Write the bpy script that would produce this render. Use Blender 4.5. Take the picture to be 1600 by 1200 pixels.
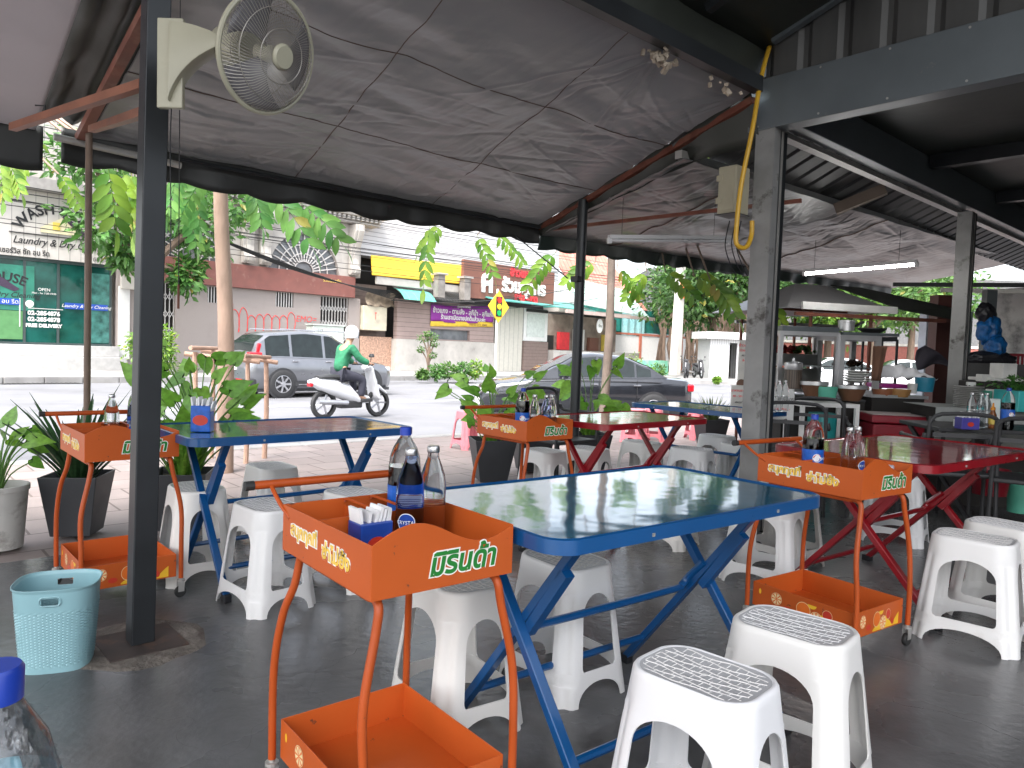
import bpy, bmesh, math, random
from mathutils import Vector, Matrix, noise, Euler
random.seed(7)
for o in list(bpy.data.objects): bpy.data.objects.remove(o)
SC = bpy.context.scene; COL = SC.collection
R = math.radians; PI = math.pi
# ---------------------------------------------------------------- camera
CAMH = 1.2; FPX = 1150.0; PITCH = math.atan(54/1150); ROLL = R(2.0)
fw = Vector((0, math.cos(PITCH), -math.sin(PITCH))); r0 = Vector((1, 0, 0)); u0 = r0.cross(fw)
rt = math.cos(ROLL)*r0 + math.sin(ROLL)*u0; up = -math.sin(ROLL)*r0 + math.cos(ROLL)*u0
cd = bpy.data.cameras.new('camera'); cam = bpy.data.objects.new('camera', cd); COL.objects.link(cam)
cam.matrix_world = Matrix(((rt.x, up.x, -fw.x, 0), (rt.y, up.y, -fw.y, 0), (rt.z, up.z, -fw.z, CAMH), (0, 0, 0, 1)))
cd.sensor_width = 36; cd.lens = 36*FPX/1600; cd.clip_start = .05; cd.clip_end = 3000
SC.camera = cam
# ---------------------------------------------------------------- world + sun
W = bpy.data.worlds.new("World"); SC.world = W; W.use_nodes = True
nt = W.node_tree; bg = nt.nodes['Background']
sky = nt.nodes.new('ShaderNodeTexSky'); sky.sky_type = 'NISHITA'; sky.sun_disc = False
SUN_EL, SUN_AZ = 58, 200          # azimuth clockwise from +Y (behind and a little left of the camera)
sky.sun_elevation = R(SUN_EL); sky.sun_rotation = R(SUN_AZ); sky.air_density = 1.0; sky.dust_density = 4.0; sky.ozone_density = 1.0
hs = nt.nodes.new('ShaderNodeHueSaturation'); hs.inputs['Saturation'].default_value = .36
nt.links.new(sky.outputs[0], hs.inputs['Color']); nt.links.new(hs.outputs[0], bg.inputs[0]); bg.inputs[1].default_value = .15
sl = bpy.data.lights.new('sun', 'SUN'); so = bpy.data.objects.new('sun', sl); COL.objects.link(so)
sl.energy = 1.2; sl.angle = R(30); sl.color = (1, .98, .95)
sd = Vector((math.sin(R(SUN_AZ))*math.cos(R(SUN_EL)), math.cos(R(SUN_AZ))*math.cos(R(SUN_EL)), math.sin(R(SUN_EL))))
so.rotation_euler = sd.to_track_quat('Z', 'Y').to_euler()
SC.view_settings.view_transform = 'Standard'; SC.view_settings.look = 'None'; SC.view_settings.exposure = 2.15; SC.view_settings.gamma = 1
SC.cycles.max_bounces = 10; SC.cycles.diffuse_bounces = 5; SC.cycles.glossy_bounces = 4; SC.cycles.transmission_bounces = 8; SC.cycles.transparent_max_bounces = 12
SC.cycles.caustics_refractive = False; SC.cycles.caustics_reflective = False; SC.cycles.sample_clamp_indirect = 6
# ---------------------------------------------------------------- frames: the canopy's grid (u along the eave, v towards the street) and the far side's
def ray(x, y): return fw + rt*((x-800)/FPX) - up*((y-600)/FPX)
C0 = Vector((0, 0, CAMH))
def frame(th): t = R(th); return Vector((math.sin(t), math.cos(t), 0)), Vector((-math.cos(t), math.sin(t), 0))
TR, TS = 48.0, 43.7
sR, nR = frame(TR); sS, nS = frame(TS)
RZ = R(90-TR); SZ = R(90-TS)
def RW(u, v, z=0): return sR*u + nR*v + Vector((0, 0, z))
def SW(u, v, z=0): return sS*u + nS*v + Vector((0, 0, z))
def PZ(x, y, z=0): d = ray(x, y); return C0 + d*((z-CAMH)/d.z)
def PY(x, y, Y): d = ray(x, y); return C0 + d*(Y/d.y)
def PS(x, y, v):
    d = ray(x, y); p = C0 + d*(v/d.dot(nS)); return p.dot(sS), p.z
# ---------------------------------------------------------------- materials
MATS = {}
def pm(name, col, rough=.5, metal=0, var=.12, vs=6, bump=0, bs=40, stripe=None, trans=0, emit=0, alpha=None, coat=0, ior=None, dirt=None, sss=0, stretch=None, spec=None, worldc=False, rv=.25, rnd_tint=None):
    """procedural principled material: noise tint, bump, optional grooves stripe=(axis,period,width,dark), dirt=(colour,scale,lo,hi)"""
    if name in MATS: return MATS[name]
    m = bpy.data.materials.new(name); m.use_nodes = True; t = m.node_tree; N = t.nodes; L = t.links
    b = N['Principled BSDF']; tc = N.new('ShaderNodeTexCoord'); co = tc.outputs['Object']
    if worldc:
        g = N.new('ShaderNodeNewGeometry'); co = g.outputs['Position']
    if stretch:
        mp = N.new('ShaderNodeMapping'); mp.inputs['Scale'].default_value = stretch; L.new(co, mp.inputs[0]); con = mp.outputs[0]
    else: con = co
    n = N.new('ShaderNodeTexNoise'); n.inputs['Scale'].default_value = vs; n.inputs['Detail'].default_value = 5; L.new(con, n.inputs[0])
    rp = N.new('ShaderNodeMapRange'); rp.inputs['From Min'].default_value = .3; rp.inputs['From Max'].default_value = .7
    rp.inputs['To Min'].default_value = 1-var; rp.inputs['To Max'].default_value = 1+var; L.new(n.outputs[0], rp.inputs[0])
    mx = N.new('ShaderNodeMix'); mx.data_type = 'RGBA'; mx.blend_type = 'MULTIPLY'; mx.inputs[0].default_value = 1
    mx.inputs[6].default_value = (*col, 1); L.new(rp.outputs[0], mx.inputs[7]); cur = mx.outputs[2]
    if dirt:
        n2 = N.new('ShaderNodeTexNoise'); n2.inputs['Scale'].default_value = dirt[1]; n2.inputs['Detail'].default_value = 8; n2.inputs['Roughness'].default_value = .65; L.new(con, n2.inputs[0])
        r2 = N.new('ShaderNodeMapRange'); r2.inputs['From Min'].default_value = dirt[2]; r2.inputs['From Max'].default_value = dirt[3]; L.new(n2.outputs[0], r2.inputs[0])
        m2 = N.new('ShaderNodeMix'); m2.data_type = 'RGBA'; m2.inputs[7].default_value = (*dirt[0], 1); L.new(r2.outputs[0], m2.inputs[0]); L.new(cur, m2.inputs[6]); cur = m2.outputs[2]
    if rnd_tint:
        oi = N.new('ShaderNodeObjectInfo'); m5 = N.new('ShaderNodeMix'); m5.data_type = 'RGBA'; m5.blend_type = 'MULTIPLY'; m5.inputs[7].default_value = (*rnd_tint, 1); L.new(oi.outputs['Random'], m5.inputs[0]); L.new(cur, m5.inputs[6]); cur = m5.outputs[2]
    hgt = None
    if stripe:
        ax, per, wd, dk = stripe
        sp = N.new('ShaderNodeSeparateXYZ'); L.new(co, sp.inputs[0])
        a = N.new('ShaderNodeMath'); a.operation = 'DIVIDE'; L.new(sp.outputs['XYZ'.index(ax)], a.inputs[0]); a.inputs[1].default_value = per
        f = N.new('ShaderNodeMath'); f.operation = 'FRACT'; L.new(a.outputs[0], f.inputs[0])
        c = N.new('ShaderNodeMath'); c.operation = 'LESS_THAN'; L.new(f.outputs[0], c.inputs[0]); c.inputs[1].default_value = wd
        m3 = N.new('ShaderNodeMix'); m3.data_type = 'RGBA'; m3.blend_type = 'MULTIPLY'; m3.inputs[7].default_value = (dk, dk, dk, 1)
        L.new(c.outputs[0], m3.inputs[0]); L.new(cur, m3.inputs[6]); cur = m3.outputs[2]; hgt = c.outputs[0]
    L.new(cur, b.inputs['Base Color'])
    rr = N.new('ShaderNodeMapRange'); rr.inputs['To Min'].default_value = max(0, rough*(1-rv)); rr.inputs['To Max'].default_value = min(1, rough*(1+rv))
    L.new(n.outputs[0], rr.inputs[0]); L.new(rr.outputs[0], b.inputs['Roughness'])
    b.inputs['Metallic'].default_value = metal
    if trans: b.inputs['Transmission Weight'].default_value = trans
    if coat: b.inputs['Coat Weight'].default_value = coat; b.inputs['Coat Roughness'].default_value = .06
    if ior: b.inputs['IOR'].default_value = ior
    if spec is not None: b.inputs['Specular IOR Level'].default_value = spec
    if alpha is not None: b.inputs['Alpha'].default_value = alpha
    if emit: b.inputs['Emission Color'].default_value = (1, .98, .95, 1); b.inputs['Emission Strength'].default_value = emit
    if sss: b.inputs['Subsurface Weight'].default_value = sss; b.inputs['Subsurface Radius'].default_value = (.02, .02, .02)
    if bump:
        n3 = N.new('ShaderNodeTexNoise'); n3.inputs['Scale'].default_value = bs; n3.inputs['Detail'].default_value = 4; L.new(con, n3.inputs[0])
        bp = N.new('ShaderNodeBump'); bp.inputs['Strength'].default_value = bump; bp.inputs['Distance'].default_value = .02
        L.new(n3.outputs[0], bp.inputs['Height']); L.new(bp.outputs[0], b.inputs['Normal'])
    MATS[name] = m; return m
def leafmat(name, c1, c2, rough=.4):
    if name in MATS: return MATS[name]
    m = pm(name, c1, rough, var=.0)
    t = m.node_tree; N = t.nodes; L = t.links; b = N['Principled BSDF']
    g = N.new('ShaderNodeNewGeometry'); mx = N.new('ShaderNodeMix'); mx.data_type = 'RGBA'
    mx.inputs[6].default_value = (*c1, 1); mx.inputs[7].default_value = (*c2, 1); L.new(g.outputs['Random Per Island'], mx.inputs[0]); L.new(mx.outputs[2], b.inputs['Base Color'])
    lt_ = N.new('ShaderNodeMath'); lt_.operation = 'GREATER_THAN'; lt_.inputs[1].default_value = .982; L.new(g.outputs['Random Per Island'], lt_.inputs[0])
    mb_ = N.new('ShaderNodeMix'); mb_.data_type = 'RGBA'; mb_.inputs[7].default_value = (.36, .33, .07, 1); L.new(lt_.outputs[0], mb_.inputs[0]); L.new(mx.outputs[2], mb_.inputs[6])
    nz = N.new('ShaderNodeTexNoise'); nz.inputs['Scale'].default_value = 22; nz.inputs['Detail'].default_value = 6; nr = N.new('ShaderNodeMapRange'); nr.inputs['From Min'].default_value = .35; nr.inputs['From Max'].default_value = .65; nr.inputs['To Min'].default_value = .72; nr.inputs['To Max'].default_value = 1.15; L.new(nz.outputs[0], nr.inputs[0])
    mx = N.new('ShaderNodeMix'); mx.data_type = 'RGBA'; mx.blend_type = 'MULTIPLY'; mx.inputs[0].default_value = 1; L.new(mb_.outputs[2], mx.inputs[6]); L.new(nr.outputs[0], mx.inputs[7]); L.new(mx.outputs[2], b.inputs['Base Color'])
    tr = N.new('ShaderNodeBsdfTranslucent'); L.new(mx.outputs[2], tr.inputs[0]); ms = N.new('ShaderNodeMixShader'); ms.inputs[0].default_value = .35
    L.new(b.outputs[0], ms.inputs[1]); L.new(tr.outputs[0], ms.inputs[2]); L.new(ms.outputs[0], N['Material Output'].inputs[0])
    return m
def clothmat(name, col, tw=.25, **k):
    m = pm(name, col, **k); t = m.node_tree; N = t.nodes; L = t.links; b = N['Principled BSDF']
    tr = N.new('ShaderNodeBsdfTranslucent'); tr.inputs[0].default_value = (*[min(1, c*1.6) for c in col], 1)
    ms = N.new('ShaderNodeMixShader'); ms.inputs[0].default_value = tw
    L.new(b.outputs[0], ms.inputs[1]); L.new(tr.outputs[0], ms.inputs[2]); L.new(ms.outputs[0], N['Material Output'].inputs[0]); return m
# ---------------------------------------------------------------- mesh helpers
class MB:
    def __init__(s): s.v = []; s.f = []
    def add(s, vs, fs):
        n = len(s.v); s.v += [Vector(p) for p in vs]; s.f += [tuple(i+n for i in f) for f in fs]; return s
    def xf(s, M):
        s.v = [M @ p for p in s.v]; return s
    def box(s, c, d, rz=0, M=None):
        x, y, z = d[0]/2, d[1]/2, d[2]/2
        vs = [Vector((a*x, b*y, e*z)) for e in (-1, 1) for a, b in ((-1, -1), (1, -1), (1, 1), (-1, 1))]
        T = M if M else Matrix.Rotation(rz, 3, 'Z')
        vs = [T @ p + Vector(c) for p in vs]
        return s.add(vs, [(3, 2, 1, 0), (4, 5, 6, 7), (0, 1, 5, 4), (1, 2, 6, 5), (2, 3, 7, 6), (3, 0, 4, 7)])
    def bb(s, x0, x1, y0, y1, z0, z1): return s.box(((x0+x1)/2, (y0+y1)/2, (z0+z1)/2), (abs(x1-x0), abs(y1-y0), abs(z1-z0)))
    def bar(s, a, b, w, h=None, upv=(0, 0, 1)):
        a = Vector(a); b = Vector(b); d = b-a; L = d.length; d.normalize(); U = Vector(upv)
        if abs(d.dot(U)) > .98: U = Vector((1, 0, 0))
        X = d.cross(U).normalized(); Z = X.cross(d); M = Matrix((X, d, Z)).transposed()
        return s.box((a+b)/2, (w, L, h or w), M=M)
    def tube(s, pts, r, seg=8, caps=True):
        pts = [Vector(p) for p in pts]; n = len(pts); rs = r if isinstance(r, (list, tuple)) else [r]*n
        T = [(pts[min(i+1, n-1)]-pts[max(i-1, 0)]).normalized() for i in range(n)]
        U = Vector((0, 0, 1)) if abs(T[0].z) < .9 else Vector((1, 0, 0)); vs = []
        X = T[0].cross(U).normalized()
        for i in range(n):
            X = (X - T[i]*X.dot(T[i])).normalized(); Y = T[i].cross(X)
            for k in range(seg):
                a = 2*PI*k/seg; vs.append(pts[i] + (X*math.cos(a)+Y*math.sin(a))*rs[i])
        fs = [(i*seg+k, i*seg+(k+1) % seg, (i+1)*seg+(k+1) % seg, (i+1)*seg+k) for i in range(n-1) for k in range(seg)]
        if caps: fs += [tuple(range(seg-1, -1, -1)), tuple((n-1)*seg+k for k in range(seg))]
        return s.add(vs, fs)
    def lathe(s, prof, seg=24, c=(0, 0, 0), caps=True, ell=1.0, sq=2.0):
        vs = []; c = Vector(c)
        for r, z in prof:
            for k in range(seg):
                a = 2*PI*k/seg; ca, sa = math.cos(a), math.sin(a)
                q = 1 if sq == 2 else 1/((abs(ca)**sq+abs(sa)**sq)**(1/sq))
                vs.append(c+Vector((r*ca*q, r*sa*q*ell, z)))
        n = len(prof)
        fs = [(i*seg+k, i*seg+(k+1) % seg, (i+1)*seg+(k+1) % seg, (i+1)*seg+k) for i in range(n-1) for k in range(seg)]
        if caps: fs += [tuple(range(seg-1, -1, -1)), tuple((n-1)*seg+k for k in range(seg))]
        return s.add(vs, fs)
    def prism(s, poly, a0, a1, axis='z'):
        def P(x, y, a): return {'z': (x, y, a), 'y': (x, a, y), 'x': (a, x, y)}[axis]
        n = len(poly); vs = [P(x, y, a0) for x, y in poly]+[P(x, y, a1) for x, y in poly]
        fs = [tuple(range(n-1, -1, -1)), tuple(range(n, 2*n))]+[(i, (i+1) % n, n+(i+1) % n, n+i) for i in range(n)]
        return s.add(vs, fs)
    def grid(s, fn, nu, nv):
        vs = [fn(i/nu, j/nv) for i in range(nu+1) for j in range(nv+1)]
        return s.add(vs, [(i*(nv+1)+j, (i+1)*(nv+1)+j, (i+1)*(nv+1)+j+1, i*(nv+1)+j+1) for i in range(nu) for j in range(nv)])
    def build(s, name, mat=None, parent=None, smooth=False, bevel=0, solid=0, loc=None, rz=None, fix=True, off=0, bseg=2):
        me = bpy.data.meshes.new(name); me.from_pydata([tuple(p) for p in s.v], [], s.f)
        bm = bmesh.new(); bm.from_mesh(me)
        if fix:
            bmesh.ops.recalc_face_normals(bm, faces=bm.faces)
        bm.to_mesh(me); bm.free()
        if mat: me.materials.append(mat)
        o = bpy.data.objects.new(name, me); COL.objects.link(o)
        if solid: md = o.modifiers.new('s', 'SOLIDIFY'); md.thickness = solid; md.offset = off
        if bevel: md = o.modifiers.new('b', 'BEVEL'); md.width = bevel; md.segments = bseg; md.limit_method = 'ANGLE'; md.angle_limit = R(35)
        if solid or bevel: bake(o)
        if smooth:
            for p in o.data.polygons: p.use_smooth = True
            if smooth != 'all':
                try: o.data.set_sharp_from_angle(angle=R(38))
                except Exception: pass
        if parent: o.parent = parent
        if loc is not None: o.location = loc
        if rz is not None: o.rotation_euler = (0, 0, rz)
        return o
def bake(o):
    bpy.context.view_layer.update()
    dg = bpy.context.evaluated_depsgraph_get(); me = bpy.data.meshes.new_from_object(o.evaluated_get(dg)); o.modifiers.clear(); o.data = me
def tag(o, label=None, cat=None, group=None, kind=None):
    if label: o['label'] = label
    if cat: o['category'] = cat
    if group: o['group'] = group
    if kind: o['kind'] = kind
    return o
def thing(name, label, cat, loc=(0, 0, 0), rz=0, group=None):
    o = bpy.data.objects.new(name, None); COL.objects.link(o); o.location = loc; o.rotation_euler = (0, 0, rz); o.empty_display_size = .1
    return tag(o, label, cat, group)
def dup(src, loc, rz=None, label=None, group=None, scale=None):
    def cp(o, par):
        c = o.copy(); COL.objects.link(c); c.parent = par
        for ch in list(o.children): cp(ch, c)
        return c
    r = cp(src, None); r.location = loc
    if rz is not None: r.rotation_euler = (0, 0, rz)
    if label: r['label'] = label
    if group: r['group'] = group
    if scale: r.scale = (scale,)*3 if not isinstance(scale, tuple) else scale
    return r
def text(name, s, size, mat, parent=None, loc=(0, 0, 0), rot=(PI/2, 0, 0), ext=.002, off=0, shear=0, align='CENTER', bend=0, sx=1, space=1.0):
    cu = bpy.data.curves.new(name, 'FONT'); cu.body = s; cu.size = size; cu.extrude = ext; cu.align_x = align; cu.align_y = 'CENTER'; cu.offset = off; cu.shear = shear; cu.resolution_u = 3; cu.space_character = space
    to = bpy.data.objects.new(name, cu); COL.objects.link(to); bpy.context.view_layer.update()
    me = bpy.data.meshes.new_from_object(to.evaluated_get(bpy.context.evaluated_depsgraph_get())); bpy.data.objects.remove(to); bpy.data.curves.remove(cu)
    for v in me.vertices:
        v.co.x *= sx
        if bend: a = v.co.x/bend; rr = bend+v.co.y; v.co.x = rr*math.sin(a); v.co.y = rr*math.cos(a)-bend
    me.materials.clear(); me.materials.append(mat)
    o = bpy.data.objects.new(name, me); COL.objects.link(o); o.parent = parent; o.location = loc; o.rotation_euler = rot
    return o
def rrect(hx, hy, r, n=6):
    pts = []
    for cx, cy, a0 in ((hx-r, hy-r, 0), (-hx+r, hy-r, 90), (-hx+r, -hy+r, 180), (hx-r, -hy+r, 270)):
        for k in range(n+1): a = R(a0+90*k/n); pts.append((cx+r*math.cos(a), cy+r*math.sin(a)))
    return pts
def smoothpath(pts, n=5):
    P = [Vector(p) for p in pts]; out = []
    for i in range(len(P)-1):
        a, b, c, d = P[max(i-1, 0)], P[i], P[i+1], P[min(i+2, len(P)-1)]
        for k in range(n):
            t = k/n; out.append(.5*((2*b)+(c-a)*t+(2*a-5*b+4*c-d)*t*t+(3*b-a-3*c+d)*t**3))
    return out+[P[-1]]
# leaves
def leaf(mb, p, d, nrm, L, w, fold=.15, n=3):
    """a folded, pointed leaf of 2n quads from p along d"""
    d = d.normalized(); x = d.cross(nrm).normalized(); nn = x.cross(d)
    vs = []
    for i in range(n+1):
        t = i/n; ww = w*.5*math.sin(PI*min(1, t*.92+.06))**.8 if 0 < i < n else w*.04; c = p+d*(L*t)-nn*(.18*L*t*t)
        vs += [c-x*ww+nn*ww*fold, c, c+x*ww+nn*ww*fold]
    fs = []
    for i in range(n): a = i*3; fs += [(a, a+1, a+4, a+3), (a+1, a+2, a+5, a+4)]
    mb.add(vs, fs)
def frond(mb, p, d, L, ll, lw, pairs, droop=.5, rnd=random, hang=False):
    """pinnate leaf: drooping rachis with paired leaflets"""
    p = Vector(p); d = Vector(d).normalized(); side = d.cross(Vector((0, 0, 1)))
    side = side.normalized() if side.length > .1 else Vector((1, 0, 0)); pts = []
    for i in range(pairs+2):
        t = i/(pairs+1); pts.append(p+d*(L*t)+Vector((0, 0, -droop*L*t*t)))
    mb.tube(pts, .003, 3, False); az = -PI/2+rnd.uniform(-.8, .8); nf = Vector((math.cos(az), math.sin(az), .15))
    for i in range(1, pairs+2):
        dr = (pts[min(i+1, pairs+1)]-pts[i-1]).normalized(); n = side.cross(dr)
        if i == pairs+1: leaf(mb, pts[i], dr, n, ll, lw); continue
        for s in (-1, 1):
            if hang: q = (dr*.45+dr.cross(nf).normalized()*s*(.8+.2*rnd.random())+Vector((0, 0, -.45-rnd.random()*.2))+Vector((rnd.uniform(-.15, .15), rnd.uniform(-.15, .15), 0))).normalized(); nn = nf
            else: q = (dr*.55+side*s*.85+Vector((0, 0, -.35-rnd.random()*.3))+Vector((rnd.uniform(-.15, .15),)*3)).normalized(); nn = n if n.z > 0 else -n
            leaf(mb, pts[i], q, nn, ll*(.7+.3*math.sin(PI*i/(pairs+1)))*rnd.uniform(.85, 1.1), lw, .2, 4 if hang else 2)
def leafcloud(mb, c, rad, n, size, seed=0, shell=.55, squash=0):
    rnd = random.Random(seed); c = Vector(c); k = 0
    while k < n:
        q = Vector((rnd.gauss(0, 1), rnd.gauss(0, 1), rnd.gauss(0, 1))).normalized()
        lump = .78+.45*noise.noise(q*2.3+Vector((seed*3.1, 0, 0)))
        rr = (shell+(1-shell)*rnd.random()**.6)*lump
        p = c+Vector((q.x*rad[0], q.y*rad[1], q.z*rad[2]))*rr
        if noise.noise(p*(1.6/max(rad)*2)+Vector((seed, 0, 0))) < -.22: k += .3; continue
        d = (q+Vector((rnd.uniform(-1, 1), rnd.uniform(-1, 1), rnd.uniform(-.9, .5)))).normalized()
        nn = (q+Vector((rnd.uniform(-.6, .6), rnd.uniform(-.6, .6), .6))).normalized()
        leaf(mb, p, d, nn, size*rnd.uniform(.7, 1.3), size*.5, .2, 2); k += 1
# ================================================================ SETTING
def slab(name, pts, z0, z1, m):
    mb = MB(); mb.prism([(p[0], p[1]) for p in pts], z0, z1); return tag(mb.build(name, m), kind='structure')
m_road = pm('asphalt', (.175, .175, .185), .8, var=.1, vs=1.5, bump=.15, bs=60, worldc=True, dirt=((.10, .10, .105), .35, .5, .75))
m_tile = pm('pavement_tiles', (.27, .225, .212), .75, var=.14, vs=3, bump=.1, bs=50, dirt=((.24, .2, .18), 1.2, .52, .8))
m_conc = pm('pale_concrete', (.27, .262, .255), .8, var=.2, vs=2, bump=.1, dirt=((.25, .24, .22), .8, .5, .8), worldc=True)
slab('ground', [(-900, -60), (900, -60), (900, 1500), (-900, 1500)], -.5, -.3, pm('earth', (.2, .19, .17), .9))
slab('road', [(-120, -20), (200, -20), (260, 300), (-120, 300)], -.3, -.25, m_road)
def rw2(u, v): p = RW(u, v); return (p.x, p.y)
def sw2(u, v): p = SW(u, v); return (p.x, p.y)
# polished concrete floor with cracks
mf = pm('polished_concrete', (.118, .119, .121), .26, rv=.75, var=.22, vs=1.1, bump=.12, bs=25, worldc=True, dirt=((.05, .05, .05), 1.3, .45, .78))
t = mf.node_tree; N = t.nodes; L = t.links; b = N['Principled BSDF']
vo = N.new('ShaderNodeTexVoronoi'); vo.feature = 'DISTANCE_TO_EDGE'; vo.inputs['Scale'].default_value = .55
g = N.new('ShaderNodeNewGeometry'); nz = N.new('ShaderNodeTexNoise'); nz.inputs['Scale'].default_value = 3; L.new(g.outputs['Position'], nz.inputs[0])
va = N.new('ShaderNodeVectorMath'); va.operation = 'MULTIPLY_ADD'; va.inputs[1].default_value = (.5, .5, .5); L.new(nz.outputs['Color'], va.inputs[0]); L.new(g.outputs['Position'], va.inputs[2]); L.new(va.outputs[0], vo.inputs[0])
ls = N.new('ShaderNodeMath'); ls.operation = 'LESS_THAN'; ls.inputs[1].default_value = .00035; L.new(vo.outputs['Distance'], ls.inputs[0])
mx = N.new('ShaderNodeMix'); mx.data_type = 'RGBA'; src = b.inputs['Base Color'].links[0].from_socket; mx.inputs[7].default_value = (.05, .05, .05, 1)
L.new(ls.outputs[0], mx.inputs[0]); L.new(src, mx.inputs[6]); L.new(mx.outputs[2], b.inputs['Base Color'])
slab('floor', [rw2(-6, -9), rw2(30, -9), rw2(30, 4.55), rw2(-6, 4.55)], -.2, 0, mf)
# near pavement: tiles laid in the canopy's grid
mb = MB(); mb.bb(-20, 60, 4.56, 8.05, -.3, -.02)
pv = tag(mb.build('pavement', m_tile, rz=RZ), kind='structure')
t = m_tile.node_tree; N = t.nodes; L = t.links; b = N['Principled BSDF']
bk = N.new('ShaderNodeTexBrick'); bk.inputs['Scale'].default_value = 1; bk.inputs['Brick Width'].default_value = .4; bk.inputs['Row Height'].default_value = .4; bk.inputs['Mortar Size'].default_value = .008; bk.offset = .5
bk.inputs['Color1'].default_value = (1, 1, 1, 1); bk.inputs['Color2'].default_value = (.86, .84, .84, 1); bk.inputs['Mortar'].default_value = (.45, .42, .4, 1)
tc = N.new('ShaderNodeTexCoord'); L.new(tc.outputs['Object'], bk.inputs[0]); mx = N.new('ShaderNodeMix'); mx.data_type = 'RGBA'; mx.blend_type = 'MULTIPLY'; mx.inputs[0].default_value = 1
src = b.inputs['Base Color'].links[0].from_socket; L.new(src, mx.inputs[6]); L.new(bk.outputs[0], mx.inputs[7]); L.new(mx.outputs[2], b.inputs['Base Color'])
mb = MB()
for i in range(-20, 60): mb.bb(i+.004, i+.996, 8.06, 8.24, -.3, -.01)
tag(mb.build('kerb', m_conc, rz=RZ, bevel=.02), kind='structure')
far_edge = [sw2(-60, 24.6), sw2(29.5, 24.6), (9.2, 38.2), (30, 41), (90, 62)]
slab('far_pavement', far_edge+[(90, 200), (-90, 200)], -.3, -.08, m_conc)
mb = MB()
for i in range(-30, 29): mb.bb(i+.01, i+.99, 24.35, 24.58, -.3, -.05)
tag(mb.build('kerb', m_conc, rz=SZ, bevel=.02), kind='structure')
m_white = pm('road_paint', (.75, .75, .73), .7, var=.15, vs=8)
mb = MB()
for i in range(-4, 12): mb.bb(i*4, i*4+2, 15.0, 15.12, -.25, -.246)
tag(mb.build('road_marking', m_white, rz=SZ), kind='structure')
mb = MB(); mb.bb(4.9, 6.9, 24.0, 24.34, -.25, -.235)
for i in range(16): mb.bb(4.95+i*.12, 5.0+i*.12, 24.03, 24.31, -.235, -.225)
dg_ = mb.build('drain_grate', pm('dark_iron', (.03, .03, .03), .7), rz=SZ); tag(dg_, 'dark iron drain grate in the road against the far kerb', 'drain grate')
mb = MB(); mb.bb(19.6, 20.9, 22.0, 22.5, -.25, -.235)
for i in range(10): mb.bb(19.65+i*.12, 19.7+i*.12, 22.03, 22.47, -.235, -.225)
tag(mb.build('drain_cover', MATS['dark_iron'], rz=SZ), 'small brown drain cover in the road, below the purple banner', 'drain cover')

# ================================================================ FAR SIDE SHOPS (street frame: x = along the street, y = depth, z)
def fac(name, label, cat='building', v=30.5, u=0): return thing(name, label, cat, SW(u, v, 0), SZ)
m_cream = pm('cream_cladding', (.62, .58, .54), .6, var=.05, vs=2, stripe=('X', .36, .04, .25))
m_beige = pm('pebble_wall', (.34, .295, .275), .85, var=.12, vs=60, bump=.3, bs=80, dirt=((.3, .26, .24), 1.2, .5, .8))
m_band = pm('maroon_band', (.22, .085, .07), .7, var=.1, vs=3, dirt=((.35, .22, .18), 2, .6, .85))
m_pale = pm('pale_stone', (.5, .47, .43), .75, var=.12, vs=3, dirt=((.28, .26, .24), 1.5, .5, .8))
m_gls = pm('teal_tinted_glass', (.012, .085, .07), .08, var=.5, vs=1.2)
m_glsg = pm('dull_glass', (.16, .17, .18), .12, var=.3, vs=2)
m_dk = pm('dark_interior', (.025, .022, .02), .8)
m_blk = pm('black_lettering', (.015, .015, .018), .5)
m_wht = pm('white_paint', (.78, .77, .75), .5, var=.05)
m_grn = pm('green_panel', (.10, .26, .10), .4, var=.1)
m_blu = pm('blue_vinyl', (.02, .08, .42), .5)
m_yel = pm('yellow_paint', (.8, .6, .12), .5)
m_steps = pm('grey_step', (.45, .44, .43), .7, var=.1)
m_gate = pm('white_gate', (.6, .58, .56), .5)
# --- laundry
b = fac('laundry_shop', 'laundry shop with cream sign board over a dark teal glass front')
MB().bb(-3, 9.9, .35, 6, .6, 10.5).build('wall', m_pale, b)
w = MB().bb(-3, 9.75, -.05, .3, 3.86, 6.2).build('sign_board', m_cream, b)
MB().bb(-3.2, 9.95, -.55, .34, 6.22, 6.6).build('roof_edge', pm('grey_fascia', (.33, .31, .3), .7), b)
MB().bb(-3, 10, -.9, .3, -.1, .38).bb(-3, 9.9, -.4, .34, .38, .78).build('step', m_steps, b, bevel=.02)
mb = MB()
for x in (-2.9, .2, 3.2, 6.9, 7.95, 9.7): mb.bb(x-.04, x+.04, .06, .2, .8, 3.84)
mb.bb(-3, 9.75, .05, .21, 3.74, 3.85).bb(-3, 9.75, .05, .21, .78, .86)
gf = mb.build('glass_frame', pm('dark_frame', (.05, .07, .07), .4), b)
MB().bb(-2.9, 9.7, .1, .16, .86, 3.74).build('glass_front', m_gls, b)
MB().bb(4.6, 6.85, .07, .09, .95, 1.95).build('lower_panel', m_grn, b)
MB().bb(3.6, 7.2, .065, .08, 1.97, 3.55).build('window_film', pm('teal_film', (.03, .2, .14), .3, var=.3, vs=2), b)
MB().bb(8.95, 9.68, .07, .085, .9, 3.5).build('poster', pm('mottled_teal_poster', (.05, .16, .14), .2, var=.5, vs=4), b)  # mottled teal poster on the right-hand pane
text('lettering', 'WASH & DRY', .5, m_blk, b, (7.85, -.08, 5.62), off=.012, bend=1.35)
mb = MB().prism([(7.35, 4.78), (8.55, 4.78), (8.55, 5.0), (8.1, 5.42), (7.35, 4.95)], -.1, -.07, 'y')
mb.build('house_emblem', pm('cream_emblem', (.75, .68, .45), .5), b)
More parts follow.
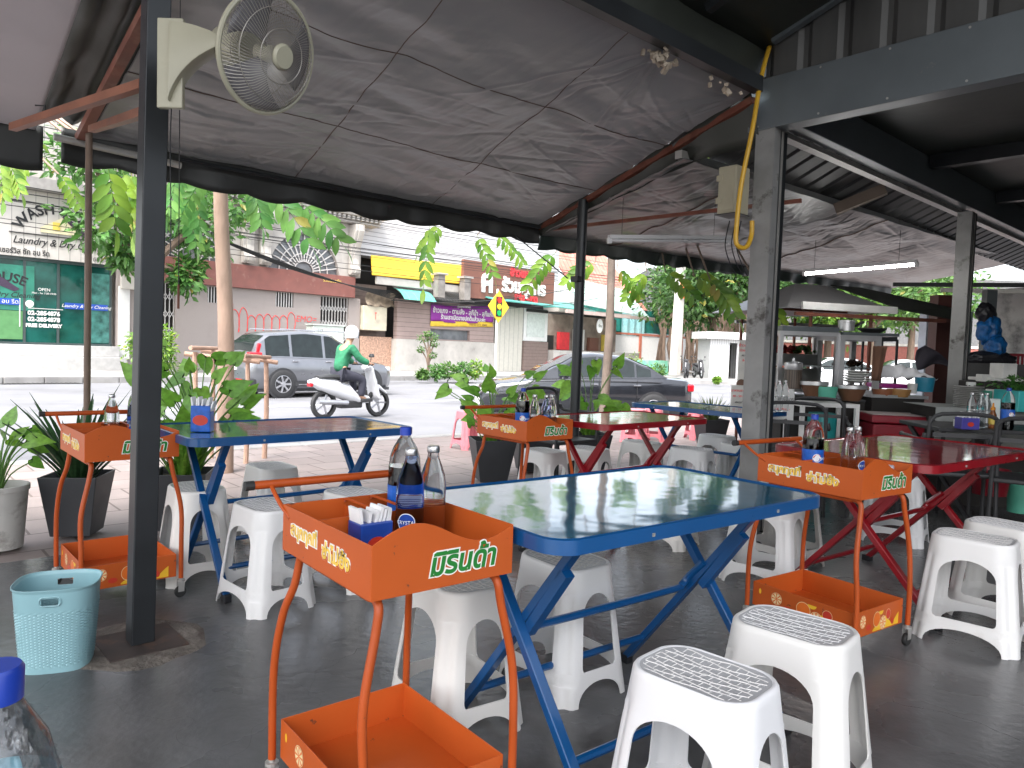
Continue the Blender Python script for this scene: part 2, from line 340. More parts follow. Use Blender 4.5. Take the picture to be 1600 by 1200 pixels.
MB().prism([(8.08, 5.5), (8.9, 4.8), (8.7, 4.74), (8.02, 5.38)], -.13, -.1, 'y').build('emblem_roof', pm('purple_black', (.05, .03, .06), .5), b)
MB().bb(7.72, 7.95, -.12, -.1, 4.9, 5.18).build('emblem_window', m_yel, b)
MB().bb(6.4, 9.5, -.1, -.06, 4.66, 4.69).build('rule_line', m_blk, b)
text('lettering', 'Laundry & Dry Cleaning', .36, m_blk, b, (8.05, -.08, 4.42), shear=.35, sx=.88, off=.004)
text('lettering', 'ร้าน วิลล เซอร์วิส ซัก อบ รีด', .26, m_blk, b, (6.5, -.08, 4.02), sx=.8, off=.005)
text('lettering', 'ซัก อบ', .2, m_blk, b, (9.3, -.08, 4.0))
text('lettering', 'HOUSE', .45, m_blk, b, (6.25, .06, 3.1), off=.01, bend=1.7)
MB().prism([(5.9, 2.9), (6.2, 3.1), (6.75, 2.72), (6.6, 2.62)], .05, .06, 'y').build('emblem_roof', MATS['purple_black'], b)
text('lettering', 'Laundry & Dry Cleaning', .26, m_blk, b, (6.1, .06, 2.5), shear=.3)
MB().bb(5.2, 6.75, .045, .06, 2.15, 2.37).build('blue_strip', m_blu, b)
text('lettering', 'เซอร์วิส ซัก อบ รีด', .2, m_wht, b, (6.0, .04, 2.26))
MB().bb(8.15, 9.6, .045, .06, 2.12, 2.34).build('blue_strip', m_blu, b)
text('lettering', 'Laundry & Dry Cleaning', .17, m_wht, b, (8.88, .04, 2.23), shear=.3)
text('lettering', 'OPEN', .15, m_wht, b, (7.5, .05, 2.75)); text('lettering', 'Mon - Sat 7.00-19.00', .09, m_wht, b, (7.5, .05, 2.62))
for i, s in enumerate(('02-2854876', '02-2854878', 'FREE DELIVERY')): text('lettering', s, .21 if i < 2 else .17, m_wht, b, (7.5, .045, 1.9-i*.22), off=.008)
mb = MB().bb(7.0, 8.1, .045, .055, 2.06, 2.08).bb(6.74, 6.77, .045, .055, 1.4, 2.4); mb.lathe([(.09, 0), (.09, .01)], 16); mb.build('white_rule', m_wht, b)
mb = MB().lathe([(.13, 0), (.13, .012)], 16).xf(Matrix.Translation((7.05, .05, 2.22)) @ Matrix.Rotation(PI/2, 4, 'X')); mb.build('phone_symbol', m_wht, b)
# upper balcony grid
mb = MB()
for x in [i*.4-3 for i in range(33)]: mb.bb(x-.012, x+.012, -.3, -.28, 6.6, 9.8)
for z in (6.9, 7.5, 8.1, 8.7, 9.3): mb.bb(-3, 9.8, -.3, -.28, z-.012, z+.012)
mb.build('balcony_grille', pm('grille_grey', (.2, .2, .2), .5), b)
MB().bb(9.9, 10.9, .0, 5.8, -.1, 9.5).build('pier', m_beige, b)
MB().bb(9.95, 10.35, -.06, 0, .3, 3.1).build('service_door', m_wht, b)
mt = MB().bb(10.0, 10.5, -.25, -.01, 3.0, 3.5); mt.lathe([(.2, 0), (.2, .05)], 16); mt.build('meter', m_pale, b)
# --- stone fronted shophouse
b = fac('stone_shophouse', 'beige shophouse with maroon band, fan windows and carved cornice')
mb = MB()
def wallholes(mb, x0, x1, z0, z1, holes, y0=0, y1=.3):
    """wall panel with rectangular openings"""
    xs = sorted({x0, x1, *[h[0] for h in holes], *[h[1] for h in holes]}); zs = sorted({z0, z1, *[h[2] for h in holes], *[h[3] for h in holes]})
    for i in range(len(xs)-1):
        for j in range(len(zs)-1):
            cx, cz = (xs[i]+xs[i+1])/2, (zs[j]+zs[j+1])/2
            if any(h[0] < cx < h[1] and h[2] < cz < h[3] for h in holes): continue
            mb.bb(xs[i], xs[i+1], y0, y1, zs[j], zs[j+1])
holes = [(11.2, 12.1, .2, 3.36), (13.4, 14.25, 2.72, 3.38), (16.45, 17.35, 2.75, 3.4), (18.75, 20.3, .2, 3.38)]
wallholes(mb, 10.91, 20.95, -.1, 3.42, holes); mb.build('wall', m_beige, b)
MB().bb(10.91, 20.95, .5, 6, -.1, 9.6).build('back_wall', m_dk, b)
MB().bb(10.91, 20.5, -.22, .3, 3.425, 4.42).build('band', m_band, b, bevel=.01)
text('lettering', 'ร่วมมิตรชัย', .22, m_yel, b, (19.2, -.24, 4.12))
# upper wall with two arches: built from vertical strips over the arch curve
mb = MB(); Z0, Z1 = 4.425, 6.95; arcs = [(12.7, 1.75), (17.95, 1.78)]
xs = [10.91+i*(10.04/120) for i in range(121)]
for i in range(120):
    x0, x1 = xs[i], xs[i+1]; zb = []
    for x in (x0, x1):
        z = Z0
        for c, r_ in arcs:
            if abs(x-c) < r_: z = max(z, Z0+math.sqrt(r_*r_-(x-c)**2)*.97)
        zb.append(z)
    mb.add([(x0, .05, zb[0]), (x1, .05, zb[1]), (x1, .05, Z1), (x0, .05, Z1), (x0, .35, zb[0]), (x1, .35, zb[1]), (x1, .35, Z1), (x0, .35, Z1)],
           [(0, 1, 2, 3), (4, 7, 6, 5), (0, 4, 5, 1), (1, 5, 6, 2), (2, 6, 7, 3), (3, 7, 4, 0)])
mb.build('upper_wall', m_pale, b)
for c, r_ in arcs:
    w_ = MB().prism([(c+r_*math.cos(PI*k/24), Z0+r_*.97*math.sin(PI*k/24)) for k in range(25)], .26, .3, 'y').build('fan_window', m_glsg, b)
    mb = MB()
    for k in range(1, 16):
        a = PI*k/16; mb.bar((c+.5*math.cos(a), .2, Z0+.5*math.sin(a)), (c+r_*math.cos(a), .2, Z0+r_*.97*math.sin(a)), .05)
    for rr in (.5, .85, 1.25): mb.tube([(c+rr*math.cos(PI*k/20), .2, Z0+rr*math.sin(PI*k/20)) for k in range(21)], .028, 5)
    mb.build('fan_grille', m_gate, w_)
def corbel(u):
    prof = [(0, 4.55), (-.22, 4.5), (-.36, 4.62), (-.38, 4.8), (-.26, 4.92), (-.2, 5.3), (-.3, 5.8), (-.5, 6.25), (-.62, 6.6), (-.6, 6.9), (0, 6.9)]
    vs = MB(); n = len(prof)
    for s0, s1, e in ((-.24, -.1, .0), (-.1, .1, .05), (.1, .24, 0)):
        pr = [(y-e if y < 0 else y, z) for y, z in prof]; vs.prism(pr, u+s0, u+s1, 'x')
    vs.build('corbel', m_pale, b, bevel=.015)
for u in (11.05, 15.05, 15.85, 20.45): corbel(u)
mb = MB().bb(10.8, 22.2, -.75, .4, 7.45, 7.75).bb(10.85, 22.0, -.62, .4, 7.3, 7.44).bb(10.9, 21.8, -.35, .4, 6.96, 7.1)
mb.build('cornice', m_pale, b, bevel=.03)
mb = MB()
for i in range(42): x = 10.95+i*.26; mb.bb(x, x+.14, -.52, .3, 7.11, 7.29)
mb.build('dentil_row', m_pale, b)
MB().bb(10.9, 20.95, .0, .4, 7.76, 10.2).build('parapet', m_pale, b)
for h in holes[1:3]:
    f = MB().bb(h[0], h[1], .22, .26, h[2], h[3]).build('window', m_dk, b); mb = MB()
    for k in range(7): x = h[0]+.06+k*(h[1]-h[0]-.12)/6; mb.bb(x-.02, x+.02, .05, .09, h[2], h[3])
    mb.build('window_bars', m_gate, f)
for h in (holes[0], holes[3]):
    f = MB().bb(h[0], h[1], .3, .34, h[2], h[3]).build('doorway', m_dk, b); mb = MB(); n = int((h[1]-h[0])/.17)
    for k in range(n+1): x = h[0]+.03+k*(h[1]-h[0]-.06)/n; mb.bb(x-.014, x+.014, .1, .13, h[2], h[3])
    for k in range(n):
        x = h[0]+.03+k*(h[1]-h[0]-.06)/n; dx = (h[1]-h[0]-.06)/n
        for z in (.6, 1.3, 2.0, 2.7): mb.bar((x, .09, z), (x+dx, .09, z+.28), .02); mb.bar((x+dx, .09, z), (x, .09, z+.28), .02)
    mb.build('folding_gate', m_gate, f)
# graffiti: bubble strokes
m_red = pm('red_spray', (.75, .05, .05), .7)
mb = MB(); rnd = random.Random(3); gy = -.012
def gz(x): return 1.6+(x-14.3)*.09
path = []
for i in range(8):
    cx = 14.6+i*.38; h = (.95 if i < 2 else .62)*rnd.uniform(.85, 1.1); w_ = .19
    path = [(cx-w_, gy, gz(cx)-.1), (cx-w_*1.05, gy, gz(cx)+h*.6), (cx-w_*.3, gy, gz(cx)+h), (cx+w_*.7, gy, gz(cx)+h*.8), (cx+w_, gy, gz(cx)+h*.3), (cx+w_*.8, gy, gz(cx)-.1)]
    mb.tube(smoothpath(path, 4), .016, 4)
mb.tube(smoothpath([(14.15, gy, 2.0), (14.4, gy, 2.3), (14.3, gy, 2.6), (14.5, gy, 2.7)], 4), .022, 4)
mb.build('graffiti', m_red, b); text('graffiti', 'EMO=', .4, m_red, b, (18.0, -.015, 2.25), off=-.004, shear=.2)
text('graffiti', 'z', .3, m_red, b, (18.3, -.015, 1.85))
m_bx = pm('grey_green_box', (.5, .55, .5), .5, dirt=((.35, .33, .3), 2, .55, .8))
el = thing('utility_cabinet', 'pale utility cabinet with black tag standing before the beige wall', 'cabinet', SW(18.35, 29.2, -.08), SZ)
MB().bb(-.75, .85, 0, .6, 0, 2.05).build('body', m_bx, el, bevel=.02); MB().bb(-.8, .9, -.05, .65, 2.06, 2.12).build('lid', m_bx, el)
text('tag_mark', '/7', .6, m_blk, el, (-.1, -.01, 1.35), shear=.3); text('number_plate', '117', .2, m_blk, el, (-.4, -.01, 1.8))
# --- restaurant with brown sign
m_sid = pm('silver_siding', (.62, .61, .61), .5, metal=.1, var=.08, vs=1, stripe=('Z', .22, .12, .35))
m_yls = pm('yellow_siding', (.62, .36, .02), .55, var=.08, vs=2, stripe=('Z', .16, .12, .6))
m_wood = pm('mauve_wood_siding', (.36, .27, .245), .7, var=.08, vs=3, stripe=('Z', .24, .1, .5))
m_brn = pm('brown_sign', (.20, .085, .06), .6, var=.08)
b = fac('curry_restaurant', 'low restaurant front with brown sign, yellow band and mauve boards')
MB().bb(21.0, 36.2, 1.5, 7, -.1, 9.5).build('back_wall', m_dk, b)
MB().bb(36.25, 44.3, .2, 5, 3.74, 4.0).build('roof', m_pale, b)
MB().bb(21.05, 36.3, .4, 1.4, 5.62, 13).build('upper_siding', m_sid, b)
mb = MB(); mb.add([(21.3, -.3, 5.55), (27.6, -.3, 5.7), (27.6, -1.3, 4.6), (20.7, -1.3, 4.5)], [(0, 1, 2, 3)]); mb.build('yellow_canopy', m_yls, b, solid=.06)
MB().bb(21.0, 27.6, -1.25, -1.1, 4.1, 4.48).build('gutter', m_pale, b, bevel=.03)
m_tin = pm('tin_roof', (.33, .32, .31), .6, metal=.3, var=.3, vs=2, stripe=('X', .2, .2, .6), dirt=((.15, .13, .12), 1.5, .5, .8))
MB().add([(22.9, .3, 4.35), (27.6, .3, 4.35), (27.6, -1.1, 3.7), (22.9, -1.1, 3.62)], [(0, 1, 2, 3)]).build('tin_roof', m_tin, b, solid=.05)
for u in (24.62, 26.4): 
    c = MB().bb(u-.22, u+.22, -1.8, -1.4, 3.72, 4.85).build('chimney', pm('weathered_concrete', (.24, .22, .2), .9, var=.3, vs=3), b); MB().bb(u-.32, u+.32, -1.9, -1.3, 4.86, 4.95).build('chimney_cap', m_pale, c)
wallholes(mb := MB(), 23.0, 29.95, 1.55, 3.6, [(25.2, 28.05, 1.6, 2.15)], -.3, 0); mb.build('wall', m_wood, b)
MB().bb(25.2, 28.05, -.12, -.08, 1.6, 2.15).build('window', m_glsg, b)
MB().bb(22.9, 30.0, -.38, 0, -.1, 1.54).build('base_wall', m_pale, b)
MB().bb(21.0, 22.95, .6, .9, -.1, 4.2).build('recess_wall', pm('dull_mauve_boards', (.24, .19, .17), .8, stripe=('Z', .2, .12, .6)), b)
MB().bb(21.0, 22.9, .0, .55, -.1, 1.6).build('brick_planter', pm('brick_mosaic', (.45, .28, .2), .8, var=.4, vs=12), b)
MB().bb(21.0, 22.4, -.25, .5, 1.9, 3.1).build('cream_box', pm('cream_box', (.6, .55, .42), .6, dirt=((.35, .3, .24), 3, .5, .8)), b, bevel=.03)
text('box_mark', 'T', .5, m_red, b, (21.7, -.27, 2.6), sx=.4)
mb = MB().grid(lambda a, c: (21.2+a*1.7, -.3+.25*math.sin(c*3), 3.1+.7*c+.05*math.sin(a*17)), 12, 6); mb.build('hanging_tarp', pm('brown_tarp', (.25, .2, .15), .8, var=.4, vs=4), b, smooth='all')
mb = MB().grid(lambda a, c: (22.2+a*2.0, -1.0-.9*c, 4.0-.55*c*c), 8, 6); mb.build('green_awning', pm('sea_green_sheet', (.12, .42, .33), .4, var=.1, stripe=('X', .5, .08, 1.6)), b, solid=.02)
su0, sz0 = PS(723, 464, 29.0); su1, sz1 = PS(867, 426, 29.0); su = su1-su0; sm = (su0+su1)/2; sk = su/7.88; sz0, sz1 = sz0, sz0+2.12*sk
s = MB().bb(su0, su1, -1.5, -1.3, sz0, sz1).build('sign_board', m_brn, b, bevel=.02)
m_rl = pm('red_letters', (.8, .05, .06), .5)
text('lettering', 'ค', 1.75*sk, m_wht, s, (sm-2.1*sk, -1.53, sz0+1.0*sk), off=.07, ext=.04, sx=.95); text('lettering', 'รัวมธุรกร', 1.05*sk, m_wht, s, (sm+1.1*sk, -1.53, sz0+.93*sk), off=.045, ext=.04, sx=1.0)
text('lettering', 'ข้าวแกง', .62*sk, m_rl, s, (sm+.8*sk, -1.53, sz0+1.75*sk), off=.03, ext=.03); text('lettering', 'เย็น - ชุด', .58*sk, m_rl, s, (sm+1.3*sk, -1.53, sz0+.3*sk), off=.03, ext=.03)
m_teal = pm('teal_sheet', (.1, .38, .33), .5, var=.1)
MB().add([(28.0, -.2, 4.3), (37, -.2, 4.3), (37, -2.2, 3.75), (28.0, -2.2, 3.85)], [(0, 1, 2, 3)]).build('teal_canopy', m_teal, b, solid=.06)
MB().add([(35.6, -.2, 6.0), (43, -.2, 5.6), (43, -2.2, 3.7), (35.6, -2.2, 4.1)], [(0, 1, 2, 3)]).build('pale_canopy', pm('pale_green_sheet', (.42, .55, .5), .5, var=.1, stripe=('X', .6, .06, .8)), b, solid=.06)
MB().bb(34, 43.5, -2.35, -2.2, 3.5, 3.72).build('canopy_beam', pm('pinkish_beam', (.45, .35, .32), .6), b)
MB().bb(30.02, 32.3, -.35, -.1, -.1, 3.7).build('folding_shutter', pm('cream_shutter', (.6, .57, .5), .6, var=.06, stripe=('X', .38, .06, .4)), b)
MB().bb(32.35, 34.5, -.4, -.1, 1.75, 3.7).build('cream_panel', m_wht, b); MB().bb(32.6, 34.2, -.44, -.41, 2.0, 3.4).build('notice_board', pm('pale_notice', (.66, .7, .66), .4), b)
MB().bb(32.35, 34.5, -.5, -.1, -.1, 1.72).build('brown_panel', pm('brown_panel', (.22, .16, .14), .7, stripe=('Z', .2, .1, .6)), b)
MB().bb(32.5, 34.4, -.5, -.42, 3.5, 3.68).build('shop_label', m_dk, b)
MB().bb(34.4, 43.5, .9, 1.2, -.1, 3.6).build('inner_wall', pm('inner_wall', (.3, .24, .2), .8, var=.4, vs=1.5), b)
MB().bb(34.6, 43.9, -.9, -.3, -.1, 1.25).build('counter', pm('tiled_counter', (.5, .47, .44), .5, var=.1, vs=3, stripe=('X', 1.1, .03, .6)), b, bevel=.02)
mb = MB().lathe([(.3, 0), (.3, .06)], 20).xf(Matrix.Translation((38.2, -1.6, 2.9)) @ Matrix.Rotation(PI/2, 4, 'X') @ Matrix.Diagonal((1, 1.5, 1, 1))); ov = mb.build('oval_sign', m_wht, b)
text('lettering', 'ร้าน', .25, m_blk, ov, (38.2, -1.68, 2.9))
for i in range(5):
    MB().bb(35.3+i*1.6, 36.3+i*1.6, .6, .85, 1.3, 2.2+.25*(i % 3)).build('shelf_goods', [m_dk, m_rl, m_wht, m_brn, m_yel][i], b)
# purple banner
bn = thing('banner', 'purple and yellow banner with white Thai writing on mauve boards', 'banner', SW(27.45, 30.5-.34, 2.96), SZ)
def bfn(z0, z1): return lambda a, c: (-2.3+4.6*a, -.03+.035*math.sin(a*17+c*3), z0+(z1-z0)*c+(.1*math.sin(a*PI)*-1 if z1 > .5 else 0)+.18*(a-.5))
MB().grid(bfn(-.32, .62), 40, 4).build('cloth', pm('purple_vinyl', (.28, .03, .32), .5, var=.1), bn, solid=.008, smooth='all')
MB().grid(bfn(-.6, -.325), 40, 2).build('yellow_strip', pm('banner_yellow', (.8, .55, .05), .5), bn, solid=.008, smooth='all')
text('lettering', 'ข้าวแกง - ตามสั่ง - สุกี้น้ำ - สุกี้แห้ง', .36, m_wht, bn, (.05, -.09, .17), off=.008, sx=.93)
text('lettering', 'ร้านเราเปิดขายปกติแล้วนะคะ', .32, m_wht, bn, (0, -.09, -.16), off=.008, sx=.93)
text('lettering', '(นนทนาการ)', .2, m_wht, bn, (0, -.09, .47), off=.006); text('lettering', 'โทร 02-211 1044', .2, m_brn, bn, (1.1, -.09, -.46))
# --- red roofed house, painted wall, posts behind
b = fac('red_roof_house', 'house with faded red corrugated roof above green netting', v=33)
m_rr = pm('faded_red_roof', (.55, .2, .15), .7, var=.12, vs=2, stripe=('X', .45, .15, .6), dirt=((.7, .5, .42), 1.2, .55, .8))
MB().add([(39.5, 2.5, 9.2), (47.2, 2.5, 8.9), (49.2, -.4, 4.6), (41.2, -.4, 4.6)], [(0, 1, 2, 3)]).build('roof', m_rr, b, solid=.08)
MB().bb(41, 49, 1.5, 4, 0, 4.5).build('wall', pm('dark_green_net', (.01, .14, .11), .8, var=.25, vs=2), b)
MB().grid(lambda a, c: (40.2+a*14, -.35+.08*math.sin(a*60), 2.85+c*1.75), 60, 3).build('green_net', pm('green_net', (.01, .16, .13), .7, var=.3, vs=3), b, solid=.02)
MB().grid(lambda a, c: (45.6+a*3.0, -.6+.07*math.sin(a*22), 2.2+c*2.3), 16, 3).build('blue_sheet', pm('faded_blue_sheet', (.25, .5, .52), .6, var=.2), b, solid=.02)
w = thing('garden_wall', 'white garden wall with red brick posts and cap below the green net', 'wall', SW(0, 32.0, 0), SZ)
MB().bb(39, 56, 0, .2, -.1, 2.55).build('panel', m_wht, w); mb = MB()
for u in (40.5, 44, 47.5, 50.5, 53.5): mb.bb(u-.17, u+.17, -.06, .26, -.1, 2.6)
mb.bb(39, 56, -.05, .25, 2.6, 2.75); mb.build('brick_post', pm('orange_brick', (.5, .16, .1), .7, var=.15), w)
# guard booth
g_ = PZ(1130, 589, 0)
b = thing('guard_booth', 'small white corrugated guard booth with open door beneath dark trees', 'guard booth', (g_.x, g_.y, -.08), R(8))
m_cor = pm('white_corrugated', (.6, .6, .6), .5, var=.06, stripe=('X', .14, .3, .7))
wallholes(mb := MB(), -1.25, 1.3, 0, 2.3, [(-.05, .42, 0, 2.1), (.6, 1.2, .9, 2.0)], -.8, -.74); mb.bb(-1.25, -1.19, -.73, 1, 0, 2.3).bb(1.24, 1.3, -.73, 1, 0, 2.3).bb(-1.18, 1.23, .94, 1, 0, 2.3)
mb.build('wall', m_cor, b); MB().bb(-1.6, 1.6, -1.15, 1.2, 2.31, 2.72).build('roof_skirt', m_cor, b)
MB().bb(.6, 1.2, -.76, -.75, .9, 2.0).build('window', m_glsg, b); MB().bb(-.05, .42, .0, .05, .1, 2.0).build('inner_shelf', m_dk, b)
for k in range(2): MB().bb(-.95, -.6, -.83, -.81, 1.0+k*.5, 1.4+k*.5).build('notice', m_wht, b)
# poles
def pole(name, px, py, z, h, w0, w1, label, m, lean=0, cat='utility pole'):
    g_ = PZ(px, py, z); t = thing(name, label, cat, (g_.x, g_.y, z), SZ)
    MB().add([(-w0/2, -w0/2, 0), (w0/2, -w0/2, 0), (w0/2, w0/2, 0), (-w0/2, w0/2, 0), (-w1/2+lean, -w1/2, h), (w1/2+lean, -w1/2, h), (w1/2+lean, w1/2, h), (-w1/2+lean, w1/2, h)],
             [(3, 2, 1, 0), (4, 5, 6, 7), (0, 1, 5, 4), (1, 2, 6, 5), (2, 3, 7, 6), (3, 0, 4, 7)]).build('shaft', m, t)
    return t
m_post = pm('concrete_post', (.48, .46, .42), .8, var=.12, vs=3, stretch=(1, 1, .3))
p = pole('utility_pole', 1054, 586, 0, 11, .5, .34, 'concrete utility pole with orange tag beside the guard booth', m_post, lean=.3)
MB().bb(-.25, .2, -.3, -.24, 4.6, 5.6).build('orange_tag', pm('orange_tag', (.8, .2, .05), .6), p)
mb = MB()
for z in (7.5, 8.3): mb.bb(-1.2, 1.4, -.06, .06, z, z+.1)
mb.build('crossarm', m_post, p)
pole('utility_pole', 1252, 575, -.08, 10, .4, .3, 'concrete utility pole just left of the blue road sign', m_post)
pole('utility_pole', 1411, 572, -.08, 10, .42, .3, 'thick pale concrete pole behind the stall at right', m_post)
# traffic light warning sign
q = PZ(773, 592, -.08); t = thing('warning_sign', 'yellow diamond traffic light warning sign on a white pole', 'road sign', (q.x, q.y, -.08), SZ)
hh = (592-452)/FPX*q.y
MB().tube([(0, 0, 0), (0, 0, hh)], .045, 10).build('pole', m_wht, t)
dz = hh-.75; m_sy = pm('sign_yellow', (.85, .5, .03), .4)
MB().prism([(.62, dz), (0, dz+.68), (-.62, dz), (0, dz-.68)], -.1, -.07, 'y').build('plate', m_sy, t)
MB().bb(-.17, .17, -.125, -.1, dz-.42, dz+.42).build('lamp_panel', m_blk, t)
for k, c in enumerate(((.7, .02, .02), (.9, .6, .02), (.0, .35, .08))):
    MB().lathe([(.12, 0), (.12, .02)], 16).xf(Matrix.Translation((0, -.127, dz+.27-k*.27)) @ Matrix.Rotation(PI/2, 4, 'X')).build('lamp_disc', pm('disc%d' % k, c, .4), t)
# blue road sign at right
q = PZ(1262, 580, -.08); t = thing('blue_sign', 'blue road sign with white figure behind the food stall', 'road sign', (q.x, q.y, -.08), R(5))
d_ = q.y; k_ = d_/FPX; base = CAMH+.08
MB().tube([(0, 0, 0), (0, 0, (563-505)*k_+base)], .05, 8).build('pole', m_post, t)
MB().bb(-11*k_, 11*k_, -.08, -.05, (563-545)*k_+base, (563-527)*k_+base).build('plate', pm('sign_blue', (.0, .2, .6), .4), t)
MB().bb(-11*k_, 11*k_, -.08, -.05, (563-525)*k_+base, (563-507)*k_+base).build('plate', MATS['sign_blue'], t)
text('arrow_mark', '➜', 14*k_, m_wht, t, (0, -.1, (563-536)*k_+base)); text('lettering', 'จอดรถ', 7*k_, m_wht, t, (0, -.1, (563-516)*k_+base))
# overhead cables (each a run between far poles)
m_cab = pm('black_cable', (.02, .02, .02), .6)
rnd = random.Random(5)
def cable(p0, p1, sag, r=.012, lab='thin black overhead cable in the sagging bundle before the far shops', grp='overhead cables along the far side'):
    pts = [(Vector(p0)*(1-t)+Vector(p1)*t)+Vector((0, 0, -sag*4*t*(1-t))) for t in [i/24 for i in range(25)]]
    tag(MB().tube(pts, r, 4, False).build('power_cable', m_cab), lab, 'cable', grp)
for i in range(16):
    z = rnd.uniform(5.4, 8.4); cable(SW(-12, 29.4-rnd.random()*.6, z), SW(48, 28.6-rnd.random(), z+rnd.uniform(-.5, .6)), rnd.uniform(.1, .9), rnd.uniform(.009, .018))
for i in range(7):
    cable(SW(11.5+i*.2, 29.9, 5.9-.05*i), SW(22, 29.5, 3.5+.06*i), .15+.05*i, .022, 'black drooping cable crossing the maroon band', 'drooping cables over the maroon band')
for i in range(6):
    cable(SW(22, 29.5, 3.5+.07*i), SW(30.5, 28.8, 3.9+.08*i), .3, .016, 'dark cable strung low over the purple banner', 'cables over the purple banner')
cable(SW(22, 29.4, 3.4), SW(31, 25.4, 4.6), .35, .02, 'pale cable running down to the yellow diamond sign', 'cables at the diamond sign')
cable(SW(26, 29.4, 3.3), SW(36, 27.4, 4.5), .25, .02, 'pale cable running down to the yellow diamond sign', 'cables at the diamond sign')
# ================================================================ CANOPY (u = x, v = y in the canopy frame)
def RT(name, label, cat, u=0, v=0, z=0, rz=0, group=None): return thing(name, label, cat, RW(u, v, z), RZ+R(rz), group)
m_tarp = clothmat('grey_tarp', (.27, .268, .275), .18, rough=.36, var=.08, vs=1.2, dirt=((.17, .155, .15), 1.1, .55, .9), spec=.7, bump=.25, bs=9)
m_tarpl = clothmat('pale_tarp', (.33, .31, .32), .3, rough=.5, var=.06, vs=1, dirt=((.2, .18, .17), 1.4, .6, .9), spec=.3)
m_tarpc = clothmat('darker_grey_tarp', (.17, .17, .172), .12, rough=.34, var=.08, vs=1.2, dirt=((.10, .095, .09), 1.1, .55, .9), spec=.8, bump=.25, bs=9)  # darker copy of the grey tarp, for the lower canopy
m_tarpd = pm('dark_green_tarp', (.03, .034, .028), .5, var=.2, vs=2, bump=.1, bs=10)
m_val = pm('valance_tarp', (.03, .031, .030), .45, var=.25, vs=3, bump=.15, bs=8)
m_steel = pm('dark_steel_paint', (.022, .025, .028), .4, metal=.2, var=.2, vs=4, dirt=((.12, .09, .07), 9, .68, .8))
m_steel2 = pm('grey_blue_steel', (.135, .155, .167), .38, metal=.3, var=.1, vs=3, dirt=((.25, .24, .22), 14, .66, .8))
m_rust = pm('rust_red_steel', (.17, .055, .035), .6, metal=.2, var=.3, vs=6, dirt=((.28, .15, .1), 5, .5, .8))
m_galv = pm('galvanised', (.42, .41, .39), .45, metal=.5, var=.15, vs=3, dirt=((.2, .15, .1), 4, .58, .8))
m_peel = pm('peeling_grey_paint', (.25, .25, .245), .5, metal=.1, var=.2, vs=5, dirt=((.06, .055, .05), 2.5, .55, .62))
def zt(v): return 2.975-.224*(v-2.7)
def wr(u, v, k=1.0):
    p = Vector((u*1.0+v*.5, v*5-u*1.3, 3.3)); a = noise.noise(p*1.1); b_ = noise.noise(Vector((u*9+v*2.2, v*1.6, 1.7)))
    c_ = noise.noise(Vector((u*3.1-v*1.2, v*13+u*4, 7.7)))
    d_ = noise.noise(Vector((u*1.3+v*.6, v*8-u*2.0, 5.1)))
    e_ = noise.noise(Vector((u*21+v*5, v*2.1, 9.3)))*max(0, noise.noise(Vector((u*1.1, v*1.3, 4.4)))+.35)
    return k*(.026*a+.007*abs(b_)+.003*abs(c_)+.004*abs(e_))
def sagf(t, n): return -abs(math.sin(PI*t*n))
import numpy as np
def creases(spec, seed):
    rnd = random.Random(seed); out = []
    for (u, v, su, sv, ang, dang, n, l0, l1, amp) in spec:
        for _ in range(n):
            a = R(ang+rnd.uniform(-dang, dang)); out.append((u+rnd.uniform(-su, su), v+rnd.uniform(-sv, sv), math.cos(a), math.sin(a), rnd.uniform(l0, l1), rnd.uniform(.010, .03), rnd.uniform(.35, 1)*amp*rnd.choice((1, 1, -1)), rnd.uniform(-.25, .25)))
    return out
def crz(cl, U, V):
    Z = np.zeros_like(U)
    for (u, v, cx, cy, L_, w, a, bend) in cl:
        s_ = (U-u)*cx+(V-v)*cy; q_ = -(U-u)*cy+(V-v)*cx; t_ = s_/L_
        inside = (t_ > 0) & (t_ < 1); tt = np.clip(t_, 0, 1); q_ = q_-bend*L_*tt*(1-tt)*.6
        Z += np.where(inside, a*np.sin(np.pi*tt**.6)*np.exp(-(q_/(w*(.5+tt)))**2), 0)
    return Z
def tarp(name, label, uf, v0, v1, zf, m, nu, nv, sag=.04, k=1.0, bays=(3, 2), cl=()):
    t = RT(name, label, 'canopy')
    def f(a, c):
        v = v0+(v1-v0)*c; ua, ub = uf(v); u = ua+(ub-ua)*a
        e = min(1, 8*min(a, 1-a))*min(1, 8*min(c, 1-c))
        return (u, v, zf(u, v)+e*(sag*(sagf(a, bays[0])*.5+sagf(c, bays[1])*.5))+wr(u, v, k)*(.4+.6*e))
    g_ = MB().grid(f, nu, nv)
    if cl:
        cl = [c[:6]+(c[6]*.7, c[7]) for c in cl]; U = np.array([p.x for p in g_.v]); V = np.array([p.y for p in g_.v]); Z = crz(cl, U, V)
        for p, dz in zip(g_.v, Z): p.z += float(dz)
    g_.build('cloth', m, t, smooth='all', solid=.003, fix=False)
    return t, f
def valance(t, u0, u1, v, zf, h, per, amp, seed, m=None):
    n = int((u1-u0)*46)
    def f(a, c):
        u = u0+(u1-u0)*a; hh = h*(1+.18*noise.noise(Vector((u*1.2, seed, 0))))+amp*(abs(math.sin(PI*u/per))-.5)
        w = .03*noise.noise(Vector((u*4, seed, 2)))+.012*math.sin(u*11+seed)
        return (u, v+w*(.3+c)+.02*c, zf(u)-hh*c)
    MB().grid(f, n, 5).build('valance', m or m_val, t, smooth='all', solid=.003, fix=False)
uR = lambda v: 4.5+(v-2.7)*.188
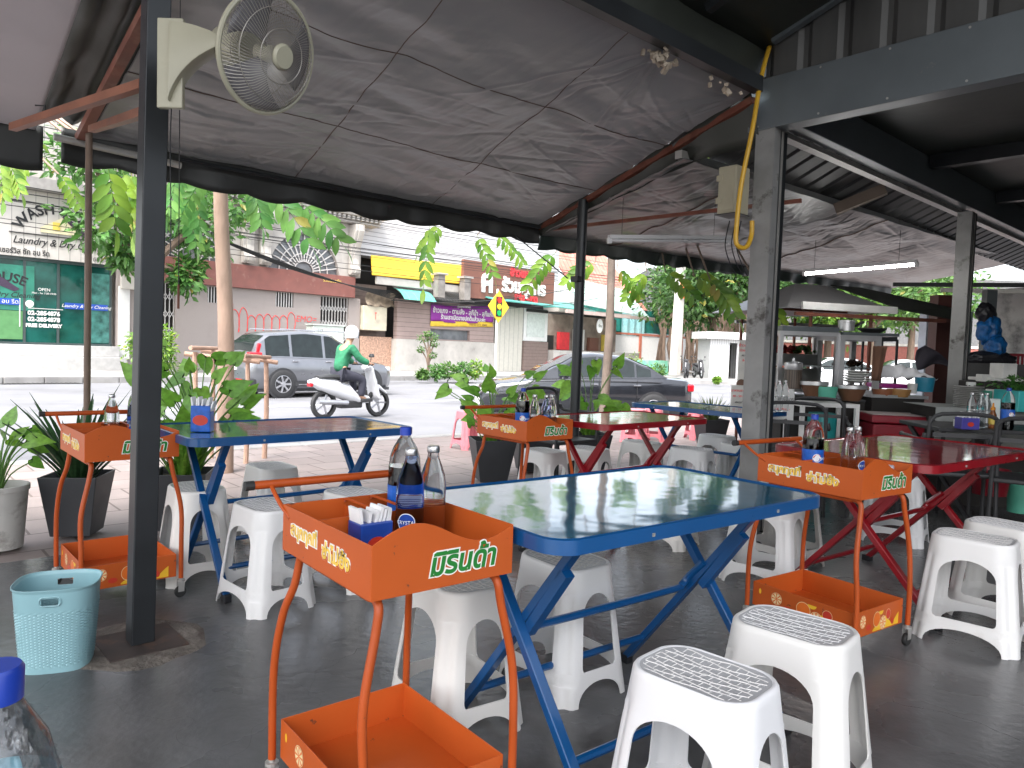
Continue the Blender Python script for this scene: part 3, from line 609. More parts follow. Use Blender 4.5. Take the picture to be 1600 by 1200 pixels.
tA, fA = tarp('tarp_canopy', 'big grey sloping tarpaulin with creases over the blue tables', lambda v: (1.1, uR(v)), 2.7, 5.2, lambda u, v: zt(v), m_tarp, 420, 260, .03, 1.0, (3, 2), creases([(4.7, 4.2, .15, 1.0, 180, 28, 60, .4, 1.9, .012), (3.55, 2.75, .1, .03, 100, 50, 16, .4, 1.5, .016), (4.45, 2.8, .08, .05, 140, 40, 14, .4, 1.3, .014), (1.15, 4.6, .05, .5, 0, 14, 24, .5, 2.2, .013), (2.8, 5.15, 1.7, .04, 268, 50, 46, .2, .8, .010), (2.6, 4.1, 1.4, .8, 172, 20, 34, .4, 1.4, .009), (1.3, 2.75, .2, .1, 75, 30, 14, .4, 1.4, .012)], 3))
valance(tA, .95, 4.98, 5.19, lambda u: 2.44, .215, .42, .03, 1.3)
m_seam = pm('brown_seam', (.13, .09, .075), .8)
for v in (3.5, 4.35):
    MB().tube([Vector(fA(a/150, (v-2.7)/2.5))-Vector((0, 0, .001)) for a in range(151)], .004, 4).build('seam', m_seam, tA)
for u in (.3, .62):
    MB().tube([Vector(fA(u+.05*c/90, c/90))-Vector((0, 0, .001)) for c in range(91)], .004, 4).build('seam', m_seam, tA)
tB, fB = tarp('tarp_canopy', 'paler tarpaulin panel at far left, hanging apart from the big one', lambda v: (-5, .82-.03*(5.2-v)), 1.6, 5.2, lambda u, v: zt(v)-.02+.02*(u-.8)*0, m_tarpl, 300, 140, .05, .9, (4, 1), creases([(-.5, 2.6, 1.2, .5, 95, 25, 40, .6, 2.2, .018), (.6, 4.5, .1, .6, 175, 30, 16, .3, .9, .010)], 8))
valance(tB, -5, .86, 5.19, lambda u: 2.425, .25, .5, .04, 4.1)
def zC(u, v): return 2.66+.02*(u-4.6)-(v-3.32)*(.185+.0*(u-5))
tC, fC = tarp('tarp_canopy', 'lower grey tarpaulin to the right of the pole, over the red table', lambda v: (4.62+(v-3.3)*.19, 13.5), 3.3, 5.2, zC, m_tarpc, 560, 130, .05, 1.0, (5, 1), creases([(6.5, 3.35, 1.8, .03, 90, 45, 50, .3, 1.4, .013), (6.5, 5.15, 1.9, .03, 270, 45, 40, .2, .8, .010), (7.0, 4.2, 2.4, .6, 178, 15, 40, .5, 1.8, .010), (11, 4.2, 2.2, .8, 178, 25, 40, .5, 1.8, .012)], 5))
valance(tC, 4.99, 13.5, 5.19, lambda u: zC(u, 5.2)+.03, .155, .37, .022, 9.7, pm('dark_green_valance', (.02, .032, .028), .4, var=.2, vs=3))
for u in (.1, .42): MB().tube([Vector(fC(u+.02*c/30, c/30))-Vector((0, 0, .004)) for c in range(31)], .008, 4).build('seam', m_seam, tC)
MB().grid(lambda a, c: (uR(2.7+2.5*a)+.015*math.sin(a*30)-.01+(4.64-uR(2.7)+.06)*c*(1-a)*.6+.03*c, 2.7+2.5*a, zt(2.7+2.5*a)*(1-c)+(min(zC(4.8, max(3.3, 2.7+2.5*a))-.01, zt(2.7+2.5*a)))*c), 40, 4).build('hip_flap', m_tarpd, tC, solid=.003, smooth='all')
# upper dark roof, gable and metal roofs
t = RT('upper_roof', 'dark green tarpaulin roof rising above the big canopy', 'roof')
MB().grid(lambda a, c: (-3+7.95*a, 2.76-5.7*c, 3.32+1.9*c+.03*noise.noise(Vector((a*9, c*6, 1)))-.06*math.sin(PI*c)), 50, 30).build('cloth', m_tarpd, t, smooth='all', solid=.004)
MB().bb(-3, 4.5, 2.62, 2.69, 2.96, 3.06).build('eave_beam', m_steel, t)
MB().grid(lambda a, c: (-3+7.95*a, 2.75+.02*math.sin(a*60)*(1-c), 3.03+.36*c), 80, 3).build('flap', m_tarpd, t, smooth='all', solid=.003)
mb = MB()
for i in range(3): u = -.6+2.2*i; mb.bar((u, 2.6, 3.26), (u, -1.6, 4.68), .05, .05)
mb.build('rafter', m_steel, t)
m_corr = pm('grey_corrugated', (.085, .085, .084), .5, metal=.25, var=.3, vs=3, stretch=(1, 1, .25), dirt=((.16, .145, .125), 2.2, .62, .85))
t = RT('gable_wall', 'weathered corrugated metal gable above the grey header beam', 'wall')
n = 120; mb = MB(); vs = []; fs = []
for i in range(n+1):
    v = 2.74-4.0*i/n; ph = (i % 8); off = .02 if ph in (0, 1) else 0
    vs += [(4.72+off, v, 3.05), (4.72+off, v, 3.40+1.49*(2.72-v)/4.4)]
fs = [(2*i, 2*i+2, 2*i+3, 2*i+1) for i in range(n)]
mb.add(vs, fs).build('sheet', m_corr, t, solid=.004)
MB().bar((4.66, 2.66, 3.36), (4.66, -1.3, 4.70), .05, .07).build('edge_trim', m_steel2, t)
hd = RT('header_beam', 'wide grey steel header beam on top of the thick post, coming towards the camera', 'beam')
mb = MB().bb(4.60, 4.74, -2.2, 2.78, 2.745, 3.085); mb.build('box', m_steel2, hd, bevel=.006)
mb = MB()
for i in range(12): mb.lathe([(.006, 0), (.006, .004)], 8, (0, 0, 0)); 
sc_ = MB()
for i in range(12):
    for z in (2.77, 3.06):
        q = MB().lathe([(.007, 0), (.007, .004)], 8).xf(Matrix.Translation((4.599, 2.7-i*.42, z)) @ Matrix.Rotation(-PI/2, 4, 'Y')); sc_.add(q.v, q.f)
sc_.build('screw_row', m_galv, hd)
hd2 = RT('header_beam', 'long dark steel header beam running right above the posts', 'beam')
MB().bb(4.76, 17, 2.6, 2.72, 2.84, 3.12).build('box', m_steel2, hd2, bevel=.006); MB().bb(4.76, 17, 2.725, 2.80, 2.80, 2.84).build('lip', m_galv, hd2)
t = RT('metal_roof', 'strip of corrugated metal roof between the header beam and the lower tarpaulin', 'roof')
vs = []; n = 700
for i in range(n+1):
    u = 4.58+12.4*i/n; off = .025 if (i % 14) in (0, 1, 2) else 0
    vs += [(u, 2.81, 3.04+off), (u, 3.42, 2.76+off)]
MB().add(vs, [(2*i, 2*i+2, 2*i+3, 2*i+1) for i in range(n)]).build('sheet', m_corr, t, solid=.003)
t = RT('steel_beam', 'pale galvanised beam where the metal roof meets the lower tarpaulin', 'beam')
MB().bar((4.62, 3.36, 2.70), (13.5, 3.36, 2.86), .06, .06).build('tube', m_galv, t)
t = RT('timber_brace', 'weathered timber brace against the metal roof at right', 'brace')
MB().bar((7.1, 3.3, 2.66), (7.25, 2.9, 2.83), .1, .1).build('timber', pm('old_timber', (.25, .2, .16), .8), t)
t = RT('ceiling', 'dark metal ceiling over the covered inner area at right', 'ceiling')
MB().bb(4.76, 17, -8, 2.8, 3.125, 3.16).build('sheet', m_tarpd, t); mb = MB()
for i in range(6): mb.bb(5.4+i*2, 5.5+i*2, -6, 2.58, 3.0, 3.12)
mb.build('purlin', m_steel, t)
# rafters
def beamt(name, label, a, b, w, m, cat='beam', part='tube'):
    t = RT(name, label, cat); MB().bar(a, b, w).build(part, m, t); return t
beamt('rafter', 'rusty rafter along the right edge of the big tarpaulin, over the black pole', (4.98, 5.22, 2.375), (4.52, 2.7, 2.93), .045, m_rust)
beamt('rafter', 'rusty rafter in the gap between the two left tarpaulins', (1.04, 5.15, 2.38), (1.0, 2.3, 3.0), .05, m_rust)
beamt('steel_tube', 'thin rusty tube running right from the tip of the big tarpaulin', (4.98, 5.15, 2.36), (5.45, 2.8, 2.42), .03, m_rust)
t = RT('eave_tube', 'galvanised tube along the eave at top left', 'tube'); MB().tube([(.9, 5.12, 2.36), (1.62, 5.12, 2.33)], .022, 10).build('tube', m_galv, t)
MB().tube([(1.62, 5.12, 2.37), (4.9, 5.12, 2.37)], .014, 6).build('wire', m_steel, t)
def wbar(name, label, a, b, w, m, cat):
    t = thing(name, label, cat, a); MB().bar((0, 0, 0), tuple(b-a), w).build('bar', m, t); return t
wbar('brace', 'upper orange-brown brace from the left post', PY(224, 132, 2.86), PY(20, 199, 3.7), .035, pm('brown_red_steel', (.25, .1, .06), .6, var=.3), 'brace')
wbar('brace', 'lower orange-brown brace from the left post', PY(224, 176, 2.86), PY(143, 202, 4.1), .035, MATS['brown_red_steel'], 'brace')
t = thing('hook_bolt', 'small hook bolt on the upper brown brace', 'bolt', PY(70, 182, 3.48)); MB().tube([(0, 0, 0), (0, 0, .05), (-.045, 0, .05)], .004, 5).build('bolt', m_steel, t)
# gap cloth bunched between left tarps
t = RT('bunched_cloth', 'bunched dark cloth stuffed between the two left tarpaulins', 'cloth')
MB().grid(lambda a, c: (.76+.42*a, 5.15-2.9*c, zt(5.15-2.9*c)+.05+.02*math.sin(a*19+c*3)+.03*noise.noise(Vector((a*5, c*14, 3)))), 14, 40).build('cloth', m_tarpd, t, smooth='all', solid=.004)
# foam scraps
rnd = random.Random(2); t = RT('foam_scraps', 'torn pale foam scraps on the top edge of the big tarpaulin', 'foam'); mb = MB()
for i in range(46):
    u = 3.52+rnd.gauss(0, .06) if i < 38 else 4.15+rnd.gauss(0, .08); c = Vector((u, 2.72+rnd.gauss(0, .02), 2.93+rnd.gauss(0, .018))); r_ = rnd.uniform(.006, .022)
    mb.box(c, (r_*2, r_*1.4, r_), M=Euler((rnd.random()*3, rnd.random()*3, rnd.random()*3)).to_matrix())
mb.build('scrap', pm('foam', (.45, .38, .3), .9, var=.3), t)
t = RT('back_wall', 'unseen dark wall added to block light behind the covered inner area', 'wall'); MB().bb(2.6, 17, -5.2, -5.1, 0, 3.1).bb(16.9, 17, -5, 2.5, 0, 3.1).build('panel', m_tarpd, t)  # walls out of view, added to keep light off the floor at right
# posts
def post(label, u, v, z1, w, m, base=.14, rz=0, d=None, lean=0):
    t = RT('steel_post', label, 'post', u, v, 0, rz); LM = Matrix.Identity(4); LM[0][2] = lean*math.cos(RZ); LM[1][2] = -lean*math.sin(RZ)
    MB().bb(-w/2, w/2, -(d or w)/2, (d or w)/2, .008, z1).xf(LM).build('shaft', m, t, bevel=.004)
    MB().bb(-base, base, -base, base, 0, .008).build('base_plate', pm('dark_rusty_plate', (.055, .04, .035), .7, var=.4, vs=12, dirt=((.13, .07, .045), 9, .55, .7)), t); return t
lp = post('dark square steel post in the left foreground carrying the fan', .84, 3.06, 2.86, .085, m_steel, lean=.0135)
pp = MB().lathe([(.26, 0), (.24, .003), (.05, .006)], 24); rnd = random.Random(1)
pp.v = [Vector((p.x*(1+.25*noise.noise(p*7)), p.y*(1+.25*noise.noise(p*7+Vector((3, 3, 3)))), p.z)) for p in pp.v]; pp.build('mortar_patch', pm('mortar', (.16, .14, .12), .9, var=.35, vs=9, bump=.5, dirt=((.07, .05, .04), 6, .5, .7)), lp)
def cpost(label, u, v, z1, m, w=.16):
    t = RT('steel_post', label, 'post', u, v, 0)
    MB().bb(-w/2, w/2, -w/2, -w/2+.05, 0, z1).build('pale_flange', m_peel, t, bevel=.003)
    MB().bb(-w/2+.012, w/2-.012, -w/2+.052, w/2-.002, 0, z1).build('web', m_steel, t); MB().bb(-w/2, w/2, w/2, w/2+.012, 0, z1).build('back_flange', m_steel2, t, bevel=.003)
    return t
def cpost2(label, u, v, z1):
    # left half pale and peeling, right half a dark channel, as seen along v
    t = RT('steel_post', label, 'post', u, v, 0)
    MB().bb(-.09, -.085+.0, -.08, .06, 0, z1).bb(-.085, -.02, -.08, -.074, 0, z1).build('pale_flange', m_peel, t)
    MB().bb(-.084, -.0, -.0735, .055, 0, z1).build('web', m_peel, t); MB().bb(.001, .10, -.07, .06, 0, z1).build('dark_channel', m_steel, t); MB().bb(.02, .04, -.078, -.071, 0, z1).build('channel_lip', m_galv, t)
    return t
p1_ = cpost2('thick post with peeling grey paint under the header beam corner', 4.70, 2.66, 2.745)
cpost2('second post along the header, behind the table of bottles', 8.75, 2.66, 2.8); cpost2('third dark post along the header at the far right', 13.2, 2.66, 2.8)
t = RT('pole', 'round black pole holding the tip of the big tarpaulin', 'post', 4.82, 4.5)
MB().tube([(0, 0, 0), (0, 0, 2.54)], .045, 16).build('shaft', m_steel, t, smooth=True); MB().lathe([(.1, 0), (.1, .01)], 16).build('base_plate', m_steel, t)
MB().tube([(-.16, .75, 2.3), (-.05, .1, 1.85)], .006, 5).build('stay_wire', m_steel, t)
MB().box((-.05, .0, 1.84), (.06, .09, .05)).build('bracket', m_blk, t, bevel=.008)
t = RT('pole', 'thin brown pole beneath the left end of the eave', 'post', 1.06, 5.0)
MB().tube([(0, 0, -.02), (0, 0, 2.4)], .019, 10).build('shaft', pm('brown_pole', (.16, .11, .08), .6, var=.3), t, smooth=True)
t = RT('thin_cord', 'thin cord hanging beside the left steel post with a brown weight', 'cord')
MB().tube([(1.0, 3.2, 2.8), (1.01, 3.2, 1.42)], .002, 4).build('cord', m_blk, t); MB().tube([(1.01, 3.2, 1.42), (1.01, 3.2, 1.32)], .005, 6).build('weight', m_rust, t)
# lamps
m_tubeoff = pm('unlit_tube', (.65, .65, .66), .3, var=.03); m_tubeon = pm('lit_tube', (1, 1, 1), .4, emit=14, var=0)
def lamp(label, a, b, m):
    a = Vector(a); b = Vector(b); t = thing('strip_light', label, 'light', a, 0); e = b-a
    MB().bar((0, 0, .03), tuple(e+Vector((0, 0, .03))), .05, .035).build('batten', m_tubeoff, t, bevel=.005)
    MB().tube([e*.02, e*.98], .014, 12).build('tube', m, t, smooth=True); d = e.normalized()
    mb = MB(); mb.bar(tuple(e*0-d*.01), tuple(e*.02), .03, .045).bar(tuple(e*.98), tuple(e+d*.01), .03, .045); mb.build('end_cap', m_tubeoff, t)
    mb = MB().tube([e*.1+Vector((0, 0, .05)), e*.1+Vector((0, 0, .35))], .002, 4).tube([e*.85+Vector((0, 0, .05)), e*.85+Vector((0, 0, .35))], .002, 4); mb.build('hanging_wire', m_blk, t)
lamp('unlit white strip light below the lower tarpaulin', PY(951, 376, 6.1), PY(1142, 377, 6.5), m_tubeoff)
lamp('lit strip light glowing under the tarpaulin at right', PY(1256, 428, 8.0), PY(1433, 413, 7.2), m_tubeon)
# junction box, conduit
t = RT('junction_box', 'beige junction box strapped to the thick post', 'box', 4.58, 2.75, 2.17)
m_bge = pm('beige_plastic', (.36, .33, .24), .45, var=.08)
MB().bb(-.17, .0, -.02, .12, 0, .32).build('body', m_bge, t, bevel=.01); MB().bb(-.176, -.171, -.01, .11, .02, .3).build('door', m_bge, t, bevel=.002)
for z in (.07, .22): MB().bb(-.182, -.177, .08, .125, z, z+.04).build('latch', m_bge, t)
MB().bb(-.18, -.0, -.03, .13, -.006, -.001).build('base_plate', m_blk, t)
t = RT('conduit', 'bent yellow conduit running down beside the thick post', 'pipe'); m_yc = pm('yellow_conduit', (.62, .36, .03), .4, var=.1)
MB().tube(smoothpath([PY(1207, 56, 5.25), PY(1190, 118, 5.0), PY(1176, 200, 4.9), PY(1158, 290, 4.9), PY(1150, 365, 4.9), PY(1153, 384, 4.9), PY(1166, 386, 4.95), PY(1174, 368, 5.0), PY(1175, 345, 5.0)], 5), .016, 10).xf((Matrix.Translation(t.location) @ Matrix.Rotation(RZ, 4, 'Z')).inverted()).build('pipe', m_yc, t, smooth=True)
for i, (dx, dy) in enumerate(((0, 0), (8, 4), (-10, 2))):
    tag(MB().tube(smoothpath([PY(1150+dx, 345, 4.95), PY(1143+dx, 380+dy, 4.95), PY(1150+dx, 410, 4.95), PY(1160+dx, 428+dy, 5.0)], 5), .004, 5).build('wire', m_blk), ['black wire looping below the junction box', 'black wire right of the yellow bend', 'black wire hanging left of the yellow bend'][i], 'wire')
# wall fan
m_fan = pm('cream_fan_plastic', (.42, .40, .30), .4, var=.06, dirt=((.28, .26, .18), 3, .6, .85)); m_cage = pm('cage_wire', (.30, .28, .25), .4, metal=.3)
hub = PY(418, 84, 2.55); fan = thing('wall_fan', 'cream wall fan with wire cage mounted on the left steel post', 'fan', hub)
nx = (rt*.80-fw*.46-Vector((0, 0, .34))).normalized(); M = nx.to_track_quat('Z', 'Y').to_matrix().to_4x4()
RF = .192
mb = MB().tube([(RF*math.cos(2*PI*k/48), RF*math.sin(2*PI*k/48), 0) for k in range(49)], .009, 8, False); mb.xf(M).build('cage_rim', m_fan, fan, smooth=True)
def cage(zs, n, inner):
    mb = MB()
    for k in range(n):
        a = 2*PI*k/n; pts = [(r_*RF*math.cos(a+.5*(1-r_)), r_*RF*math.sin(a+.5*(1-r_)), zs(r_)) for r_ in (inner, .5, .7, .88, .97, 1.0)]
        mb.tube(pts, .0013, 3, False)
    for r_ in (.45, .78): mb.tube([(r_*RF*math.cos(2*PI*k/36), r_*RF*math.sin(2*PI*k/36), zs(r_)) for k in range(37)], .0018, 4, False)
    return mb
cage(lambda r_: .075*(1-r_**4), 90, .2).xf(M).build('front_cage', m_cage, fan)
cage(lambda r_: -.085*(1-r_**4), 70, .3).xf(M).build('rear_cage', m_cage, fan)
MB().lathe([(0.001, .088), (.035, .088), (.042, .08), (.042, .068)], 24).xf(M).build('badge_cap', m_fan, fan, smooth=True)
mb = MB()
for k in range(3):
    def bf(a, c, k=k): 
        an = 2*PI*k/3+(c-.5)*1.5*(.5+.5*a)+.3*a; r_ = .03+.15*a; return (r_*math.cos(an), r_*math.sin(an), .02*math.sin((c-.5)*2.2))
    mb.grid(bf, 8, 8)
mb.xf(M).build('blade', pm('translucent_blade', (.2, .19, .2), .3, alpha=.75), fan, smooth='all', solid=.0015); MB().lathe([(.03, -.04), (.03, .03), (.02, .045)], 16).xf(M).build('hub', m_fan, fan, smooth=True)
mot = MB().lathe([(.05, -.085), (.068, -.1), (.07, -.2), (.06, -.235), (.02, -.245)], 24).xf(M).build('motor', m_fan, fan, smooth=True)
# bracket arm: curved fin between post and motor
b0 = PY(268, 38, 2.62)-hub; b1 = PY(268, 160, 2.62)-hub; b2 = PY(352, 66, 2.60)-hub; bb_ = []
def bez(a, b, c, t): return a*(1-t)**2+b*2*t*(1-t)+c*t*t
top = [bez(PY(270, 38, 2.62)-hub, PY(310, 40, 2.62)-hub, PY(352, 62, 2.6)-hub, i/10) for i in range(11)]
bot = [bez(PY(268, 162, 2.62)-hub, PY(285, 100, 2.62)-hub, PY(352, 76, 2.6)-hub, i/10) for i in range(11)]
off = Vector((0, .035, 0)); mb = MB(); vs = []
for a_, b_ in zip(top, bot): vs += [a_-off, b_-off, b_+off, a_+off]
fs = [(4*i+j, 4*i+(j+1) % 4, 4*i+4+(j+1) % 4, 4*i+4+j) for i in range(10) for j in range(4)]+[(3, 2, 1, 0), (40, 41, 42, 43)]
mb.add(vs, fs).build('bracket', m_fan, fan, bevel=.006, smooth=True)
MB().bar(tuple(PY(268, 30, 2.62)-hub), tuple(PY(267, 170, 2.62)-hub), .025, .09).build('wall_plate', m_fan, fan, bevel=.004)
MB().tube([PY(350, 66, 2.6)-hub, nx*-.16], .02, 10).build('pivot', m_fan, fan)
tag(MB().tube(smoothpath([PY(268, 168, 2.62), PY(266, 230, 2.65), PY(267, 330, 2.7), PY(266, 400, 2.7)], 4), .002, 4).build('pull_cord', m_blk), 'thin pull cord hanging down from the wall fan', 'cord')
# ================================================================ FURNITURE
m_stool = pm('white_plastic', (.80, .80, .81), .34, var=.03, vs=4, dirt=((.42, .39, .35), 3.1, .60, .86), rnd_tint=(.96, .93, .86), sss=.0, bump=.02, bs=30)
m_seat = pm('grey_worn_seat', (.46, .46, .47), .4, var=.12, vs=9)
def se(a, hx, hy, n): 
    c, s = math.cos(a), math.sin(a); q = (abs(c)**n+abs(s)**n)**(-1/n); return hx*c*q, hy*s*q
def make_stool(mats, weave=True):
    t = thing('plastic_stool', 'x', 'stool')
    H = .455
    # cross-section: rounded rectangle given by side parameter; each quarter-turn corner angle
    def sec(z):
        k = (H-z)/H; return .158+.046*k, .117+.052*k, .078-.008*k     # half sizes, corner radius
    def ringpt(side, s, z):
        """side 0..3 (+x,+y,-x,-y faces), s in -1..1 along the side incl. half of both corners"""
        hx, hy, r = sec(z); a, b_ = (hx, hy) if side % 2 == 0 else (hy, hx)
        # face at distance a, half length b_
        st = b_-r; arc = r*PI/4; tot = st+arc; d = abs(s)*tot
        if d <= st: x, y = a, d
        else: an = (d-st)/r; x, y = a-r+r*math.cos(an), st+r*math.sin(an)
        if s < 0: y = -y
        gr = .0065*math.exp(-((abs(s)-1)/.085)**2)*max(0, min(1, (.405-z)/.04)); gr2 = .0018*math.exp(-((abs(s)-.80)/.03)**2)*max(0, min(1, (.40-z)/.04)); x -= gr-gr2; y -= math.copysign(gr, y)
        an = side*PI/2; return (x*math.cos(an)-y*math.sin(an), x*math.sin(an)+y*math.cos(an), z)
    def w(side, z):
        wm = .68 if side % 2 else .56
        zt, zb = (.368, .112); rr = .05
        if z > zt or (.072 < z < zb): return 0
        if z >= zb:
            if z > zt-.075: q = (z-(zt-.075))/.075; return wm*math.sqrt(max(0, 1-q**2.2))
            if z < zb+.02: q = ((zb+.02)-z)/.02; return wm*(.86+.14*math.sqrt(max(0, 1-q*q)))
            return wm
        q = z/.072; return (wm+.10)*math.sqrt(max(0, 1-q**2.5))
    zs = [0, .015, .03, .045, .056, .064, .069, .0712, .072, .0721, .085, .1, .1119, .112, .115, .12, .126, .133, .155, .18, .21, .24, .27, .293, .308, .323, .336, .348, .357, .364, .367, .368, .3681, .375, .385, .395, .41, .425, .436]
    mb = MB()
    def wz(side, i):
        z = zs[i]
        if abs(z-.072) < 1e-6: return 0.0
        if abs(z-.112) < 1e-6: return w(side, .1121)
        return w(side, z)
    NS = 7
    for i in range(len(zs)-1):
        for side in range(4):
            for sg in (-1, 1):
                for k in range(NS):
                    def P(kk, ii):
                        ww = wz(side, ii)
                        if zs[ii] == .1119: ww = 0
                        s = ww+(1-ww)*kk/NS
                        p = ringpt(side, sg*s, zs[ii])
                        return p
                    q = [P(k, i), P(k+1, i), P(k+1, i+1), P(k, i+1)]
                    if zs[i] == .1119: 
                        continue
                    mb.add(q, [(0, 1, 2, 3) if sg > 0 else (3, 2, 1, 0)])
    # rail top closing between .1349(w=0) and .135(w>0) is a free edge; bridge legs
    i = zs.index(.1119)
    for side in range(4):
        for sg in (-1, 1):
            for k in range(NS):
                def P2(kk, z): s = wz(side, i+1)+(1-wz(side, i+1))*kk/NS; return ringpt(side, sg*s, z)
                mb.add([P2(k, .1119), P2(k+1, .1119), P2(k+1, .112), P2(k, .112)], [(0, 1, 2, 3)])
    # top rim curving in
    hx, hy, r = sec(.436)
    def top(s_, z): return [(x*s_[0], y*s_[1], z) for x, y in rrect(hx, hy, r, 8)]
    rings = [top((1, 1), .436), top((.992, .99), .446), top((.965, .96), .453), top((.93, .92), .455), top((.90, .885), .4525)]
    n = len(rings[0]); vs = [p for rg in rings for p in rg]
    mb.add(vs, [(a*n+k, a*n+(k+1) % n, (a+1)*n+(k+1) % n, (a+1)*n+k) for a in range(4) for k in range(n)])
    bm_ = mb.build('shell', None, None, fix=False); me = bm_.data
    b2_ = bmesh.new(); b2_.from_mesh(me); bmesh.ops.remove_doubles(b2_, verts=b2_.verts, dist=.0006); bmesh.ops.recalc_face_normals(b2_, faces=b2_.faces); b2_.to_mesh(me); b2_.free()
    md = bm_.modifiers.new('s', 'SOLIDIFY'); md.thickness = .0045; md.offset = -1; bake(bm_)
    bm_.data.materials.clear(); bm_.data.materials.append(mats[0]); bm_.parent = t
    for p in bm_.data.polygons: p.use_smooth = True
    bm_.data.set_sharp_from_angle(angle=R(50))
    # seat insert, slightly dished, with raised weave
    inner = [(x*.90, y*.885) for x, y in rrect(hx, hy, r, 8)]
    sm = MB(); vs = []; K = 6
    for a in range(K+1):
        f = 1-a/K; vs += [(x*f, y*f, .4525-.006*(1-f*f)) for x, y in inner]
    sm.add(vs, [(a*n+k, a*n+(k+1) % n, (a+1)*n+(k+1) % n, (a+1)*n+k) for a in range(K) for k in range(n)])
    seat = sm.build('seat', mats[1], t, smooth='all')
    if weave:
        def inside(x, y, m_=.96): X, Y = hx*.9*m_, hy*.885*m_; rr = r*.85; ax, ay = abs(x), abs(y); return ax < X and ay < Y and not (ax > X-rr and ay > Y-rr and (ax-X+rr)**2+(ay-Y+rr)**2 > rr*rr)
        def zz(x, y): q = max(abs(x)/(hx*.9), abs(y)/(hy*.885)); return .4525-.006*(1-q*q)+.0006
        wv = MB(); NL = 9
        for j in range(NL):
            y0 = -.1+.2*(j+.5)/NL; run = []
            for i in range(61):
                x = -hx+2*hx*i/60; y = y0+.0045*math.sin(x*52+(j % 2)*PI)
                if inside(x, y): run.append((x, y, zz(x, y)))
                elif len(run) > 2: wv.tube(run, .0014, 4, False); run = []
                else: run = []
            if len(run) > 2: wv.tube(run, .0014, 4, False)
            for i in range(14):
                x = -hx+(i+.5*(j % 2))*.0242; y1 = y0+.2/NL
                if inside(x, y0) and inside(x, y1): wv.tube([(x, y0, zz(x, y0)), (x, y1, zz(x, y1))], .0012, 4, False)
        wv.lathe([(.009, .4475), (.004, .449)], 8)
        wv.build('weave', mats[0], seat)
    return t
st0 = make_stool((m_stool, m_seat)); gS = 'white plastic stools around the tables'
m_pink = pm('pink_plastic', (.75, .22, .26), .4)
# (u, v, rot, label)
stools = [
 (1.50, .95, 4, 'white stool nearest the camera, in front of the big blue table'),
 (1.98, .97, 3, 'white stool just right of the nearest one, before the blue table'),
 (1.47, 1.86, -4, 'white stool behind the foreground orange trolley, under the blue table edge'),
 (1.93, 1.82, -2, 'white stool below the middle of the big blue table, on its far side'),
 (1.42, 3.22, 2, 'white stool before the left blue table, its seat fully in view'),
 (1.30, 3.80, -3, 'white stool tucked behind the left table legs, beside the dark planter'),
 (1.88, 4.22, 0, 'white stool on the street side of the left blue table'),
 (1.90, 3.26, 5, 'white stool partly hidden by the foreground trolley handle, at the left blue table'),
 (3.88, 3.92, 0, 'white stool behind the middle trolley, left of the pair'),
 (4.28, 3.84, 3, 'white stool behind the red table, right of the pair by the planters'),
 (5.02, 3.90, 0, 'white stool right of the round pole behind the red table'),
 (5.06, 3.42, 4, 'white stool between the red table and the far blue table'),
 (6.12, 3.86, 0, 'white stool farthest towards the street, at the far blue table'),
 (5.72, 3.38, -5, 'white stool half hidden by the thick post, at the far blue table'),
 (3.86, 2.80, 6, 'white stool on the near side of the red middle table'),
 (3.66, 1.98, 3, 'white stool behind the right trolley, nearer of the two'),
 (4.12, 2.12, -3, 'white stool behind the right trolley, farther one of two'),
 (5.25, 1.92, 5, 'white stool on the far side of the right red table'),
 (3.66, 1.00, 3, 'white stool at the right edge, nearer of two before the red table'),
 (4.08, .99, -2, 'white stool at the right edge, behind another before the red table'),
]
for i, (u, v, rz, lab) in enumerate(stools):
    if i == 0:
        o = st0; o.location = RW(u, v, 0); o.rotation_euler = (0, 0, RZ+R(rz-90)); o['label'] = lab; o['group'] = gS
    else: dup(st0, RW(u, v, 0), RZ+R(rz*2-90), lab, gS)
pk = make_stool((m_pink, m_pink), weave=False)
for i, (x, y, lab) in enumerate(((733, 700, 'pink plastic stool on the pavement left of the middle trolley'), (992, 690, 'pink plastic stool by the kerb under the red table'), (1020, 688, 'pink plastic stool by the kerb, right of another pink one'), (1090, 686, 'pink plastic stool behind the far blue table'))):
    q = PZ(x, y, -.02)
    if i == 0: pk.location = q; pk.rotation_euler = (0, 0, RZ); pk['label'] = lab; pk['group'] = 'pink plastic stools on the pavement'
    else: dup(pk, q, RZ+.3*i, lab, 'pink plastic stools on the pavement')
# ---- tables
def topmat(name, col, bumpy=.5):
    m = pm(name, col, .085, metal=.15, var=.3, vs=3, coat=.45, spec=.5, ior=1.5)
    t = m.node_tree; N = t.nodes; L = t.links; b = N['Principled BSDF']; tc = N.new('ShaderNodeTexCoord')
    n = N.new('ShaderNodeTexNoise'); n.inputs['Scale'].default_value = 7; n.inputs['Detail'].default_value = 3; L.new(tc.outputs['Object'], n.inputs[0]); n.inputs['Scale'].default_value = 4.5; n.inputs['Detail'].default_value = 2
    bp = N.new('ShaderNodeBump'); bp.inputs['Strength'].default_value = bumpy; bp.inputs['Distance'].default_value = .004; L.new(n.outputs[0], bp.inputs['Height'])
    L.new(bp.outputs[0], b.inputs['Normal']); L.new(bp.outputs[0], b.inputs['Coat Normal']); return m
m_bt = topmat('blue_table_top', (.006, .115, .20)); m_rt = topmat('red_table_top', (.36, .015, .03))
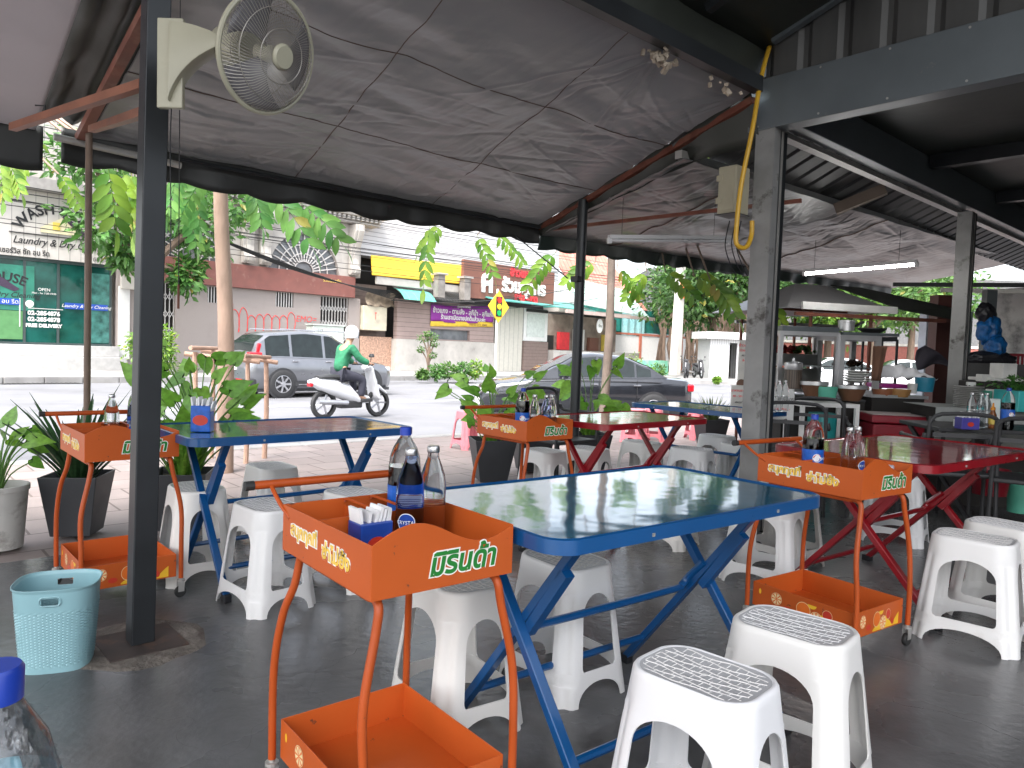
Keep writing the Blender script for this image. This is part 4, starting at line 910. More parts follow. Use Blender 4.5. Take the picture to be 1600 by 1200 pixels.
m_bp = pm('blue_gloss_paint', (.004, .07, .22), .3, var=.1, vs=5, coat=.3, dirt=((.05, .06, .08), 25, .70, .76)); m_rp = pm('red_gloss_paint', (.24, .006, .012), .3, var=.1, vs=5, coat=.3, dirt=((.1, .03, .03), 25, .70, .76))
def make_table(Lx, Wy, mt_, mp, label, loc, rz, group=None):
    t = thing('folding_table', label, 'table', loc, rz, group); H = .755; hx, hy = Lx/2, Wy/2
    pl = rrect(hx-.008, hy-.008, .07, 7); MB().prism(pl, H-.012, H).build('tabletop', mt_, t)
    # rim: rolled edge, butted round the top
    po, pi_ = rrect(hx, hy, .078, 7), rrect(hx-.0085, hy-.0085, .0695, 7); n = len(po)
    pr = [(0, H-.034), (0, H+.002), (1, H+.005), (1.7, H+.001), (1, H-.034)]
    vs = []
    for k in range(n):
        for f, z in pr: vs.append((po[k][0]*(1-f*.0)+(pi_[k][0]-po[k][0])*f, po[k][1]+(pi_[k][1]-po[k][1])*f, z))
    m_ = 5; MB().add(vs, [(k*m_+j, ((k+1) % n)*m_+j, ((k+1) % n)*m_+(j+1) % m_, k*m_+(j+1) % m_) for k in range(n) for j in range(m_)]).build('rim', mp, t, smooth=True)
    mb = MB()
    for x, y in ((-hx*.45, -hy), (hx*.5, -hy), (-hx*.45, hy), (hx*.5, hy)): mb.lathe([(.006, 0), (.004, .003)], 8, (0, 0, 0)) if 0 else mb.box((x, y*1.003, H-.018), (.009, .003, .009))
    mb.build('rivets', m_galv, t)
    fx = hx-.17; w = .026
    for sx in (-1, 1):
        x = sx*fx
        l1 = MB().bar((x, hy-.12, H-.036), (x, -hy+.02, .02), w, w*1.25, (1, 0, 0)).build('leg', mp, t, bevel=.003)
        x2 = sx*(fx-.03)
        l2 = MB().bar((x2, -hy+.12, H-.036), (x2, hy-.02, .02), w, w*1.25, (1, 0, 0)).build('leg', mp, t, bevel=.003)
        for (xx, yy, lg) in ((x, -hy+.02, l1), (x2, hy-.02, l2)): MB().box((xx, yy, .018), (.034, .045, .036)).build('foot_cap', m_blk, lg, bevel=.004)
        MB().bar((x2, -hy+.18, .61), (x2, -.015, .40), w*1.08, w*1.25, (1, 0, 0)).build('sleeve', mp, l2)
        MB().bb(x-.012, x+.012, hy-.2, hy-.06, H-.036, H-.0125).bb(x2-.012, x2+.012, -hy+.06, -hy+.2, H-.036, H-.0125).build('hinge_plate', mp, t)
    r_ = .0125
    def lerp(a, b, f): return tuple(Vector(a)*(1-f)+Vector(b)*f)
    x2 = fx-.03-.02
    # U shaped stretcher whose ends bend up along the inner legs
    pa = (0, -hy+.12, H-.036); pb = (0, hy-.02, .02)
    y1, z1 = lerp(pa, pb, .36)[1:]; y2, z2 = lerp(pa, pb, .47)[1:]
    MB().tube(smoothpath([(-x2, y1, z1+.02), (-x2, y2, z2+.03), (-x2+.02, y2+.012, z2-.0), (-x2+.08, y2+.015, z2-.01), (x2-.08, y2+.015, z2-.01), (x2-.02, y2+.012, z2), (x2, y2, z2+.03), (x2, y1, z1+.02)], 4), r_, 8).build('stretcher', mp, t, smooth=True)
    y3, z3 = lerp(pa, pb, .84)[1:]; MB().tube([(-x2-.01, y3, z3), (x2+.01, y3, z3)], r_, 8).build('stretcher', mp, t, smooth=True)
    pa = (0, hy-.12, H-.036); pb = (0, -hy+.02, .02); y4, z4 = lerp(pa, pb, .84)[1:]
    MB().tube([(-fx+.005, y4, z4), (fx-.005, y4, z4)], r_, 8).build('stretcher', mp, t, smooth=True)
    return t
T1 = make_table(1.19, .70, m_bt, m_bp, 'big blue folding table with glossy top in the foreground', RW(1.825, 1.47), RZ+R(-4), 'blue folding tables')
T2 = dup(T1, RW(1.70, 3.65), RZ+R(0), 'blue folding table at left with a blue tissue box on it', 'blue folding tables')
T3 = dup(T1, RW(5.58, 3.64), RZ+R(88), 'blue folding table farthest away, beyond the thick post', 'blue folding tables')
T4 = dup(T1, RW(-.28, -.12), RZ+R(0), 'blue folding table under the camera carrying the clear bottle', 'blue folding tables')
T5 = make_table(1.14, .68, m_rt, m_rp, 'red folding table in the middle beside the round black pole', RW(3.99, 3.27), RZ, 'red folding tables')
T6 = dup(T5, RW(4.13, 1.47), RZ+R(-5), 'red folding table at right behind the orange trolley', 'red folding tables', scale=(1.11, 1.18, 1))
# ---- drink trolley
m_or = pm('orange_enamel', (.50, .095, .016), .42, var=.10, vs=3, coat=.0, spec=.35, dirt=((.14, .05, .03), 26, .665, .70), bump=.03, bs=20); m_or2 = pm('orange_tube', (.42, .072, .012), .42, spec=.35, var=.12, vs=6, dirt=((.12, .04, .02), 30, .69, .74))
m_gr = pm('green_lettering', (.015, .20, .03), .4); m_yl = pm('yellow_lettering', (.85, .55, .08), .4, var=.25, vs=30); m_wl = pm('white_outline', (.85, .84, .78), .5)
m_fr1 = pm('print_red', (.55, .04, .02), .4); m_fr2 = pm('print_yellow', (.85, .50, .03), .4); m_fr3 = pm('print_orange', (.75, .16, .02), .4); m_fr4 = pm('print_cream', (.85, .7, .4), .4); m_rub = pm('black_rubber', (.02, .02, .02), .6)
def disc(mb, x, z, r_, y, sx=1, n=20, a0=0, a1=2*PI): mb.add([(x, y, z)]+[(x+sx*r_*math.cos(a0+(a1-a0)*k/n), y, z+r_*math.sin(a0+(a1-a0)*k/n)) for k in range(n+1)], [(0, k+1, k+2) for k in range(n)])
def make_trolley():
    """long axis y (handle at +y), short curved front panel at -y; long printed side at -x"""
    t = thing('drink_trolley', 'x', 'trolley'); hx, hy = .192, .242; Z0, Z1 = .655, .775; th = .003
    sd = .0
    def wall(pts, name):  # list of prism polys in an axis
        mb = MB()
        for poly, a0, a1, ax in pts: mb.prism(poly, a0, a1, ax)
        return mb.build(name, m_or, t, bevel=.0008)
    N = 24; fp = [(-hx, Z0)]+[(hx, Z0)]+[(hx, Z1-.0)]+[(hx-2*hx*k/N, Z1+.0+(.036*math.sin(PI*min(1, max(0, (k/N-.46)/.54))) - .026*math.sin(PI*min(1, (k/N)/.46)) )) for k in range(1, N)]+[(-hx, Z1)]
    wall([(fp, -hy, -hy+th, 'y')], 'front_panel')
    bp_ = [(x, z) for x, z in fp]; wall([([(-hx, Z0), (hx, Z0), (hx, Z1), (-hx, Z1)], hy-th, hy, 'y')], 'rear_panel')
    for s in (-1, 1): wall([([(-hy+th+.0005, Z0), (hy-th-.0005, Z0), (hy-th-.0005, Z1), (-hy+th+.0005, Z1)], s*hx, s*(hx-th), 'x')], 'side_panel')
    wall([([(-hx+th, -hy+th), (hx-th, -hy+th), (hx-th, hy-th), (-hx+th, hy-th)], Z0+.001, Z0+.004, 'z')], 'tray_floor')
    dv = MB().bb(-hx+th, hx-th, .075, .078, Z0+.004, Z1-.012).bb(-.02, -.017, .0785, hy-th, Z0+.004, Z1-.02); dv.build('divider', m_or, t)
    mb = MB()
    for x in (-.02, .06): mb.tube(smoothpath([(x, .078, Z1-.02), (x, .078, Z1-.004), (x, .09, Z1), (x, hy-.02, Z1), (x, hy-.008, Z1-.01)], 3), .004, 6)
    mb.build('wire_rail', m_or2, t)
    # lower tray
    z0, z1 = .095, .20; Hx, Hy = .188, .238
    lt = wall([([(-Hx, z0), (Hx, z0), (Hx, z1), (-Hx, z1)], -Hy, -Hy+th, 'y'), ([(-Hx, z0), (Hx, z0), (Hx, z1), (-Hx, z1)], Hy-th, Hy, 'y'),
          ([(-Hy+th, z0), (Hy-th, z0), (Hy-th, z1), (-Hy+th, z1)], -Hx, -Hx+th, 'x'), ([(-Hy+th, z0), (Hy-th, z0), (Hy-th, z1), (-Hy+th, z1)], Hx-th, Hx, 'x'), ([(-Hx+th, -Hy+th), (Hx-th, -Hy+th), (Hx-th, Hy-th), (-Hx+th, Hy-th)], z0+.002, z0+.005, 'z')], 'lower_tray')
    # side tube frames: bent from front leg under the tray to the rear leg, bowed
    for s in (-1, 1):
        x = s*(hx+.012); xi = s*(hx-.03)
        mb = MB(); mb.tube(smoothpath([(xi, -hy+.06, Z0-.004), (xi, -hy+.02, Z0-.02), (s*(hx-.02), -hy+.012, Z0-.08), (x, -hy+.0, .42), (x, -hy-.012, .26), (x, -hy-.012, .09)], 6), .0105, 10)
        mb.build('leg', m_or2, t, smooth=True)
        mb = MB(); mb.tube(smoothpath([(xi, hy-.06, Z0-.004), (xi, hy-.045, Z0-.02), (s*(hx-.02), hy-.035, Z0-.09), (s*(hx-.0), hy-.01, .48), (x, hy+.012, .33), (x, hy+.012, .09)], 6), .0105, 10)
        mb.build('leg', m_or2, t, smooth=True)
        MB().tube([(xi, -hy+.055, Z0-.011), (xi, hy-.055, Z0-.011)], .0105, 8).build('tray_rail', m_or2, t, smooth=True)
    # handle behind
    hd_ = MB().tube(smoothpath([(-hx+.004, hy-.04, Z1-.03), (-hx-.002, hy+.02, Z1), (-hx-.004, hy+.075, Z1+.035)], 4), .006, 8).tube(smoothpath([(hx-.004, hy-.04, Z1-.03), (hx+.002, hy+.02, Z1), (hx+.004, hy+.075, Z1+.035)], 4), .006, 8).tube([(-hx-.055, hy+.08, Z1+.04), (hx+.045, hy+.08, Z1+.04)], .0115, 10)
    hdo = hd_.build('handle', m_or2, t, smooth=True); MB().lathe([(.013, -.012), (.013, .012)], 12).xf(Matrix.Translation((-hx-.062, hy+.08, Z1+.04)) @ Matrix.Rotation(PI/2, 4, 'Y')).build('grip_end', m_rub, hdo)
    for sx in (-1, 1):
        for sy in (-1, 1):
            x, y = sx*(hx+.012), sy*(hy+.012)
            c = MB().lathe([(.018, .074), (.018, .082), (.008, .083), (.008, .092)], 12, (x, y, 0)).prism([(x-.014+0, .028), (x+.012, .028), (x+.014, .073), (x-.014, .073)], y-.013, y-.011, 'y').prism([(x-.014, .028), (x+.012, .028), (x+.014, .073), (x-.014, .073)], y+.011, y+.013, 'y').build('caster', m_galv, t)
            MB().lathe([(.012, -.009), (.024, -.009), (.026, -.006), (.026, .006), (.024, .009), (.012, .009)], 20).xf(Matrix.Translation((x-.002, y, .026)) @ Matrix.Rotation(PI/2, 4, 'X')).build('wheel', m_rub, c, smooth=True)
    # lettering on long side (-x) and front
    rt_ = (PI/2, 0, -PI/2)
    for (s_, yy, zz, sz) in (('สนุกทุกที่', .108, .722, .042), ('ซ่าไม่ยั้ง', -.072, .708, .046)):
        text('lettering', s_, sz, m_wl, t, (-hx-.0006, yy, zz), rt_, ext=.0002, off=.0052, sx=1.05); text('lettering', s_, sz, m_yl, t, (-hx-.0012, yy, zz), rt_, ext=.0003, off=.0016, sx=1.05)
    ro = (PI/2, 0, 0)
    text('lettering', 'มิรินด้า', .070, m_wl, t, (.045, -hy-.0006, .708), ro, ext=.0002, off=.0055, sx=.98, shear=.18); text('lettering', 'มิรินด้า', .070, m_gr, t, (.045, -hy-.0012, .708), ro, ext=.0003, off=.0022, sx=.98, shear=.18)
    # printed fruit on the lower tray
    def prints(M):
        def B(name, f, m):
            mb = MB(); f(mb); mb.xf(M); mb.build(name, m, lt)
        y = 0
        def wave(mb):
            n = 20; vs = []
            for k in range(n+1): a = k/n; x = -.02+.25*a; vs += [(x, -.0004, z0+.006), (x, -.0004, z0+.012+.05*abs(math.sin(a*4.2))*(.6+.4*a))]
            mb.add(vs, [(2*k, 2*k+2, 2*k+3, 2*k+1) for k in range(n)])
        B('yellow_wave', wave, m_fr2)
        B('leaf_print', lambda mb: (disc(mb, -.2, .165, .012, -.0005, .5), disc(mb, .055, .178, .016, -.0008, 1.3, 12, PI, 2*PI), disc(mb, .1, .14, .01, -.0008, 1.6)), m_fr2)
        B('orange_fruit', lambda mb: (disc(mb, .015, .148, .030, -.0009, 1.05)), m_fr3); B('orange_outline', lambda mb: (disc(mb, .015, .148, .032, -.0007, 1.05), disc(mb, -.115, .155, .0265, -.0007), disc(mb, .075, .127, .0285, -.0011), disc(mb, .125, .155, .0225, -.0007)), m_fr4)
        B('tomato_fruit', lambda mb: (disc(mb, .125, .155, .021, -.0009), disc(mb, .17, .12, .014, -.0009), disc(mb, -.06, .125, .012, -.0006, 2)), m_fr1)
        B('orange_slice', lambda mb: (disc(mb, -.115, .155, .025, -.001), disc(mb, .075, .127, .0265, -.0014)), m_fr3)
        def seg(mb):
            for cx, cz, rr, yy in ((-.115, .155, .020, -.0013), (.075, .127, .0215, -.0017)):
                for k in range(8): a = 2*PI*k/8; disc(mb, cx+.003*math.cos(a+.39), cz+.003*math.sin(a+.39), rr, yy, 1, 4, a+.1, a+.68)
        B('slice_segments', seg, m_fr4)
    prints(Matrix.Translation((-Hx-.0002, 0, 0)) @ Matrix.Rotation(-PI/2, 4, 'Z'))
    prints(Matrix.Translation((-.03, -Hy-.0002, 0)) @ Matrix.Diagonal((.8, 1, 1, 1)))
    return t
gT = 'orange drink trolleys beside the tables'
TR1 = make_trolley(); TR1.location = RW(1.02, 1.56); TR1.rotation_euler = (0, 0, RZ+R(-3)); TR1['label'] = 'orange drink trolley in the foreground with blue-labelled bottles on it'; TR1['group'] = gT
TR2 = dup(TR1, RW(.93, 3.76), RZ+R(0), 'orange drink trolley at left behind the square post', gT)
TR3 = dup(TR1, RW(3.17, 1.42), RZ+R(-7), 'orange drink trolley at right beside the red table', gT)
TR4 = dup(TR1, RW(3.18, 3.40), RZ+R(-2), 'orange drink trolley in the middle distance left of the red table', gT)
def TW(tr, x, y, z=0):   # a point given in a trolley's own frame
    a = tr.rotation_euler.z; return Vector((tr.location.x+x*math.cos(a)-y*math.sin(a), tr.location.y+x*math.sin(a)+y*math.cos(a), z))
# ---- teal basket bin
q = PZ(90, 1034, 0)
t = thing('basket_bin', 'pale teal woven plastic waste basket on the floor by the post', 'waste basket', (q.x+.0, q.y+.0, 0), R(20))
m_tl = pm('pale_teal_plastic', (.26, .45, .49), .38, var=.05, vs=3); H = .305
def bsec(z): k = z/H; return .112+.022*k
mb = MB(); NA = 128; NZ = 60
def holes_(a, z):
    aa = (a % PI)
    return abs(aa-PI/2) < .22 and H-.055 < z < H-.028
vs = []
for j in range(NZ+1):
    z = H*j/NZ; r_ = bsec(z)
    if z > H-.006: r_ += .004
    weave = z > .025 and z < H-.085
    for k in range(NA):
        a = 2*PI*k/NA; x, y = se(a, r_, r_*.92, 3.2)
        e = (.0022*(1 if (j+(k//2)) % 2 else -1)*(1 if k % 2 else .4)) if weave else 0
        vs.append((x*(1+e/.1), y*(1+e/.1), z))
fs = []
for j in range(NZ):
    for k in range(NA):
        a = 2*PI*(k+.5)/NA; z = H*(j+.5)/NZ
        if holes_(a, z): continue
        fs.append((j*NA+k, j*NA+(k+1) % NA, (j+1)*NA+(k+1) % NA, (j+1)*NA+k))
mb.add(vs, fs); mb.add([vs[k] for k in range(NA)], [tuple(range(NA))]); mb.build('basket', m_tl, t, smooth=True, solid=.003, off=-1, fix=False)
mb = MB()
for s in (-1, 1):
    y = s*(bsec(H-.04)*.92)
    pts = [(x, y*1.0+s*.001, z) for x, z in [(px_, H-.0415+pz_) for px_, pz_ in rrect(.033, .0165, .014, 4)]]; MB().tube(pts+[pts[0]], .003, 6, False).build('handle_rim', m_tl, t, smooth=True)
# ================================================================ BOTTLES, BOXES
def glass(name, col, rough=.03, ior=1.2):
    m = bpy.data.materials.new(name); m.use_nodes = True; b = m.node_tree.nodes['Principled BSDF']
    b.inputs['Base Color'].default_value = (*col, 1); b.inputs['Transmission Weight'].default_value = 1; b.inputs['Roughness'].default_value = rough; b.inputs['IOR'].default_value = ior; return m
g_clear = glass('clear_bottle', (.96, .97, .98)); g_frost = glass('scuffed_bottle', (.93, .96, .98), .12, 1.12); m_cola = pm('cola', (.018, .007, .004), .06, coat=.5); m_caps = pm('silver_cap', (.5, .5, .5), .3, metal=.9)
m_capb = pm('blue_cap', (.012, .045, .35), .35); m_lab = pm('blue_label', (.01, .10, .45), .35, var=.35, vs=30); m_labw = pm('white_label', (.8, .8, .82), .4); m_labd = pm('crystal_label', (.015, .06, .32), .3)
def bot_glass(name, label, loc, rz=0, H=.26, r=.033, labelled=False, m=None, parent_cat='bottle', group=None):
    t = thing(name, label, parent_cat, loc, rz, group)
    pr = [(r*.8, 0), (r, .006), (r, .11), (r*.97, .125), (r*1.0, .14), (r*.99, .162), (r*.88, .188), (r*.66, .21), (r*.44, .23), (r*.38, .244)]
    pr = [(a, z*H/.26) for a, z in pr]; P = []
    for i in range(len(pr)-1):
        for k in range(4): f = k/4; P.append((pr[i][0]*(1-f)+pr[i+1][0]*f, pr[i][1]*(1-f)+pr[i+1][1]*f))
    P.append(pr[-1]); MB().lathe(P, 28).build('glass_body', m or g_clear, t, smooth=True)
    mb = MB()
    for k in range(3): mb.tube([((r+.0004)*math.cos(a), (r+.0004)*math.sin(a), H*(.47+.018*k)) for a in [2*PI*j/24 for j in range(25)]], .0008, 4, False)
    mb.build('moulded_ring', m or g_clear, t)
    MB().lathe([(r*.44, H*.935), (r*.46, H*.94), (r*.46, H*.985), (r*.38, H)], 18).build('cap', m_caps, t, smooth=True)
    if labelled:
        n = 20; a0 = -PI/2; vs = []
        def patch(w, z0, z1, rad, circle=False):
            mb = MB(); 
            if circle:
                pts = [(w*math.cos(2*PI*k/24), z0+w*math.sin(2*PI*k/24)) for k in range(24)]
                mb.add([(rad*math.sin(x/rad), -rad*math.cos(x/rad), z) for x, z in pts]+[(0, -rad, z0)], [(k, (k+1) % 24, 24) for k in range(24)])
            return mb
        patch(.0235, H*.34, 0, r+.0006, True).build('label', m_labw, t); patch(.0215, H*.34, 0, r+.0011, True).build('label', m_labd, t)
        tx = text('lettering', 'CRYSTAL', .013, m_labw, t, (0, 0, H*.34), (0, 0, 0), ext=0)
        for v in tx.data.vertices: x, y = v.co.x, v.co.y; rr = r+.0018; v.co = (rr*math.sin(x/rr), -rr*math.cos(x/rr), y)
        tx = text('lettering', 'น้ำดื่ม คริสตัล', .010, m_labw, t, (0, 0, H*.19), (0, 0, 0), ext=0)
        for v in tx.data.vertices: x, y = v.co.x, v.co.y; rr = r+.0012; v.co = (rr*math.sin(x/rr), -rr*math.cos(x/rr), y)
    return t
def bot_pet(label, loc, rz=0, H=.30, r=.045, liquid=.72, lt=None, group=None):
    t = thing('cola_bottle', label, 'bottle', loc, rz, group)
    pr = [(r*.75, 0), (r*.95, .008), (r, .03), (r*.96, .05), (r, .07), (r, .15), (r*1.0, .17), (r*.99, .195), (r*.92, .22), (r*.72, .246), (r*.46, .264), (r*.32, .274), (r*.3, .282)]
    pr = [(a, z*H/.30) for a, z in pr]; zl = H*liquid
    ins = [(a*.985, z) for a, z in pr if z < zl]; MB().lathe(ins, 24).build('liquid', m_cola, t, smooth=True)
    MB().lathe([(a, z) for a, z in pr], 24).build('pet_body', g_pet, t, smooth=True)
    MB().lathe([(r*.36, H*.925), (r*.36, H*.995), (r*.30, H)], 20).build('cap', m_capb, t, smooth=True)
    MB().lathe([(r+.001, .073*H/.3), (r+.001, .147*H/.3)], 24, caps=False).build('label', m_lab, t)
    z = .11*H/.3; rr = r+.0018
    mb = MB(); pts = [(.019*math.cos(2*PI*k/20), .019*math.sin(2*PI*k/20)) for k in range(20)]
    for nm, f, m in (('emblem', lambda x, y: True, m_labw),): mb.add([(rr*math.sin(x/rr), -rr*math.cos(x/rr), z+y) for x, y in pts]+[(0, -rr, z)], [(k, (k+1) % 20, 20) for k in range(20)]).build('emblem', m_labw, t)
    for sg, m in ((1, m_fr1), (-1, m_capb)):
        r2 = rr+.0005; mb = MB(); pts = [(.017*math.cos(PI*k/10), sg*(.0035+.013*math.sin(PI*k/10)+.003*math.cos(PI*k/10)*sg)) for k in range(11)]
        mb.add([(r2*math.sin(x/r2), -r2*math.cos(x/r2), z+y) for x, y in pts], [tuple(range(11))]).build('emblem', m, t)
    tx = text('lettering', 'pepsi', .022, m_labw, t, (0, 0, z-.0), (0, 0, 0), ext=0)
    for v in tx.data.vertices: x, y = v.co.x+.040, v.co.y; r2 = rr+.0006; v.co = (r2*math.sin(x/r2), -r2*math.cos(x/r2), y)
    return t
g_pet = glass('pet_shell', (.92, .94, .95), .05, 1.12)
m_tis = pm('tissue_paper', (.82, .82, .82), .9, bump=.1)
def tissue(label, loc, rz=0, w=.085, d=.06, h=.075, m=None, group=None, papers=True):
    t = thing('tissue_box', label, 'tissue box', loc, rz, group)
    MB().bb(-w/2, w/2, -d/2, d/2, 0, h).build('holder', m or m_labd, t, bevel=.004)
    e = MB(); disc(e, 0, h*.45, h*.2, -d/2-.0008, 1.4); e.build('emblem', m_fr1, t)
    if papers:
        rnd = random.Random(len(label)); mb = MB()
        for k in range(7):
            x = -w*.38+w*.76*k/6; top = h+.03+rnd.uniform(-.006, .012); ti = rnd.uniform(-.18, .3)
            M = Matrix.Translation((x, 0, h*.6)) @ Matrix.Rotation(ti, 4, 'Y'); q_ = MB().bb(-.0035, .0035, -d*.42, d*.42, 0, top-h*.6); q_.xf(M); mb.add(q_.v, q_.f)
        mb.build('tissue', m_tis, t)
    return t
zt_ = .6595
def bg_(label, tr, x, y, rz=0, z=zt_, **k): return bot_glass('glass_bottle', label, TW(tr, x, y, z), rz, **k)
# foreground trolley
bot_pet('cola bottle with blue cap behind the two glass bottles on the foreground trolley', TW(TR1, .125, .165, zt_), .4, H=.315)
g_blue = glass('blue_tinted_bottle', (.50, .62, .93), .05, 1.12)
bg_('blue-tinted water bottle with round blue label on the foreground trolley', TR1, .045, .0, -.1, labelled=True, m=g_blue, H=.28, r=.036)
bg_('clear water bottle right of the blue one on the foreground trolley', TR1, .125, .02, -1.2, labelled=False, m=g_frost, H=.28, r=.036)
tissue('blue tissue holder with folded white papers on the foreground trolley', TW(TR1, -.05, .03, zt_), R(40), w=.09, d=.07, h=.10)
# left trolley
bg_('clear bottle leftmost on the left trolley', TR2, -.0, .13, 0, labelled=True, m=g_frost); bg_('blue-tinted bottle on the left trolley against the post', TR2, .09, .09, 0, labelled=True, m=g_blue)
bot_pet('cola bottle on the left trolley, mostly behind the post', TW(TR2, .13, .19, zt_), 0)
# middle trolley
bot_pet('cola bottle on the middle trolley, left of the glass bottles', TW(TR4, -.02, .0, zt_), 0, liquid=.8)
bg_('clear bottle beside the cola on the middle trolley', TR4, .045, -.04, 0, m=g_frost); bg_('bottle with blue tint in the middle trolley row', TR4, .10, -.09, 0, labelled=True, m=g_blue); bg_('clear bottle at the right end of the middle trolley row', TR4, .155, -.08, 0, m=g_clear)
# right trolley
bot_pet('cola bottle with blue cap on the right trolley', TW(TR3, .0, .10, zt_), .0)
bg_('clear bottle next to the cola on the right trolley', TR3, .05, -.04, 0, m=g_frost, H=.255); bg_('clear bottle with round blue label on the right trolley', TR3, .12, -.035, .5, labelled=True, m=g_clear, H=.255)
tissue('white and blue tissue box on the right trolley', TW(TR3, .15, -.15, zt_), 1.0, papers=False, h=.10, m=pm('white_blue_box', (.6, .65, .75), .4))
# left table tissue box
q = PZ(316, 674, .757); tissue('blue tissue box with red emblem on the left blue table', q, .1, w=.09, d=.065, h=.125, papers=True, m=m_lab)
# near clear PET bottle at the lower left corner
q = PY(-6, 1040, .50); q.z = .757
t = thing('water_bottle', 'clear plastic bottle with dark blue cap at the lower left corner, close up', 'bottle', (q.x, q.y, .757), 0)
Hb = PY(-6, 1040, .50).z-.757; r = .04
pr = [(r*.8, 0), (r, .01), (r*.95, .03), (r, .05), (r*.95, .07), (r, .09), (r, Hb-.085), (r*.93, Hb-.075), (r*.8, Hb-.055), (r*.42, Hb-.028), (r*.36, Hb-.02), (r*.36, Hb-.012)]
def thinplastic(name, tint=(.93, .95, .97)):
    m = bpy.data.materials.new(name); m.use_nodes = True; T = m.node_tree; N_ = T.nodes; N_.clear(); o_ = N_.new('ShaderNodeOutputMaterial'); tr = N_.new('ShaderNodeBsdfTransparent'); tr.inputs[0].default_value = (*tint, 1)
    gl = N_.new('ShaderNodeBsdfGlossy'); gl.inputs['Roughness'].default_value = .07; fr = N_.new('ShaderNodeFresnel'); fr.inputs[0].default_value = 1.6; mr = N_.new('ShaderNodeMath'); mr.operation = 'MULTIPLY_ADD'; mr.inputs[1].default_value = .9; mr.inputs[2].default_value = .02; mr.use_clamp = True
    nz = N_.new('ShaderNodeTexNoise'); nz.inputs['Scale'].default_value = 9; bp = N_.new('ShaderNodeBump'); bp.inputs['Strength'].default_value = .25; bp.inputs['Distance'].default_value = .006; T.links.new(nz.outputs[0], bp.inputs['Height']); T.links.new(bp.outputs[0], gl.inputs['Normal'])
    ms = N_.new('ShaderNodeMixShader'); T.links.new(fr.outputs[0], mr.inputs[0]); T.links.new(mr.outputs[0], ms.inputs[0]); T.links.new(tr.outputs[0], ms.inputs[1]); T.links.new(gl.outputs[0], ms.inputs[2]); T.links.new(ms.outputs[0], o_.inputs[0]); return m
MB().lathe(pr, 32).build('pet_body', thinplastic('clear_pet'), t, smooth=True)
MB().lathe([(.0165, Hb-.024), (.017, Hb-.003), (.015, Hb)], 28).build('cap', m_capb, t, smooth=True)
MB().lathe([(r+.0006, .075), (r+.0006, .125)], 32, caps=False).build('label', pm('teal_label', (.35, .6, .66), .4, var=.4, vs=60), t)
# ---- planters and plants
m_plt = pm('charcoal_planter', (.045, .047, .052), .5, var=.1, bump=.06, bs=60)
lf_big = leafmat('arrow_leaf', (.12, .33, .035), (.25, .48, .06)); lf_dk = leafmat('dark_blade', (.03, .075, .03), (.05, .12, .045), .35); lf_md = leafmat('mid_leaf', (.10, .24, .03), (.26, .44, .05)); lf_st = pm('green_stem', (.12, .25, .05), .5)
m_soil = pm('potting_soil', (.06, .045, .03), .95)
def planter(loc, rz, w0, w1, h, label, m=None):
    t = thing('planter', label, 'planter', loc, rz)
    vs = []
    for s, z in ((w0, 0), (w1, h), (w1-.02, h), (w1-.025, h-.04)): vs += [(-s/2, -s/2, z), (s/2, -s/2, z), (s/2, s/2, z), (-s/2, s/2, z)]
    MB().add(vs, [(3, 2, 1, 0)]+[(4*i+j, 4*i+(j+1) % 4, 4*i+4+(j+1) % 4, 4*i+4+j) for i in range(3) for j in range(4)]).build('pot', m or m_plt, t, bevel=.004)
    MB().bb(-w1/2+.03, w1/2-.03, -w1/2+.03, w1/2-.03, h-.08, h-.045).build('soil', m_soil, t); return t
def arrowleaf(mb, p, d, up_, L):
    """broad heart-shaped leaf"""
    d = d.normalized(); x = d.cross(up_).normalized(); n = x.cross(d); out = []
    prof = [(-.28, .22), (-.18, .42), (0, .50), (.25, .46), (.5, .33), (.75, .16), (1, .0)]
    vs = []
    for a, b_ in prof:
        c = p+d*(L*a)-n*(.22*L*max(0, a)**2)
        vs += [c-x*(L*b_*.8)+n*(.10*L*b_), c-n*.01*L if a > -.2 else c+d*(.2*L), c+x*(L*b_*.8)+n*(.10*L*b_)]
    fs = []
    for i in range(len(prof)-1): k = 3*i; fs += [(k, k+1, k+4, k+3), (k+1, k+2, k+5, k+4)]
    mb.add(vs, fs)
def alocasia(loc, n, hmin, hmax, L, seed, label, spread=.5, m=None, bias=Vector((0, 0, 0))):
    t = thing('arrow_leaf_plant', label, 'plant', loc); rnd = random.Random(seed); st = MB(); lf = MB()
    for i in range(n):
        a = rnd.uniform(0, 2*PI); h = rnd.uniform(hmin, hmax); s = spread*rnd.uniform(.3, 1)
        tip = Vector((s*math.cos(a), s*math.sin(a), h))+bias*h; mid = Vector((tip.x*.35, tip.y*.35, h*.6))
        st.tube(smoothpath([(0, 0, -.03), mid, tip], 4), .004, 5, False)
        d = Vector((math.cos(a), math.sin(a)*.6, rnd.uniform(-1.0, 1.0))); arrowleaf(lf, tip, d, Vector((rnd.uniform(-.5, .5), -1.0, rnd.uniform(.1, .9))), L*rnd.uniform(.6, 1.1))
    st.build('stem', lf_st, t); lf.build('foliage', m or lf_big, t, smooth='all', fix=False); return t
